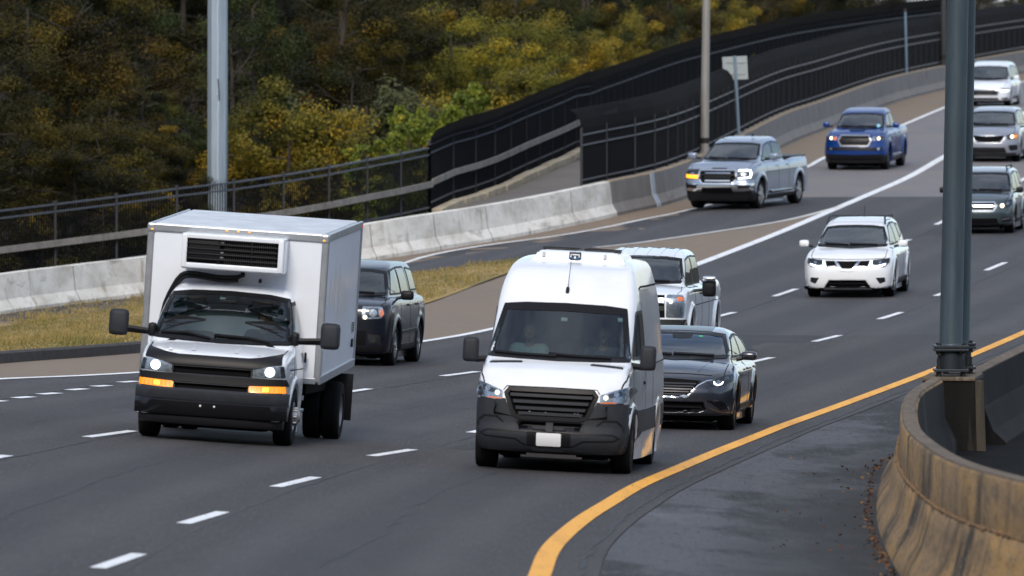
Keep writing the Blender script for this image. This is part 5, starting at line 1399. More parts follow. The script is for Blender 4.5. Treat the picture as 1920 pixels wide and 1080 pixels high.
# ---------------------------------------------------------------- white van
def build_van():
    V = Veh('delivery_van', PLACE['van'], 'white high-roof van with charcoal bumper and a cooling unit on its roof', 'van', (-5.1, -1.1, .15), (1.2, 1.1, 2.85), .024)
    p = dict(W=1.0, corner=(.10, .20), crown=.05, kt=.10, kf=.10, kp=.11, kr=.12, rc=.04, kj=.05, cw=.20, hplan=.004,
        wz=[(.15, .90), (.35, .97), (.6, 1.0), (1.0, 1.0), (1.3, .975), (1.6, .95)],
        deck=[(-5.2, 1.45), (-.2, 1.45), (.22, 1.385), (.45, 1.33), (.72, 1.24), (.95, 1.10), (1.1, .98)],
        fr=[(.15, .88), (.28, .96), (.40, 1.02), (.50, 1.03), (.56, .985), (.68, .985), (.9, .965), (1.03, .93), (1.15, .86), (1.3, .72)],
        re=[(.2, -4.9), (2.7, -4.86)], plan=[(-5, 0), (-1.1, 0), (-.5, .02), (.2, .05), (.6, .055), (.85, .07), (1.1, .10)], bot=[(-5.2, .33), (-.6, .33), (0, .30), (.8, .24), (1.1, .24)],
        hfr=[(1.2, .42), (1.385, .27), (2.04, -.58), (2.28, -.86), (2.46, -1.12), (2.58, -1.5), (2.64, -2.2), (2.7, -4)],
        hwz=[(1.2, 1.0), (1.4, .985), (1.8, .945), (2.2, .885), (2.45, .805), (2.65, .725), (2.8, .63)],
        roof=[(-5.2, 2.63), (-3.5, 2.66), (-2.2, 2.655), (-1.5, 2.63), (-.5, 2.60)], hre=[(1.3, -4.9), (2.7, -4.84)],
        arch=[(0, .36, .42), (-3.66, .36, .42)], flare=[(0, .36, .45, .015), (-3.66, .36, .45, .015)],
        recess=[(mir([(.0, 1.015), (.53, 1.015), (.57, .96), (.46, .69), (.36, .66), (0, .66)]), .05), (mir([(0, .615), (.40, .615), (.36, .515), (0, .505)]), .06)])
    p['hin'] = [(-9, 0), (-1.5, 0), (-1.1, .012), (-.5, .075), (.1, .10), (.5, .10)]
    V.field(*car_field(p))
    ws = mir([(0, 2.065), (.5, 2.055), (.765, 2.03), (.82, 1.75), (.885, 1.40), (.5, 1.385), (0, 1.38)])
    side = rpoly([(-.28, 1.42), (-.50, 1.70), (-.80, 2.0), (-1.28, 2.02), (-1.30, 1.42)], .06)
    V.hole('F', ws, .03); V.hole('S', side, .03)
    bpz = [(-1.1, .86), (-.93, .885), (-.70, .855), (-.575, .88), (-.47, .66), (.47, .66), (.575, .88), (.70, .855), (.93, .885), (1.1, .86), (1.1, .1), (-1.1, .1)]
    V.body(P_WHITE2, cabx=-2.0, lz=.8, zones=[('F', bpz, M_PLASTIC, .45), ('A', (0, .36, .42, 1.0), M_UNDER, 0), ('A', (-3.66, .36, .42, 1.0), M_UNDER, 0)])
    V.window('windscreen', 'F', ws, frit=.055); V.window('side_window', 'S', side, both=True, frit=.03)
    V.patch('visor_band', 'F', mir([(0, 2.06), (.5, 2.05), (.76, 2.025), (.77, 1.96), (0, 1.975)]), M_SEAL, off=.009)
    # bumper skin and side cladding
    bp = mir([(0, .675), (.40, .675), (.49, .72), (.575, .895), (.70, .875), (.88, .90), (.99, .80), (1.0, .5), (.93, .26), (0, .235)])
    V.patch('bumper', 'F', bp, M_PLASTIC, off=.006, skirt=.02)
    V.ring('bumper_trim', 'F', mir([(0, .50), (.78, .50), (.86, .46), (.80, .42), (.42, .40), (.3, .33), (0, .33)]), M_BLKPL, win=.012, wout=.006, off=.010)
    for sd in (1, -1):
        V.line('bumper_crease', 'F', [(sd * .58, .60), (sd * .66, .665), (sd * .82, .67), (sd * .90, .60), (sd * .91, .53)], .022, M_BLKPL, off=.012)
    V.patch('side_cladding', 'S', rpoly([(.98, .86), (.70, .84), (.50, .72), (.48, .38), (.95, .38)], .03), M_PLASTIC, off=.007, both=True)
    V.patch('side_moulding', 'S', [(-.46, .78), (-3.18, .78), (-3.18, .50), (-.46, .50)], M_PLASTIC, off=.012, both=True)
    V.patch('side_moulding', 'S', [(-4.14, .78), (-4.84, .78), (-4.84, .50), (-4.14, .50)], M_PLASTIC, off=.012, both=True)
    # grille
    g = mir([(0, 1.03), (.54, 1.03), (.585, .96), (.47, .675), (.36, .645), (0, .645)])
    V.patch('grille', 'F', g, M_GRILLE, off=.004)
    V.ring('grille_frame', 'F', mir([(0, 1.02), (.53, 1.02), (.575, .96), (.465, .685), (.36, .655), (0, .655)]), M_BLKPL, win=.035, wout=.015, off=.014, field0=True)
    for z, w in ((.945, .545), (.865, .50), (.785, .465), (.72, .43)):
        V.patch('grille_bar', 'F', mir([(0, z + .020), (w - .03, z + .020), (w - .035, z - .018), (0, z - .018)]), M_PLASTIC, off=.000, skirt=.05, field0=True)
    for y, z in ((-.26, .74), (-.06, .735), (.30, .735), (.34, .735)): V.disc('parking_sensor', 'F', (y, z), .012, M_STEEL, off=.016)
    V.patch('intake', 'F', mir([(0, .62), (.41, .62), (.37, .51), (0, .50)]), M_GRILLE, off=.003)
    for z in (.54, .565, .59): V.line('intake_bar', 'F', [(-.36, z), (.36, z)], .008, M_PLASTIC, off=.012)
    V.patch('intake_post', 'F', [(-.045, .62), (.045, .62), (.045, .50), (-.045, .50)], M_PLASTIC, off=.0, skirt=.05, field0=True)
    V.patch('plate_holder', 'F', rpoly([(-.27, .495), (.27, .495), (.27, .335), (-.27, .335)], .012), M_BLKPL, off=.016, skirt=.03)
    V.patch('number_plate', 'F', rpoly([(-.153, .485), (.153, .485), (.153, .335), (-.153, .335)], .015), M_PLATE, off=.024, skirt=.008)
    # lamps
    hl = rpoly([(.605, .985), (.80, 1.055), (.945, 1.10), (.97, 1.02), (.925, .905), (.80, .885), (.61, .875)], .02)
    for sd, o in zip((1, -1), V.patch('headlight', 'F', hl, M_LAMP, off=.006, both=True)):
        mm = lambda q: [(sd * a, b) for a, b in q]
        V.patch('lamp_housing', 'F', mm([(.70, 1.0), (.86, 1.05), (.87, .985), (.72, .95)]), M_LAMPDK, off=.009).parent = o
        V.disc('bulb', 'F', (sd * .675, .955), .027, M_WARMGLOW, off=.012).parent = o
        V.disc('projector', 'F', (sd * .80, 1.0), .032, M_LAMP, off=.013).parent = o
        V.patch('turn_signal', 'F', mm([(.62, .897), (.80, .905), (.80, .888), (.62, .882)]), M_ORANGE, off=.010).parent = o
        V.patch('lens', 'F', mm(hl), M_LENS, off=.022, skirt=.002).parent = o
    # bonnet lines, vents, wipers
    V.patch('bonnet_vent', 'T', rpoly([(.40, .42), (.39, .84), (.31, .83), (.32, .44)], .02), M_BLKPL, off=.006, both=True)
    V.line('bonnet_gap', 'F', [(-.60, .995), (-.56, 1.045), (0, 1.05), (.56, 1.045), (.60, .995)], .012, M_GAP, off=.003)
    V.line('bonnet_gap', 'T', [(.30, .93), (.60, .905), (.80, .84)], .012, M_GAP, both=True)
    for y0, y1, z in ((-.80, -.02, 1.40), (-.12, .66, 1.405)):
        V.line('wiper', 'F', [(y0, z + .035), (y0 + .3, z + .02), (y1, z + .012)], .024, M_SEAL, off=.03)
    V.patch('cowl', 'F', mir([(0, 1.415), (.86, 1.43), (.885, 1.385), (0, 1.365)]), M_BLKPL, off=.010)
    # doors, side glass lines
    for xx in (-.05, -1.38, -2.6): V.line('door_gap', 'S', [(xx, .80), (xx, 1.42), (xx - (.0 if xx < -1 else .0), 1.44)], .012, M_GAP, both=True)
    V.line('door_gap', 'S', [(-1.38, 1.40), (-1.42, 2.12)], .012, M_GAP, both=True)
    V.line('gutter', 'S', [(-1.35, 2.28), (-1.7, 2.31), (-4.8, 2.31)], .025, M_GAP, both=True)
    V.line('body_crease', 'S', [(-.1, 1.30), (-4.8, 1.34)], .014, M_GAP, off=.0005, both=True)
    V.patch('side_panel', 'S', rpoly([(-1.55, 2.16), (-4.6, 2.16), (-4.6, 1.42), (-1.55, 1.42)], .08), P_WHITE2, off=-.012, skirt=-.012, both=True) if False else None
    for sd in (1, -1): V.blob('door_handle', (-1.15, sd * 1.005, 1.12), (.18, .035, .05), M_BLKPL)
    mirror(V, (-.02, 1.115, 1.455), (.14, .20, .31), M_PLASTIC, arm=[(-.10, .80, 1.36, -.12)], armr=.04)
    # roof antenna and cooling unit
    V.blob('antenna_base', (-.80, 0, 2.235), (.10, .045, .06), M_BLKPL, Matrix.Rotation(R(40), 3, 'Y'), .02)
    mb = MB(); mb.tube([(-.80, 0, 2.24), (-.86, .03, 2.70)], [.006, .003], 6); mb.build('antenna', M_BLKPL, V.root)
    lo = MB()
    poly = [(-1.75, -.62), (-1.75, .62), (-3.2, .60), (-3.2, -.60)]
    v = []
    for k, (d, z) in enumerate([(0, 2.58), (.0, 2.615), (.05, 2.705), (.14, 2.725)]):
        for sx, sy, bv in ((0, -1, 1), (0, 1, 1), (1, 1, 1), (1, -1, 1)):
            X0 = -1.72 - d if sx == 0 else -3.25 + d; v.append((X0, .05 + sy * (.575 - d * .9), z))
    f = [(k * 4 + j, k * 4 + (j + 1) % 4, k * 4 + 4 + (j + 1) % 4, k * 4 + 4 + j) for k in range(3) for j in range(4)] + [(12, 13, 14, 15)]
    bm = bmesh.new(); vs = [bm.verts.new(q) for q in v]; [bm.faces.new([vs[i] for i in q]) for q in f]
    bmesh.ops.recalc_face_normals(bm, faces=bm.faces); bmesh.ops.bevel(bm, geom=[e for e in bm.edges if len(e.link_faces) == 2], offset=.022, segments=3, affect='EDGES')
    me = bpy.data.meshes.new('roof_cooling_unit'); bm.to_mesh(me); bm.free(); me.materials.append(P_WHITE); o = bpy.data.objects.new('roof_cooling_unit', me); COL.objects.link(o); o.parent = V.root
    for q in me.polygons: q.use_smooth = False
    unit = o
    mb = MB(); mb.box((-1.695, .05, 2.59), (.06, 1.2, .03), bev=.01); mb.build('unit_flange', P_WHITE, unit)
    zq = lambda t: 2.622 + (t - 2.665) * .70
    fz = lambda t: -1.70 - .05 * (t - 2.615) / .09
    for y in (-.40, .38):
        mb = MB(); mb.box((-1.735, y, 2.66), (.03, .03, .07), Matrix.Rotation(R(-26), 3, 'Y'), bev=.008); mb.build('unit_latch', M_STEEL, unit)
    # emblem on the unit: dark square, white bar and stem with blue hooks below
    def flat(y0, y1, z0, z1, m, d):
        z0, z1 = zq(z0), zq(z1)
        mb = MB(); mb.add([(fz(z0) + .01 + d, y0, z0), (fz(z0) + .01 + d, y1, z0), (fz(z1) - .005 + d, y1, z1), (fz(z1) - .005 + d, y0, z1)], [(0, 1, 2, 3)]); return mb.build('emblem', m, unit)
    mblue = mat('emblem_blue', (.02, .16, .42), .4); mdk = mat('emblem_dark', (.015, .02, .03), .4)
    flat(-.075, .075, 2.665, 2.785, mdk, .006); flat(-.058, .058, 2.735, 2.757, M_PLATE, .009); flat(-.012, .012, 2.675, 2.74, M_PLATE, .009)
    for sd in (1, -1): flat(sd * .022, sd * .055, 2.678, 2.72, mblue, .009); flat(sd * .045, sd * .06, 2.70, 2.735, M_PLATE, .011)
    for k in range(5): flat(-.07 + k * .03, -.052 + k * .03, 2.785, 2.797, mdk, .006)
    for y in (-.22, .31):
        mb = MB(); mb.box((-2.3, y, 2.732), (.7, .42, .03), bev=.01); [mb.box((-2.3 - .3 + k * .1, y, 2.75), (.02, .44, .012)) for k in range(7)]; mb.build('fan_guard', M_BLKPL, unit)
    for y in (-.55, -.28, 0, .28, .55):
        V.patch('roof_rib', 'T', [(-1.65, y - .03), (-1.65, y + .03), (-1.95, y + .03), (-1.95, y - .03)], P_WHITE, off=.008) if abs(y) > .5 else None
    V.wheel(0, .97, .355, .25, 'steel', M_DKALLOY); V.wheel(-3.66, .97, .355, .25, 'steel', M_DKALLOY)
    V.dark_under(-4.7, .75, .72, .22, .55)
    seats(V, -.95, (-.48, .48), .92, steer=(-.42, .48, 1.28))
    V.blob('dashboard', (-.05, 0, 1.2), (.6, 1.6, .26), M_DASH, bev=.06)
    V.patch('sticker', 'F', [(-.03, 1.90), (.05, 1.90), (.05, 1.86), (-.03, 1.86)], M_PLATE, off=.003); V.patch('sticker', 'F', [(.67, 1.93), (.735, 1.925), (.745, 1.88), (.68, 1.885)], M_PLATE, off=.003)
    V.blob('rear_view_mirror', (-.55, .03, 1.93), (.03, .22, .07), M_SEAL)
    person(V, (-.86, .48, 1.0), 'drive', M_SHIRT2, M_GREYHAIR, 'van driver in a dark patterned shirt holding the steering wheel')
    person(V, (-.86, -.46, 1.0), 'sit', M_SHIRT1, M_HAIR, 'passenger in a pale patterned shirt sitting in the high-roof van')
build_van()

# ---------------------------------------------------------------- box truck
def build_truck():
    V = Veh('box_truck', PLACE['truck'], 'white box truck with a refrigeration unit on the box above its cab', 'truck', (-1.25, -1.12, .15), (1.2, 1.12, 2.2), .022)
    p = dict(W=.98, corner=(.05, .10), crown=.045, kt=.07, kf=.06, kp=.09, kr=.14, kj=.04, cw=.13, hplan=0,
        wz=[(.15, .93), (.4, .97), (.7, .985), (1.0, .98), (1.2, .955), (1.45, .93)],
        deck=[(-1.4, 1.32), (-.2, 1.32), (.15, 1.26), (.45, 1.215), (.75, 1.15), (.92, 1.06)],
        fr=[(.15, .92), (.45, .95), (.66, .95), (.72, .92), (1.0, .90), (1.1, .87), (1.2, .80)],
        re=[(.2, -1.0), (2.2, -1.0)], plan=[(-1.4, 0), (0, 0), (.5, .02), (.8, .05), (1.0, .08)], bot=[(-1.4, .42), (-.5, .42), (0, .4), (.8, .3), (1.1, .3)],
        hfr=[(1.1, .34), (1.26, .20), (1.84, -.50), (1.96, -.66), (2.03, -.9), (2.06, -1.2)], hwz=[(1.1, .95), (1.3, .93), (1.7, .845), (1.85, .795), (2.0, .73), (2.1, .66)],
        roof=[(-1.4, 2.05), (-1.0, 2.05), (-.6, 2.01), (-.3, 1.98)], hre=[(1.3, -1.0), (2.2, -1.0)],
        arch=[(0, .37, .43)], flare=[(0, .37, .45, .012)],
        recess=[(mir([(0, .962), (.505, .962), (.505, .855), (0, .855)]), .05), (mir([(0, .748), (.485, .748), (.46, .612), (0, .605)]), .05)])
    V.field(*car_field(p))
    ws = mir([(0, 1.905), (.5, 1.89), (.755, 1.855), (.81, 1.70), (.895, 1.29), (.5, 1.27), (0, 1.262)])
    side = rpoly([(.00, 1.33), (-.12, 1.50), (-.38, 1.80), (-.92, 1.83), (-.92, 1.33)], .05)
    V.hole('F', ws, .03); V.hole('S', side, .03)
    V.body(P_WHITE, cabx=-2.0, name='cab', lz=.8, zones=[('A', (0, .37, .43, .98), M_UNDER, 0)])
    V.window('windscreen', 'F', ws, frit=.045); V.window('side_window', 'S', side, both=True, frit=.03)
    # front plastics
    V.patch('front_fascia', 'F', mir([(0, 1.0), (.52, 1.0), (.53, .855), (.93, .865), (.95, .66), (0, .59)]), M_BLKPL, off=.004, skirt=.02)
    V.patch('fascia_bar', 'F', mir([(0, .84), (.93, .86), (.955, .775), (.50, .755), (0, .752)]), M_BLKPL, off=.022, skirt=.03, field0=True)
    for nm, q in (('upper_grille', [(0, .965), (.51, .965), (.51, .853), (0, .853)]), ('lower_grille', [(0, .75), (.49, .75), (.465, .61), (0, .603)])):
        o = V.patch(nm, 'F', mir(q), M_GRILLE, off=.006)
        mb = MB(); z0, z1 = q[2][1], q[0][1]; w = q[1][0]
        for k in range(-16, 17):      # diamond mesh
            for sg in (1, -1):
                y = k * .06; a, b = (y - sg * (z1 - z0) * .5, z0), (y + sg * (z1 - z0) * .5, z1)
                if abs(a[0]) < w - .01 and abs(b[0]) < w - .01:
                    x = .868 - .05 * y * y - .012
                    mb.tube([(x - .03, a[0], a[1]), (x - .03, b[0], b[1])], .006, 4)
        mb.build('grille_mesh', M_BLKPL, o)
        V.ring(nm + '_frame', 'F', mir(q), M_PLASTIC, win=.012, wout=.012, off=.012, field0=True)
    df = mir([(0, 1.085), (.45, 1.085), (.60, 1.10), (.80, 1.14), (.86, 1.16), (.87, 1.04), (.80, 1.035), (.54, .975), (0, .975)])
    V.patch('bonnet_deflector', 'F', df, M_BLKPL, off=.03, skirt=.04)
    hl = rpoly([(.51, .995), (.90, 1.03), (.925, .88), (.51, .86)], .02)
    for sd, o in zip((1, -1), V.patch('headlight', 'F', hl, M_LAMP, off=.010, both=True)):
        mm = lambda q: [(sd * a, b) for a, b in q]
        V.patch('lamp_housing', 'F', mm([(.86, 1.02), (.90, 1.025), (.925, .885), (.88, .88)]), M_LAMPDK, off=.014).parent = o
        V.disc('bulb', 'F', (sd * .735, .945), .062, M_GLOW, off=.018).parent = o
        V.disc('projector', 'F', (sd * .60, .93), .045, M_LAMP, off=.016).parent = o
        V.patch('lens', 'F', mm(hl), M_LENS, off=.028, skirt=.002).parent = o
        a = V.patch('indicator', 'F', mm(rpoly([(.49, .752), (.93, .775), (.94, .685), (.49, .665)], .015)), M_AMBER, off=.016)
        V.patch('indicator_bulb', 'F', mm(rpoly([(.66, .745), (.74, .75), (.74, .69), (.66, .685)], .02)), M_AMBERGLOW, off=.020).parent = a
        for k in range(7): V.line('indicator_rib', 'F', mm([(.53 + k * .055, .745), (.53 + k * .055, .685)]), .006, M_ORANGE, off=.021, parent=None)[0].parent = a
    # bumper: a stout two-step bar
    mb = MB()
    def bump(z0, z1, xo, w, mtl, nm):
        prof = []
        n = 24; v = []
        for k in range(n + 1):
            t = -1 + 2 * k / n; y = t * w; x = xo - .10 * t * t - .16 * abs(t) ** 8
            v += [(x - .12, y, z0), (x - .02, y, z0), (x, y, z0 + .03), (x, y, z1 - .03), (x - .03, y, z1), (x - .2, y, z1)]
        f = [(k * 6 + j, k * 6 + j + 1, k * 6 + 7 + j, k * 6 + 6 + j) for k in range(n) for j in range(5)]
        f += [tuple(range(6)), tuple(n * 6 + j for j in range(5, -1, -1))]
        mb = MB(); mb.add(v, f); return mb.build(nm, mtl, V.root, smooth=True, sharp=40)
    b = bump(.33, .535, 1.05, .985, M_GLOSSBLK, 'bumper'); bump(.515, .675, 1.04, .985, M_PLASTIC, 'bumper_cover'); bump(.215, .345, 1.0, .93, M_BLKPL, 'air_dam')
    for y in (-.105, .075): mb = MB(); mb.lathe([(0, 0), (.013, 0), (.013, .02), (0, .02)], 'x', (1.045, y, .465), n=10); mb.build('bumper_bolt', M_PLATE, b)
    # bonnet, cowl, wipers
    for y in (.30, .62): V.line('bonnet_crease', 'T', [(.25, y), (.72, y * .92)], .05, P_WHITE, off=.010, both=True)
    V.line('bonnet_gap', 'T', [(.18, .875), (.5, .86), (.80, .80)], .014, M_GAP, both=True)
    V.patch('cowl', 'F', mir([(0, 1.30), (.88, 1.33), (.90, 1.285), (0, 1.25)]), M_BLKPL, off=.012)
    for a in ([(-.80, 1.335), (-.45, 1.345), (-.15, 1.29)], [(-.10, 1.34), (.35, 1.325), (.62, 1.285)]):
        V.line('wiper', 'F', a, .022, M_SEAL, off=.035)
    V.line('door_gap', 'S', [(.16, .55), (.16, 1.25), (-.05, 1.42)], .012, M_GAP, both=True); V.line('door_gap', 'S', [(-.985, .5), (-.985, 1.9)], .014, M_GAP, both=True)
    V.line('body_crease', 'S', [(.5, .98), (-.98, .98)], .014, M_GAP, off=.0005, both=True)
    for sd in (1, -1): V.blob('door_handle', (-.85, sd * .985, 1.12), (.06, .03, .14), M_BLKPL)
    for sd in (1, -1): V.blob('side_step', (-.5, sd * .93, .44), (.85, .14, .05), M_STEEL, bev=.015)
    mirror(V, (-.1, 1.375, 1.435), (.16, .25, .34), M_PLASTIC, arm=[(-.02, .90, 1.35, -.06), (-.12, .90, 1.33, -.09)], armr=.032)
    for sd in (1, -1): V.blob('mirror_mount', (-.06, sd * .93, 1.37), (.16, .10, .18), M_BLKPL, bev=.04)
    V.blob('antenna', (-.85, .33, 2.07), (.09, .035, .055), M_BLKPL, bev=.015)
    # box
    T = empty('cargo_box', parent=V.root); rk = Matrix.Translation((-.97, 0, .79)) @ Matrix.Rotation(R(2.35), 4, 'Y') @ Matrix.Translation((.97, 0, -.79)); T.matrix_local = rk
    W2, Z0, Z1, X0, X1 = 1.175, .79, 2.72, -.97, -4.95
    def bx(nm, c, d, m, bev=.006): mb = MB(); mb.box(c, d, bev=bev); o = mb.build(nm, m, T); return o
    xm, zm, LL_ = (X0 + X1) / 2, (Z0 + Z1) / 2, X0 - X1
    bx('box_panel', (xm, 0, zm), (LL_ - .02, W2 * 2 - .02, Z1 - Z0 - .02), M_BOXSIDE)
    rs = random.Random(4)
    mb = MB()
    for k in range(17):
        x = -1.55 - k * .15 + rs.uniform(-.04, .04); zc = 2.02 - .022 * k + rs.uniform(-.12, .12); hh = rs.uniform(.10, .42) * (1.2 - abs(k - 8) / 11); w = rs.uniform(.03, .07)
        y = W2 - .0085
        mb.add([(x - w, y, zc - hh * .8), (x - w * .2, y, zc - hh), (x + w * .8, y, zc - hh * .5), (x + w, y, zc + hh * .5), (x + w * .3, y, zc + hh), (x - w * .7, y, zc + hh * .6)], [(0, 1, 2, 3, 4, 5)])
    mb.build('orange_stroke', mat('pale_orange', (.74, .60, .46), .5, var=.25, vscale=9, col2=(.72, .74, .78)), T)  # pale orange upright strokes scattered along the box side
    for sd in (1, -1):
        bx('corner_post', (X0 - .02, sd * (W2 - .035), zm), (.06, .09, Z1 - Z0 - .02), M_ALU, .02)
        bx('corner_post', (X0 - .08, sd * (W2 - .005), zm), (.13, .022, Z1 - Z0 - .02), M_ALU, .008)
        bx('top_rail', (xm, sd * (W2 - .01), Z1 - .04), (LL_, .035, .10), M_ALU, .012)
        bx('bottom_rail', (xm, sd * (W2 - .005), Z0 + .045), (LL_, .035, .11), M_ALU, .008)
        bx('rear_post', (X1 + .03, sd * (W2 - .005), zm), (.08, .03, Z1 - Z0), M_ALU, .008)
        bx('corner_cap', (X0 - .03, sd * (W2 - .04), Z1 - .05), (.10, .115, .125), M_ALU, .03)
    bx('front_rail', (X0 - .01, 0, Z1 - .045), (.05, W2 * 2 - .1, .10), M_ALU, .015)
    bx('front_sill', (X0 - .01, 0, Z0 + .03), (.05, W2 * 2 - .1, .08), M_ALU, .01)
    bx('roof_skin', (xm, 0, Z1 - .005), (LL_ - .12, W2 * 2 - .14, .03), mat('roof_skin', (.62, .64, .67), .45, .2, var=.3, vscale=2.5), .01)
    for y in (-.15, 0, .145): bx('marker_light', (X0 + .022, y, Z1 - .028), (.02, .032, .02), M_MARKER, .006)
    for sd in (1, -1):
        bx('marker_light', (X0 + .025, sd * (W2 - .05), Z1 - .07), (.02, .03, .022), M_MARKER, .006)
        bx('marker_light', (X1 + .05, sd * (W2 + .012), Z1 - .06), (.05, .012, .03), M_RED, .005)
    bx('rear_door', (X1 - .01, 0, zm), (.03, W2 * 2 - .12, Z1 - Z0 - .15), M_BOXSIDE)
    bx('side_vent', (-4.55, W2 + .002, 1.33), (.10, .012, .14), M_STEEL, .003); [bx('vent_slat', (-4.55, W2 + .01, 1.28 + k * .022), (.10, .008, .008), M_GAP, 0) for k in range(6)]
    bx('filler_cap', (-4.55, W2 + .004, 1.12), (.09, .02, .11), M_BLKPL, .02)
    # refrigeration unit
    U = empty('refrigeration_unit', parent=V.root); U.matrix_local = rk
    def ub(nm, c, d, m, bev=.03): mb = MB(); mb.box(c, d, bev=bev); return mb.build(nm, m, U, smooth=True, sharp=60)
    xf = -.46
    ub('unit_shell', ((X0 + xf) / 2 - .04, 0, 2.425), (abs(X0 - xf) - .08, 1.34, .46), P_WHITE, .025)
    ub('unit_top', (xf - .03, 0, 2.622), (.09, 1.33, .07), P_WHITE, .014); ub('unit_bottom', (xf - .03, 0, 2.245), (.09, 1.33, .07), P_WHITE, .016)
    for sd in (1, -1): ub('unit_cheek', (xf - .03, sd * .628, 2.43), (.10, .07, .43), P_WHITE, .014)
    ub('unit_cavity', (xf - .05, 0, 2.435), (.05, 1.19, .36), M_GRILLE, .004)
    ub('unit_cover', (xf - .012, -.38, 2.455), (.03, .40, .24), M_BLKPL, .01)
    for z in (2.335, 2.40, 2.465, 2.53, 2.59): ub('louver', (xf - .005, 0, z), (.045, 1.19, .022), M_BLKPL, .006)
    for y in (-.18, .25): ub('louver_post', (xf - .008, y, 2.45), (.03, .03, .36), M_BLKPL, .006)
    for y, z in ((-.14, 2.56), (-.14, 2.43), (-.14, 2.365)): ub('condenser_fitting', (xf - .02, y, z), (.02, .05, .03), M_STEEL, .01)
    for k in range(26): ub('condenser_fin', (xf - .022, -.10 + k * .026, 2.45), (.006, .005, .33), mat('dull_fin', (.10, .10, .11), .6, .5), 0)
    mb = MB()
    hose = [(-.90, .08, 2.20), (-.86, .10, 2.13), (-.82, .03, 2.10), (-.80, -.20, 2.085), (-.80, -.55, 2.115), (-.83, -.70, 2.08), (-.86, -.80, 1.93), (-.92, -.90, 1.70), (-.95, -.96, 1.4)]
    mb.tube(dense(hose, .05).tolist(), .030, 8); h2 = [(a + .02, b + .02, c - .045) for a, b, c in hose[2:]]; mb.tube(dense(h2, .05).tolist(), .022, 8); mb.build('coolant_hose', M_BLKPL, V.root, smooth=True)
    # chassis, axles, wheels
    mb = MB()
    for sd in (1, -1): mb.box((-2.7, sd * .42, .68), (4.6, .08, .2)); mb.box((-3.0, sd * .95, .70), (3.6, .06, .12))
    mb.box((-3.7, 0, .40), (.16, 1.7, .16), bev=.05); mb.box((-.1, 0, .34), (.5, 1.3, .14), bev=.05); mb.box((-2.0, 0, .55), (1.2, .5, .2), bev=.05); mb.box((-1.3, 0, .72), (.6, 1.5, .12)); mb.box((-4.85, 0, .62), (.1, 2.2, .22)); mb.box((-2.2, -.7, .55), (1.1, .4, .34), bev=.05)
    mb.build('chassis', M_UNDER, V.root)
    for sd in (1, -1): V.blob('mud_flap', (-4.25, sd * .95, .55), (.02, .62, .62), M_BLKPL, bev=.004)
    V.wheel(0, .985, .385, .23, 'dually', M_STEEL, rim=.56)
    V.wheel(-3.72, 1.185, .385, .23, 'deep', M_STEEL, rim=.56)
    for sd in (1, -1):
        tb = MB(); r = .385; tb.lathe([(.2, -.21), (r * .93, -.22), (r * .985, -.2), (r, -.17), (r, -.05), (r * .985, -.02), (r * .93, 0), (.2, -.01)], 'y', n=48)
        o = tb.build('inner_tyre', M_TYRE, V.root, smooth=True); o.location = (-3.72, sd * .93, r - .008); o.rotation_euler = (0, 0, 0 if sd > 0 else math.pi)
    seats(V, -.72, (-.44, .44), .86, steer=(-.28, .44, 1.19))
    V.blob('dashboard', (.02, 0, 1.12), (.45, 1.6, .22), M_DASH, bev=.06); V.blob('rear_view_mirror', (-.45, -.02, 1.78), (.03, .22, .06), M_SEAL)
    V.patch('sticker', 'F', [(-.13, 1.83), (-.06, 1.83), (-.06, 1.80), (-.13, 1.80)], M_PLATE, off=.003)
    person(V, (-.66, .44, .90), 'drive', M_SHIRT3, M_HAIR, 'box truck driver in a grey shirt with both hands on the wheel')
build_truck()
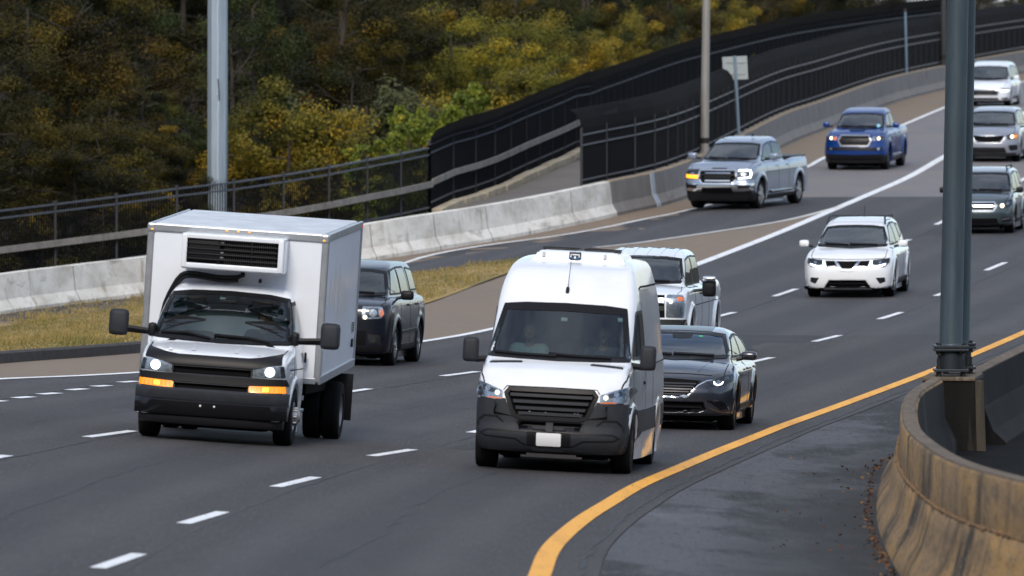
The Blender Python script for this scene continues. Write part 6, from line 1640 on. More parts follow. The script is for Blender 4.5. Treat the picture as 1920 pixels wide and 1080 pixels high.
# ---------------------------------------------------------------- the other cars
def car(kind, key, label, cat, pt, d):
    g = d.get
    W, wb, xr, xf = d['W'], d['wb'], d['xr'], d['xf']
    zf, (xc, zc), (xt, zt), zr = d['zf'], d['cowl'], d['wt'], d['zr']
    hb, ht, zb = d['hb'], d['ht'], g('belt', d['cowl'][1])
    r = d['r']; pick = g('pickup', False)
    hi_z = zr + .1
    V = Veh(kind, PLACE[key], label, cat, (xr - .15, -W - .1, .1), (xf + .2, W + .1, hi_z), g('h', .03), g('scale', 1.0))
    fr = g('fr', [(.12, xf - .10), (.25, xf - .02), (.42, xf), (.58, xf - .015), (zf - .12, xf - .05), (zf - .02, xf - .09), (zf + .1, xf - .2)])
    bedz = g('bedz', zb)
    p = dict(W=W, corner=g('corner', (.13, .22)), crown=g('crown', .06), kt=g('kt', .12), kf=g('kf', .10), kp=.08, kr=g('kr', .12), kj=.035, cw=g('cw', .16), hplan=g('hplan', .02), hx=g('hx', 2.4), rb=.15,
        wz=[(.12, W - .07), (.35, W - .02), (.6, W), (zb - .22, W - .005), (zb - .02, W - .045), (zb + .12, W - .11)],
        deck=[(xr - .1, bedz), (xc - .7, bedz if not pick else zb), (xc - .1, zb + .01), (xc, zc), (xc * .5 + xf * .5, zc * .42 + zf * .58 + g('bow', .045)), (xf - .16, zf), (xf - .02, zf - .06), (xf + .12, zf - .2)] if not pick else
             [(xr - .1, bedz), (d['cabr'] - .12, bedz), (d['cabr'] - .02, zb), (xc - .1, zb + .01), (xc, zc), (xc * .5 + xf * .5, zc * .42 + zf * .58 + g('bow', .045)), (xf - .16, zf), (xf - .02, zf - .06), (xf + .12, zf - .2)],
        fr=fr, re=g('re', [(.2, xr + .10), (.5, xr), (.9, xr + .03), (zb + .1, xr + .08)]), plan=g('plan', [(xr - .1, .06), (xr + .7, .01), (-wb * .5, .0), (.2, 0), (.5, .015), (.8, .05), (1.1, .09)]),
        bot=[(xr - .1, .38), (-wb, .25), (0, .25), (xf, g('zbot', .20)), (xf + .2, g('zbot', .20))],
        hfr=[(zc - .3, xc + .42), (zc, xc), (zt, xt), (zt + (zr - zt) * .55, xt - .30), (zr, xt - .9)],
        hwz=[(zc - .3, hb + .06), (zc, hb + .035), (zt, ht + .075), (zr - .02, ht - .02), (zr + .1, ht - .1)],
        roof=g('roof', [(xr - .2, zr - .08), (-2.6, zr - .01), (-1.8, zr), (xt - .35, zr - .025), (xt + .3, zr - .06)]),
        hre=g('hre', [(zb - .2, xr + .08), (zb, xr + .12), (zr - .1, xr + .42), (zr + .1, xr + .55)]),
        arch=[(0, r, r + g('gap', .055)), (-wb, r, r + g('gap', .055))], flare=[(0, r, r + g('gap', .055) + .02, g('fl', .015)), (-wb, r, r + g('gap', .055) + .02, g('fl', .015))],
        hin=[(-9, 0), (xt - .8, 0), (xt - .1, .02), (xc, .03), (2, .03)], recess=g('recess', []))
    bl = list(g('bulge', []))
    if pick:
        cr = d['cabr']; bd = lambda dd, x, y, z: smax(dd, -np.maximum(np.maximum(x - (cr - .10), xr + .12 - x), np.maximum(y - (W - .16), .62 - z)), .02)
        bl.append(bd)
    p['bulge'] = bl
    V.field(*car_field(p))
    ws = mir([(0, zt + .035), (ht * .6, zt + .028), (ht, zt), ((ht + hb) * .5 + .005, (zt + zc) * .5), (hb, zc + .03), (hb * .6, zc + .005), (0, zc - .005)])
    V.hole('F', ws, .035)
    wins = g('wins')
    for q in wins: V.hole('S', q, .03)
    V.body(pt, cabx=-1.6, lz=zb - .35, zones=list(g('zones', ())) + [('A', (0, r, r + g('gap', .055), W), M_UNDER, 0), ('A', (-wb, r, r + g('gap', .055), W), M_UNDER, 0), ('F', [(-1.2, g('blackz', .2)), (1.2, g('blackz', .2)), (1.2, 0), (-1.2, 0)], M_BLKPL, .4)])
    V.window('windscreen', 'F', ws, frit=.035, glass=g('wsglass', M_GLASS))
    for i, q in enumerate(wins): V.window('side_window', 'S', q, both=True, frit=.02, glass=M_PRIVACY if i > 0 else M_GLASS)
    if g('wintrim'):
        pass
    V.patch('cowl', 'F', mir([(0, zc + .035), (hb - .02, zc + .055), (hb + .01, zc + .01), (0, zc - .025)]), M_BLKPL, off=.008)
    V.line('wiper', 'F', [(-hb * .75, zc + .06), (-hb * .1, zc + .035)], .02, M_SEAL, off=.03); V.line('wiper', 'F', [(-.05, zc + .05), (hb * .7, zc + .035)], .02, M_SEAL, off=.03)
    # bonnet edge and door gaps
    yh = W - .16
    V.line('bonnet_gap', 'T', [(xc + .05, hb + .01), (xc * .4 + xf * .6, yh + .01), (xf - .22, yh - .04)], .012, M_GAP, both=True)
    for q in g('doorx', []): V.line('door_gap', 'S', [(q, .36), (q, zb)], .012, M_GAP, both=True)
    V.patch('sill', 'S', [(-r - .08, .36), (-wb + r + .08, .36), (-wb + r + .08, .26), (-r - .08, .26)], g('sillm', M_BLKPL), off=.012, both=True)
    for q in g('handles', []):
        for sd in (1, -1): V.blob('door_handle', (q, sd * (W - .005), zb - .14), (.17, .035, .035), g('handlem', pt), bev=.012)
    # front patches: name, outline (half if symmetric), material, offset, mode, emissive children
    for nm, mode, q, m, off in d['front']:
        if mode == 'sym': V.patch(nm, 'F', mir(q), m, off=off)
        elif mode == 'ring': V.ring(nm, 'F', mir(q), m, win=.028, wout=.006, off=off, field0=True)
        elif mode == 'one': V.patch(nm, 'F', q, m, off=off)
        elif mode == 'pair': V.patch(nm, 'F', q, m, off=off, both=True)
        elif mode == 'bar': z, w, t = q; V.patch(nm, 'F', [(-w, z + t), (w, z + t), (w, z - t), (-w, z - t)], m, off=off, skirt=.03, field0=True)
        elif mode == 'line': V.line(nm, 'F', q[0], q[1], m, off=off, both=True)
        elif mode == 'cline': V.line(nm, 'F', q[0], q[1], m, off=off)
        elif mode == 'side': V.patch(nm, 'S', q, m, off=off, both=True)
        elif mode == 'top': V.patch(nm, 'T', q, m, off=off)
        elif mode == 'topline': V.line(nm, 'T', q[0], q[1], m, off=off, both=True)
    hl = d['head']
    for sd, o in zip((1, -1), V.patch('headlight', 'F', hl, g('headm', M_LAMP), off=.006, both=True)):
        mm = lambda q: [(sd * a, b) for a, b in q]
        for nm, kd, q, m in g('bulbs', []):
            if kd == 'd': c = V.disc(nm, 'F', (sd * q[0], q[1]), q[2], m, off=.012)
            elif kd == 'p': c = V.patch(nm, 'F', mm(q), m, off=.010)
            elif kd == 'l': c = V.line(nm, 'F', mm(q[0]), q[1], m, off=.013)[0]
            elif kd == 'd+' and sd > 0: c = V.disc(nm, 'F', q[:2], q[2], m, off=.012)
            elif kd == 'p-' and sd < 0: c = V.patch(nm, 'F', mm(q), m, off=.012)
            elif kd == 'l+' and sd > 0: c = V.line(nm, 'F', q[0], q[1], m, off=.013)[0]
            else: continue
            c.parent = o
        V.patch('lens', 'F', mm(hl), M_LENS, off=.020, skirt=.002).parent = o
    for x in (0, -wb): V.wheel(x, W - .03, r, g('tw', .23), 'alloy', g('rimm', M_ALLOY), spokes=g('spokes', 5), rim=g('rim', .66))
    V.dark_under(xr + .25, xf - .25, W * .72, .17 if not pick else .32, zb - .45)
    mc, md = g('mir'), g('mird', (.13, .20, .14))
    mirror(V, mc, md, g('mirm', pt), arm=[(mc[0] + .02, W - .08, mc[2] - .06, -.03)] if g('mirarm', True) else None, armr=.028, cap=M_BLKPL)
    seats(V, g('seatx', -1.35), (-.37, .37), g('seatz', zb - .42), steer=(g('seatx', -1.35) + .52, .37, zb - .02))
    V.blob('dashboard', (xc - .42, 0, zb - .06), (.5, W * 1.5, .18), M_DASH, bev=.06); V.blob('rear_view_mirror', (xt + .0, 0, zt - .10), (.03, .2, .055), M_SEAL)
    return V
def hexagon(w1, z1, w2, z2, w3, z3): return [(0, z1), (w1, z1), (w2, z2), (w3, z3), (0, z3)]

# graphite sedan
V = car('sedan', 'sedan', 'graphite grey sedan with a chrome winged grille behind the white van', 'car', P_GREY, dict(
    W=.915, wb=2.83, xr=-3.85, xf=.93, zf=.76, cowl=(-.12, 1.0), wt=(-1.02, 1.325), zr=1.435, hb=.76, ht=.60, r=.335, h=.026, corner=(.20, .26), bow=.05, belt=.99, bedz=.98, crown=.09,
    roof=[(-4, 1.0), (-3.3, 1.20), (-2.6, 1.375), (-2.0, 1.43), (-1.6, 1.435), (-1.25, 1.40), (-.8, 1.34)], hre=[(.8, -3.6), (1.0, -3.35), (1.2, -3.0), (1.4, -2.4)],
    wins=[rpoly([(-.72, 1.03), (-1.20, 1.28), (-1.72, 1.33), (-1.78, 1.01)], .04), rpoly([(-1.86, 1.01), (-1.82, 1.335), (-2.35, 1.30), (-2.82, 1.12), (-2.75, 1.03)], .05)],
    recess=[(mir([(0, .725), (.44, .70), (.27, .50), (0, .475)]), .04), (mir([(0, .40), (.50, .40), (.53, .30), (.44, .27), (0, .26)]), .05)],
    front=[('grille', 'sym', [(0, .735), (.455, .71), (.28, .495), (0, .465)], M_GRILLE, .004)] + [('grille_bar', 'bar', (z, w, .010), M_DKALLOY, -.012) for z, w in ((.675, .40), (.635, .36), (.595, .335), (.555, .30), (.515, .26))] +
      [('chrome_wing', 'line', ([(0, .467), (.16, .475), (.285, .50), (.42, .64), (.53, .705), (.66, .725)], .015), M_CHROME, .012), ('lower_intake', 'sym', [(0, .405), (.505, .405), (.54, .30), (.44, .265), (0, .255)], M_GRILLE, .004), ('intake_bar', 'bar', (.33, .48, .008), M_BLKPL, -.01),
       ('fog_recess', 'pair', [(.58, .415), (.80, .40), (.84, .30), (.74, .30), (.66, .36)], M_GLOSSBLK, .006), ('fog_trim', 'line', ([(.56, .428), (.70, .432), (.80, .405), (.845, .30)], .018), M_CHROME, .014), ('lip', 'sym', [(0, .235), (.75, .25), (.80, .20), (0, .17)], M_BLKPL, .008),
       ('bonnet_gap', 'cline', ([(-.60, .785), (-.3, .80), (0, .803), (.3, .80), (.60, .785)], .010), M_GAP, .002), ('bonnet_crease', 'topline', ([(-.05, .50), (.55, .40)], .03), P_GREY, .004), ('roof_panel', 'top', rpoly([(-1.25, -.40), (-1.25, .40), (-1.95, .40), (-1.95, -.40)], .05), M_GLOSSBLK, .003), ('sensor_cover', 'sym', [(0, 1.345), (.16, 1.34), (.13, 1.27), (0, 1.26)], M_SEAL, .008),
       ('chrome_sill', 'side', [(-.45, .285), (-2.4, .285), (-2.4, .265), (-.45, .265)], M_CHROME, .02), ('window_trim', 'side', [(-.62, 1.005), (-2.85, 1.015), (-2.85, 1.0), (-.62, .99)], M_CHROME, .008), ('sticker', 'one', [(.24, 1.305), (.30, 1.303), (.30, 1.292), (.24, 1.294)], mat('green_sticker', (.05, .5, .2), .5), .009)],
    head=rpoly([(.54, .695), (.70, .765), (.875, .815), (.885, .71), (.75, .64), (.60, .635)], .015), headm=M_LAMPDK,
    bulbs=[('ring_light', 'l', ([(.635, .70), (.645, .665), (.69, .65), (.735, .665), (.755, .70)], .018), M_GLOW), ('projector', 'd', (.695, .695, .028), M_LAMP), ('projector', 'd', (.80, .745, .03), M_LAMP)],
    doorx=[-.55, -1.80], handles=[-1.55, -2.6], mir=(-.52, 1.02, 1.055), mird=(.13, .22, .125), rimm=M_DKALLOY, spokes=9, rim=.72, seatx=-1.30, seatz=.42, wsglass=M_SHINY))
person(V, (-1.22, .37, .47), 'drive', M_SHIRT3, M_HAIR, 'sedan driver in a grey shirt behind the wheel')
# black sport utility vehicle beside the truck
V = car('sport_utility_vehicle', 'blacksuv', 'boxy black sport utility vehicle half hidden behind the box truck', 'car', P_BLACK, dict(
    W=.975, wb=2.775, xr=-3.75, xf=.90, zf=1.05, cowl=(-.02, 1.18), wt=(-.72, 1.575), zr=1.755, hb=.76, ht=.62, r=.36, corner=(.06, .16), belt=1.16, bedz=1.16, kr=.09, hplan=.008, crown=.03, bow=.02, kt=.07,
    roof=[(-4, 1.72), (-2.6, 1.75), (-1.4, 1.755), (-1.0, 1.73), (-.4, 1.66)], hre=[(1.0, -3.68), (1.2, -3.64), (1.6, -3.48), (1.8, -3.38)],
    wins=[rpoly([(-.42, 1.20), (-.92, 1.60), (-1.50, 1.64), (-1.50, 1.20)], .04), rpoly([(-1.60, 1.20), (-1.60, 1.645), (-2.45, 1.645), (-2.50, 1.20)], .04), rpoly([(-2.68, 1.24), (-2.66, 1.63), (-3.32, 1.59), (-3.42, 1.24)], .05)],
    front=[('grille', 'sym', [(0, 1.02), (.38, 1.01), (.42, .80), (0, .78)], M_GRILLE, .006)] + [('grille_bar', 'bar', (z, .39, .022), M_CHROME, .012) for z in (.96, .89, .82)] + [('bumper_trim', 'sym', [(0, .60), (.55, .60), (.55, .36), (0, .34)], M_GRILLE, .006), ('fog_surround', 'pair', rpoly([(.58, .55), (.80, .53), (.80, .38), (.60, .37)], .03), M_BLKPL, .008), ('fog_lamp', 'pair', [(.67 + .05 * math.cos(a), .45 + .05 * math.sin(a)) for a in np.linspace(0, 6.0, 14)], M_LAMPDK, .014), ('chin', 'sym', [(0, .33), (.86, .34), (.86, .22), (0, .2)], M_BLKPL, .006),
       ('side_moulding', 'side', [(-.46, .62), (-2.3, .64), (-2.3, .56), (-.46, .54)], M_BLKPL, .012), ('bright_strip', 'side', [(-.46, .60), (-2.28, .62), (-2.28, .605), (-.46, .585)], M_ALLOY, .016)],
    head=rpoly([(.47, 1.01), (.80, 1.01), (.845, .90), (.80, .815), (.48, .79)], .03), bulbs=[('housing', 'p', [(.53, .98), (.74, .98), (.76, .84), (.54, .83)], M_LAMPDK), ('bulb', 'd', (.53, .83, .035), M_WARMGLOW), ('projector', 'd', (.66, .90, .065), M_LAMP), ('turn_signal', 'p', [(.775, .97), (.80, .97), (.835, .90), (.80, .84), (.78, .85)], M_ORANGE)],
    doorx=[-.45, -1.55, -2.55], handles=[-1.35, -2.4], mir=(-.30, 1.08, 1.20), mird=(.13, .22, .16), mirm=M_BLKPL, spokes=5, seatz=.75, rim=.64))
person(V, (-1.27, .37, .80), 'drive', M_SHIRT1, M_GREYHAIR, 'driver in a pale shirt inside the black sport utility vehicle')
# white pickup with towing mirrors
V = car('pickup_truck', 'whitepickup', 'white crew-cab pickup with big black towing mirrors behind the white van', 'pickup', P_WHITE, dict(
    W=1.0, wb=3.96, xr=-5.1, xf=.95, zf=1.16, cowl=(-.02, 1.30), wt=(-.66, 1.735), zr=1.90, hb=.79, ht=.68, r=.40, pickup=True, blackz=.47, wsglass=M_SHINY, cabr=-2.75, bedz=1.33, corner=(.04, .12), belt=1.26, kr=.10, crown=.05, bow=.04, kt=.07, fl=.03, gap=.08, h=.034,
    roof=[(-4, 1.88), (-2.2, 1.90), (-1.4, 1.90), (-.9, 1.87), (-.3, 1.80)], hre=[(1.0, -2.72), (1.3, -2.7), (1.7, -2.6), (1.95, -2.5)], hplan=0,
    wins=[rpoly([(-.42, 1.27), (-.85, 1.72), (-1.45, 1.78), (-1.45, 1.27)], .04), rpoly([(-1.56, 1.28), (-1.56, 1.78), (-2.40, 1.76), (-2.45, 1.28)], .04)],
    front=[('grille', 'sym', [(0, 1.12), (.58, 1.12), (.60, .72), (0, .70)], M_GRILLE, .006)] + [('grille_bar', 'bar', (z, .58, .045), M_CHROME, .02) for z in (1.02, .88)] + [('bumper', 'sym', [(0, .68), (.95, .69), (.97, .48), (0, .46)], M_CHROME, .03), ('air_dam', 'sym', [(0, .45), (.9, .46), (.9, .32), (0, .3)], M_BLKPL, .01)] +
       [('roof_rib', 'top', [(-.8, y - .04), (-.8, y + .04), (-2.3, y + .04), (-2.3, y - .04)], P_WHITE, .014) for y in (-.5, -.25, 0, .25, .5)] + [('rail_cap', 'side', [(-2.85, 1.335), (-4.95, 1.335), (-4.95, 1.30), (-2.85, 1.30)], M_BLKPL, .008), ('body_crease', 'side', [(-.5, .93), (-4.9, .95), (-4.9, .935), (-.5, .915)], M_GAP, .001)],
    head=rpoly([(.62, 1.13), (.90, 1.13), (.94, .95), (.92, .72), (.62, .72)], .03), bulbs=[('turn_signal', 'p', rpoly([(.80, 1.09), (.90, 1.09), (.92, 1.02), (.82, 1.02)], .02), M_ORANGE), ('projector', 'd', (.77, .86, .085), M_LAMP), ('bulb', 'd', (.70, 1.0, .03), M_WARMGLOW)],
    doorx=[-.50, -1.50, -2.62], handles=[-1.3, -2.4], handlem=M_BLKPL, mir=(-.42, 1.24, 1.235), mird=(.16, .25, .31), mirm=M_BLKPL, seatz=.85))
for sd in (1, -1): V.blob('mirror_cap', (-.36, sd * 1.24, 1.40), (.15, .23, .10), M_CHROME, bev=.04)
# white crossover with the V-shaped grille
V = car('crossover', 'whitecrossover', 'white crossover with a chrome V grille and roof rails alone in the middle lane', 'car', P_WHITE2, dict(
    W=.915, wb=2.7, xr=-3.6, xf=.93, zf=.80, cowl=(-.02, 1.005), wt=(-.80, 1.385), zr=1.575, hb=.745, ht=.585, r=.345, scale=1.05, corner=(.13, .22), belt=1.01, bedz=1.01, zbot=.15,
    wins=[rpoly([(-.52, 1.04), (-1.02, 1.40), (-1.55, 1.46), (-1.58, 1.04)], .04), rpoly([(-1.66, 1.04), (-1.64, 1.465), (-2.35, 1.45), (-2.48, 1.06)], .05), rpoly([(-2.6, 1.12), (-2.5, 1.43), (-2.85, 1.40), (-3.1, 1.2)], .05)],
    recess=[(mir([(0, .355), (.37, .355), (.465, .215), (0, .21)]), .05), (mir([(0, .735), (.22, .735), (.11, .60), (0, .595)]), .04)],
    front=[('grille_band', 'sym', [(0, .745), (.45, .755), (.43, .64), (.25, .66), (.12, .585), (0, .58)], M_GRILLE, .005), ('chrome_v', 'line', ([(0, .565), (.105, .567), (.15, .60), (.245, .745)], .045), M_CHROME, .016), ('intake', 'sym', [(0, .36), (.375, .36), (.475, .21), (0, .205)], M_GRILLE, .004), ('intake_bar', 'bar', (.285, .40, .008), M_BLKPL, -.02), ('fog_recess', 'pair', rpoly([(.58, .41), (.76, .415), (.77, .33), (.66, .285)], .02), M_BLKPL, .006),
       ('fog_lamp', 'pair', [(.675 + .04 * math.cos(a), .35 + .04 * math.sin(a)) for a in np.linspace(0, 6.0, 14)], M_LAMPDK, .012), ('skid_strip', 'sym', [(0, .20), (.47, .20), (.50, .175), (0, .172)], M_ALLOY, .012), ('lower_bumper', 'sym', [(0, .17), (.55, .17), (.80, .235), (.90, .235), (.88, .12), (0, .10)], M_PLASTIC, .010),
       ('bonnet_gap', 'cline', ([(-.75, .80), (-.4, .785), (0, .78), (.4, .785), (.75, .80)], .010), M_GAP, .002), ('side_cladding', 'side', [(-.42, .36), (-2.3, .36), (-2.3, .22), (-.42, .22)], M_PLASTIC, .012)],
    head=rpoly([(.435, .755), (.62, .775), (.845, .805), (.84, .72), (.75, .625), (.41, .61)], .015), headm=M_LAMPDK, bulbs=[('day_light', 'p', [(.47, .755), (.44, .66), (.42, .62), (.60, .605), (.76, .66), (.78, .70), (.60, .655), (.50, .665), (.51, .75)], M_GLOW), ('projector', 'd', (.66, .72, .03), M_LAMP)],
    doorx=[-.45, -1.60], handles=[-1.4, -2.4], mir=(-.42, 1.02, 1.07), mird=(.13, .20, .14), seatz=.55, wsglass=M_SHINY))
for sd in (1, -1):
    mb = MB(); mb.tube([(-.95, sd * .60, 1.46), (-1.15, sd * .575, 1.585), (-1.5, sd * .57, 1.61), (-2.5, sd * .57, 1.60), (-2.75, sd * .57, 1.56)], .02, 8); mb.build('roof_rail', M_PLASTIC, V.root, smooth=True)
for x in (-1.45,): mb = MB(); mb.tube([(x, -.57, 1.61), (x, .57, 1.61)], .016, 8); mb.build('roof_crossbar', M_PLASTIC, V.root, smooth=True)
mb = MB(); mb.tube([(-2.6, .0, 1.56), (-2.75, .0, 1.78)], [.008, .004], 6); mb.build('antenna', M_BLKPL, V.root)
# silver pickup on the ramp
V = car('pickup_truck', 'silverpickup', 'silver crew-cab pickup with a flashing amber lamp turning on to the exit ramp', 'pickup', P_SILVER, dict(
    W=1.0, wb=3.65, xr=-4.75, xf=.97, zf=1.075, cowl=(-.10, 1.31), wt=(-.88, 1.72), zr=1.915, hb=.785, ht=.65, r=.40, pickup=True, blackz=.47, wsglass=M_SHINY, cabr=-2.75, bedz=1.34, corner=(.06, .12), belt=1.27, kr=.10, crown=.05, bow=.10, kt=.09, fl=.012, gap=.085, h=.034,
    roof=[(-4, 1.88), (-2.2, 1.91), (-1.5, 1.915), (-1.1, 1.88), (-.5, 1.78)], hre=[(1.0, -2.72), (1.3, -2.7), (1.7, -2.55), (1.95, -2.4)], hplan=0,
    fr=[(.25, .86), (.48, .93), (.56, .99), (.70, .99), (.74, .95), (1.0, .93), (1.08, .89), (1.2, .80)],
    wins=[rpoly([(-.58, 1.29), (-1.05, 1.70), (-1.58, 1.78), (-1.58, 1.28)], .04), rpoly([(-1.68, 1.28), (-1.68, 1.785), (-2.35, 1.75), (-2.46, 1.30)], .04)],
    recess=[(mir([(0, 1.06), (.50, 1.06), (.52, .86), (.42, .71), (0, .70)]), .05)],
    front=[('grille', 'sym', [(0, 1.07), (.51, 1.07), (.53, .86), (.43, .70), (0, .69)], M_GRILLE, .004), ('grille_frame', 'ring', [(0, 1.075), (.52, 1.075), (.545, .85), (.44, .69), (0, .685)], M_CHROME, .016)] + [('grille_bar', 'bar', (z, w, .016), M_CHROME, -.004) for z, w in ((1.0, .36), (.885, .38), (.785, .36))] + [('grille_bar', 'bar', (z, w, .02), M_BLKPL, .006) for z, w in ((1.035, .46), (.945, .49), (.83, .46))] +
       [('bumper', 'sym', [(0, .655), (.50, .655), (.60, .70), (.97, .72), (.98, .53), (.60, .50), (0, .50)], M_CHROME, .022), ('bumper_top', 'sym', [(0, .69), (.42, .69), (.56, .80), (.98, .81), (.99, .73), (.60, .71), (.50, .66), (0, .66)], P_SILVER, .020), ('fog_recess', 'pair', rpoly([(.57, .655), (.90, .67), (.88, .59), (.60, .575)], .02), M_BLKPL, .030), ('air_dam', 'sym', [(0, .49), (.97, .51), (.93, .30), (0, .28)], M_BLKPL, .012), ('intake', 'sym', [(0, .60), (.42, .60), (.45, .47), (0, .46)], M_GRILLE, .026),
        ('bonnet_badge', 'sym', [(0, 1.125), (.22, 1.125), (.20, 1.10), (0, 1.10)], M_DKALLOY, .01), ('bonnet_gap', 'cline', ([(-.80, 1.085), (0, 1.09), (.80, 1.085)], .012), M_GAP, .002), ('wheel_lip', 'side', [(-.5, 1.0), (-4.7, 1.0), (-4.7, .985), (-.5, .985)], M_GAP, .001), ('window_trim', 'side', [(-.5, 1.265), (-2.55, 1.265), (-2.55, 1.245), (-.5, 1.245)], M_CHROME, .008)],
    head=rpoly([(.555, 1.08), (.92, 1.085), (.95, .97), (.94, .85), (.57, .825)], .02), headm=M_LAMPDK, bulbs=[('day_light', 'l+', ([(.57, 1.055), (.88, 1.06), (.915, .97), (.90, .875), (.59, .85)], .042), M_GLOW), ('indicator', 'p-', [(.56, .93), (.93, .95), (.94, .86), (.57, .83)], M_AMBERGLOW), ('projector', 'd', (.72, .96, .045), M_LAMP)],
    doorx=[-.55, -1.63, -2.62], handles=[-1.45, -2.5], mir=(-.55, 1.17, 1.40), mird=(.15, .25, .19), mirm=P_SILVER, spokes=6, rim=.66, tw=.27, seatz=.85))
for sd in (1, -1): V.blob('side_step', (-1.75, sd * .99, .43), (2.0, .12, .06), M_BLKPL, bev=.025); V.blob('step_strip', (-1.75, sd * 1.04, .455), (1.9, .04, .025), M_CHROME, bev=.01)
V.blob('bed_cover', (-3.75, 0, 1.315), (1.85, 1.72, .03), M_BLKPL, bev=.01); V.blob('roof_antenna', (-1.6, .25, 1.95), (.12, .04, .07), M_SEAL, bev=.015)
# blue pickup
V = car('pickup_truck', 'bluepickup', 'bright blue pickup with a bonnet scoop and hexagonal grille', 'pickup', P_BLUE, dict(
    W=.945, wb=3.24, xr=-4.4, xf=.93, zf=1.07, cowl=(-.12, 1.245), wt=(-.85, 1.635), zr=1.825, hb=.75, ht=.615, r=.39, pickup=True, blackz=.47, wsglass=M_SHINY, cabr=-2.5, bedz=1.27, corner=(.13, .18), belt=1.21, kr=.10, crown=.05, bow=.05, fl=.035, gap=.07, h=.034,
    roof=[(-4, 1.79), (-2.0, 1.82), (-1.4, 1.825), (-1.0, 1.79), (-.5, 1.7)], hre=[(1.0, -2.45), (1.25, -2.42), (1.6, -2.3), (1.85, -2.15)], hplan=0,
    fr=[(.3, .86), (.40, .93), (.60, .95), (.72, .92), (1.0, .88), (1.08, .82), (1.2, .70)],
    wins=[rpoly([(-.55, 1.24), (-1.0, 1.62), (-1.45, 1.69), (-1.45, 1.23)], .04), rpoly([(-1.54, 1.23), (-1.54, 1.695), (-2.05, 1.66), (-2.25, 1.25)], .04)],
    recess=[(mir([(0, 1.035), (.40, 1.035), (.47, .90), (.39, .75), (0, .75)]), .05)],
    front=[('grille', 'sym', hexagon(.41, 1.04, .48, .895, .40, .745), M_GRILLE, .004), ('grille_frame', 'ring', hexagon(.43, 1.055, .505, .895, .415, .73), M_ALLOY, .02)] + [('grille_bar', 'bar', (z, w, .007), M_DKALLOY, -.01) for z, w in ((.99, .43), (.945, .44), (.90, .45), (.855, .44), (.81, .42))] +
       [('lower_intake', 'sym', [(0, .70), (.42, .70), (.84, .69), (.82, .60), (.5, .60), (0, .605)], M_BLKPL, .006), ('fog_lamp', 'pair', [(.72 + .04 * math.cos(a), .65 + .04 * math.sin(a)) for a in np.linspace(0, 6.0, 12)], M_LAMP, .014), ('air_dam', 'sym', [(0, .47), (.86, .49), (.86, .36), (0, .34)], M_BLKPL, .012),
        ('scoop_mouth', 'sym', [(0, 1.225), (.24, 1.22), (.22, 1.19), (0, 1.19)], M_GRILLE, .035), ('bonnet_scoop', 'top', rpoly([(.42, -.22), (.42, .22), (-.05, .26), (-.05, -.26)], .05), P_BLUE, .03), ('fender_flare', 'side', [(-.5, .44), (-2.7, .44), (-2.7, .38), (-.5, .38)], M_BLKPL, .012)],
    head=rpoly([(.53, 1.02), (.70, 1.035), (.87, 1.055), (.865, .93), (.58, .895)], .015), bulbs=[('housing', 'p', [(.60, 1.0), (.84, 1.03), (.84, .95), (.62, .92)], M_LAMPDK), ('bulb', 'd', (.72, .965, .042), M_WARMGLOW), ('turn_signal', 'p-', [(.53, 1.0), (.64, .985), (.65, .93), (.57, .90)], M_ORANGE)],
    doorx=[-.50, -1.50, -2.35], handles=[-1.3, -2.2], mir=(-.50, 1.065, 1.33), mird=(.14, .20, .17), rimm=M_DKALLOY, spokes=6, seatz=.78))
V.patch('sticker', 'F', [(.56 + .06 * math.cos(a), 1.31 + .045 * math.sin(a)) for a in np.linspace(0, 6, 10)], mat('blue_sticker', (.25, .55, .70), .4), off=.009)
for sd in (1, -1): V.blob('side_step', (-1.6, sd * .93, .43), (1.7, .10, .06), M_STEEL, bev=.025)
# three cars at the right edge, farther and farther away
suvw = [rpoly([(-.52, 1.08), (-.98, 1.46), (-1.52, 1.52), (-1.55, 1.07)], .04), rpoly([(-1.63, 1.07), (-1.61, 1.525), (-2.35, 1.51), (-2.48, 1.09)], .05), rpoly([(-2.6, 1.15), (-2.5, 1.49), (-2.95, 1.46), (-3.15, 1.22)], .05)]
V = car('crossover', 'greensuv', 'grey green crossover with roof rails just right of the steel columns', 'car', P_GREEN, dict(
    W=.90, wb=2.64, xr=-3.6, xf=.90, zf=.86, cowl=(-.02, 1.045), wt=(-.72, 1.475), zr=1.635, hb=.79, ht=.655, r=.345, h=.036, wsglass=M_SHINY, belt=1.05, bedz=1.05, wins=suvw,
    recess=[(mir([(0, .79), (.42, .79), (.465, .70), (.40, .60), (0, .60)]), .04)],
    front=[('grille', 'sym', hexagon(.43, .80, .475, .70, .41, .59), M_GRILLE, .004), ('grille_frame', 'ring', hexagon(.445, .81, .49, .70, .42, .58), M_CHROME, .014), ('grille_bar', 'bar', (.715, .44, .016), M_CHROME, .0), ('grille_bar', 'bar', (.65, .42, .008), M_DKALLOY, -.01), ('lower_intake', 'sym', [(0, .40), (.5, .40), (.55, .27), (0, .26)], M_GRILLE, .006), ('fog_trim', 'line', ([(.62, .37), (.82, .40)], .03), M_CHROME, .012), ('fog_recess', 'pair', [(.60, .42), (.84, .43), (.84, .32), (.62, .30)], M_BLKPL, .006), ('chin', 'sym', [(0, .25), (.8, .26), (.8, .16), (0, .14)], M_BLKPL, .008)],
    head=rpoly([(.52, .745), (.70, .81), (.87, .885), (.885, .73), (.80, .68), (.57, .655)], .015), headm=M_LAMPDK, bulbs=[('bulb', 'd', (.63, .715, .05), M_WARMGLOW), ('projector', 'd', (.77, .77, .045), M_LAMP)],
    doorx=[-.45, -1.58], handles=[-1.4], mir=(-.40, .985, 1.085), mird=(.13, .18, .15), mirm=M_BLKPL, seatz=.6))
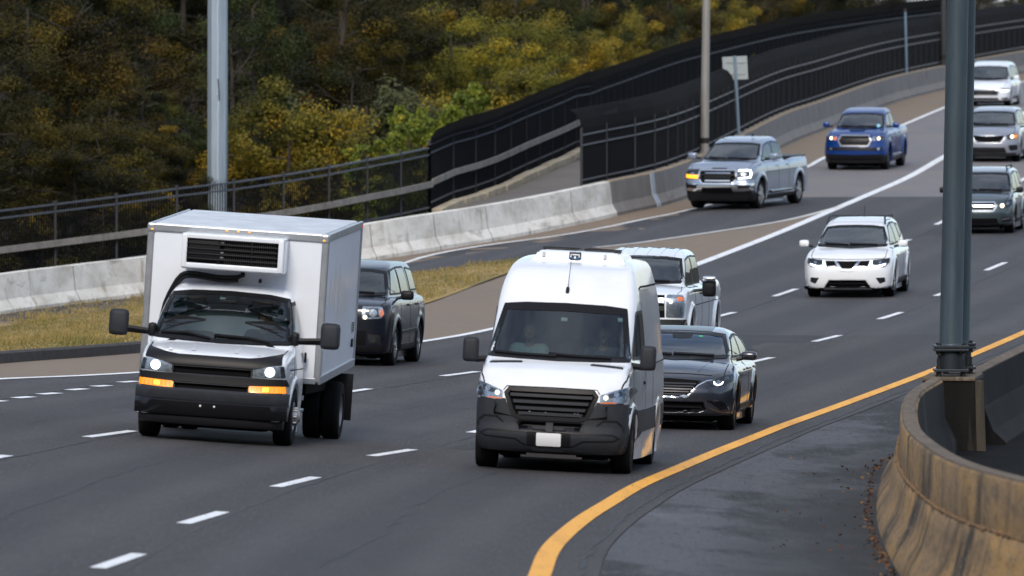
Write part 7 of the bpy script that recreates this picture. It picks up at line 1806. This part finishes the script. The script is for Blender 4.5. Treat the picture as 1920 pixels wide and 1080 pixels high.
for sd in (1, -1):
    mb = MB(); mb.tube([(-1.05, sd * .60, 1.58), (-1.15, sd * .58, 1.665), (-2.5, sd * .58, 1.675), (-2.65, sd * .58, 1.60)], .02, 8); mb.build('roof_rail', M_BLKPL, V.root, smooth=True)
V = car('crossover', 'silversuv', 'dull silver crossover with a wide notched grille between two other cars by the columns', 'car', P_SILVER2, dict(
    W=.935, wb=2.7, xr=-3.75, xf=.92, zf=.90, cowl=(-.02, 1.10), wt=(-.80, 1.48), zr=1.65, hb=.775, ht=.635, r=.36, h=.036, wsglass=M_SHINY, belt=1.09, bedz=1.09, wins=[[(a, b + .03) for a, b in q] for q in suvw],
    recess=[(mir([(0, .80), (.47, .815), (.38, .635), (0, .63)]), .04)],
    front=[('grille', 'sym', [(0, .805), (.18, .81), (.49, .825), (.40, .625), (0, .62)], M_GRILLE, .004), ('grille_top', 'sym', [(0, .80), (.16, .80), (.22, .835), (.50, .845), (.50, .825), (.24, .81), (.15, .775), (0, .775)], M_CHROME, .014), ('fog_recess', 'pair', rpoly([(.60, .53), (.88, .55), (.88, .38), (.66, .36)], .05), M_BLKPL, .006), ('lower_intake', 'sym', [(0, .46), (.5, .46), (.56, .30), (0, .28)], M_BLKPL, .006), ('chin', 'sym', [(0, .27), (.84, .30), (.82, .18), (0, .16)], M_BLKPL, .008)],
    head=rpoly([(.54, .835), (.72, .86), (.90, .875), (.87, .73), (.58, .70)], .015), headm=M_LAMPDK, bulbs=[('bulb', 'd', (.72, .79, .05), M_WARMGLOW), ('turn_signal', 'p', [(.78, .85), (.88, .86), (.86, .74), (.79, .73)], M_AMBER)],
    doorx=[-.45, -1.58], handles=[-1.4], mir=(-.40, 1.08, 1.12), mird=(.13, .2, .15), mirm=P_SILVER2, seatz=.62))
V.patch('hanging_charm', 'F', [(-.03, 1.42), (.02, 1.42), (.03, 1.33), (-.04, 1.33)], mat('charm_blue', (.06, .25, .5), .5), off=-.02)
V = car('crossover', 'whitesuv', 'white crossover farthest back in the ramp lane beside the columns', 'car', P_WHITE, dict(
    W=.92, wb=2.69, xr=-3.6, xf=.92, zf=.78, cowl=(-.02, .955), wt=(-.78, 1.405), zr=1.615, hb=.80, ht=.66, r=.345, h=.036, wsglass=M_SHINY, scale=1.04, belt=.98, bedz=.98, wins=[[(a, b - .06) for a, b in q] for q in suvw],
    recess=[(mir([(0, .61), (.42, .61), (.53, .54), (.47, .42), (0, .42)]), .04)],
    front=[('grille', 'sym', hexagon(.43, .62, .54, .54, .48, .41), M_GRILLE, .004), ('grille_frame', 'ring', hexagon(.44, .63, .555, .54, .49, .40), M_CHROME, .012)] + [('grille_bar', 'bar', (z, w, .012), M_DKALLOY, .0) for z, w in ((.57, .45), (.515, .50), (.46, .47))] + [('fog_recess', 'pair', rpoly([(.62, .31), (.86, .33), (.84, .22), (.70, .19)], .03), M_BLKPL, .006), ('lower_intake', 'sym', [(0, .32), (.5, .32), (.58, .18), (0, .17)], M_GRILLE, .006), ('chin', 'sym', [(0, .17), (.8, .19), (.78, .12), (0, .11)], M_BLKPL, .008)],
    head=rpoly([(.55, .66), (.72, .665), (.91, .66), (.89, .56), (.62, .53)], .015), headm=M_LAMPDK, bulbs=[('day_light', 'p', [(.56, .655), (.62, .60), (.89, .61), (.88, .555), (.63, .535)], M_GLOW)],
    doorx=[-.45, -1.58], handles=[-1.4], mir=(-.40, 1.05, 1.03), mird=(.13, .2, .15), seatz=.5))
V.patch('hanging_charm', 'F', [(-.03, 1.33), (.02, 1.33), (.03, 1.22), (-.04, 1.22)], MATS['charm_blue'], off=-.02)
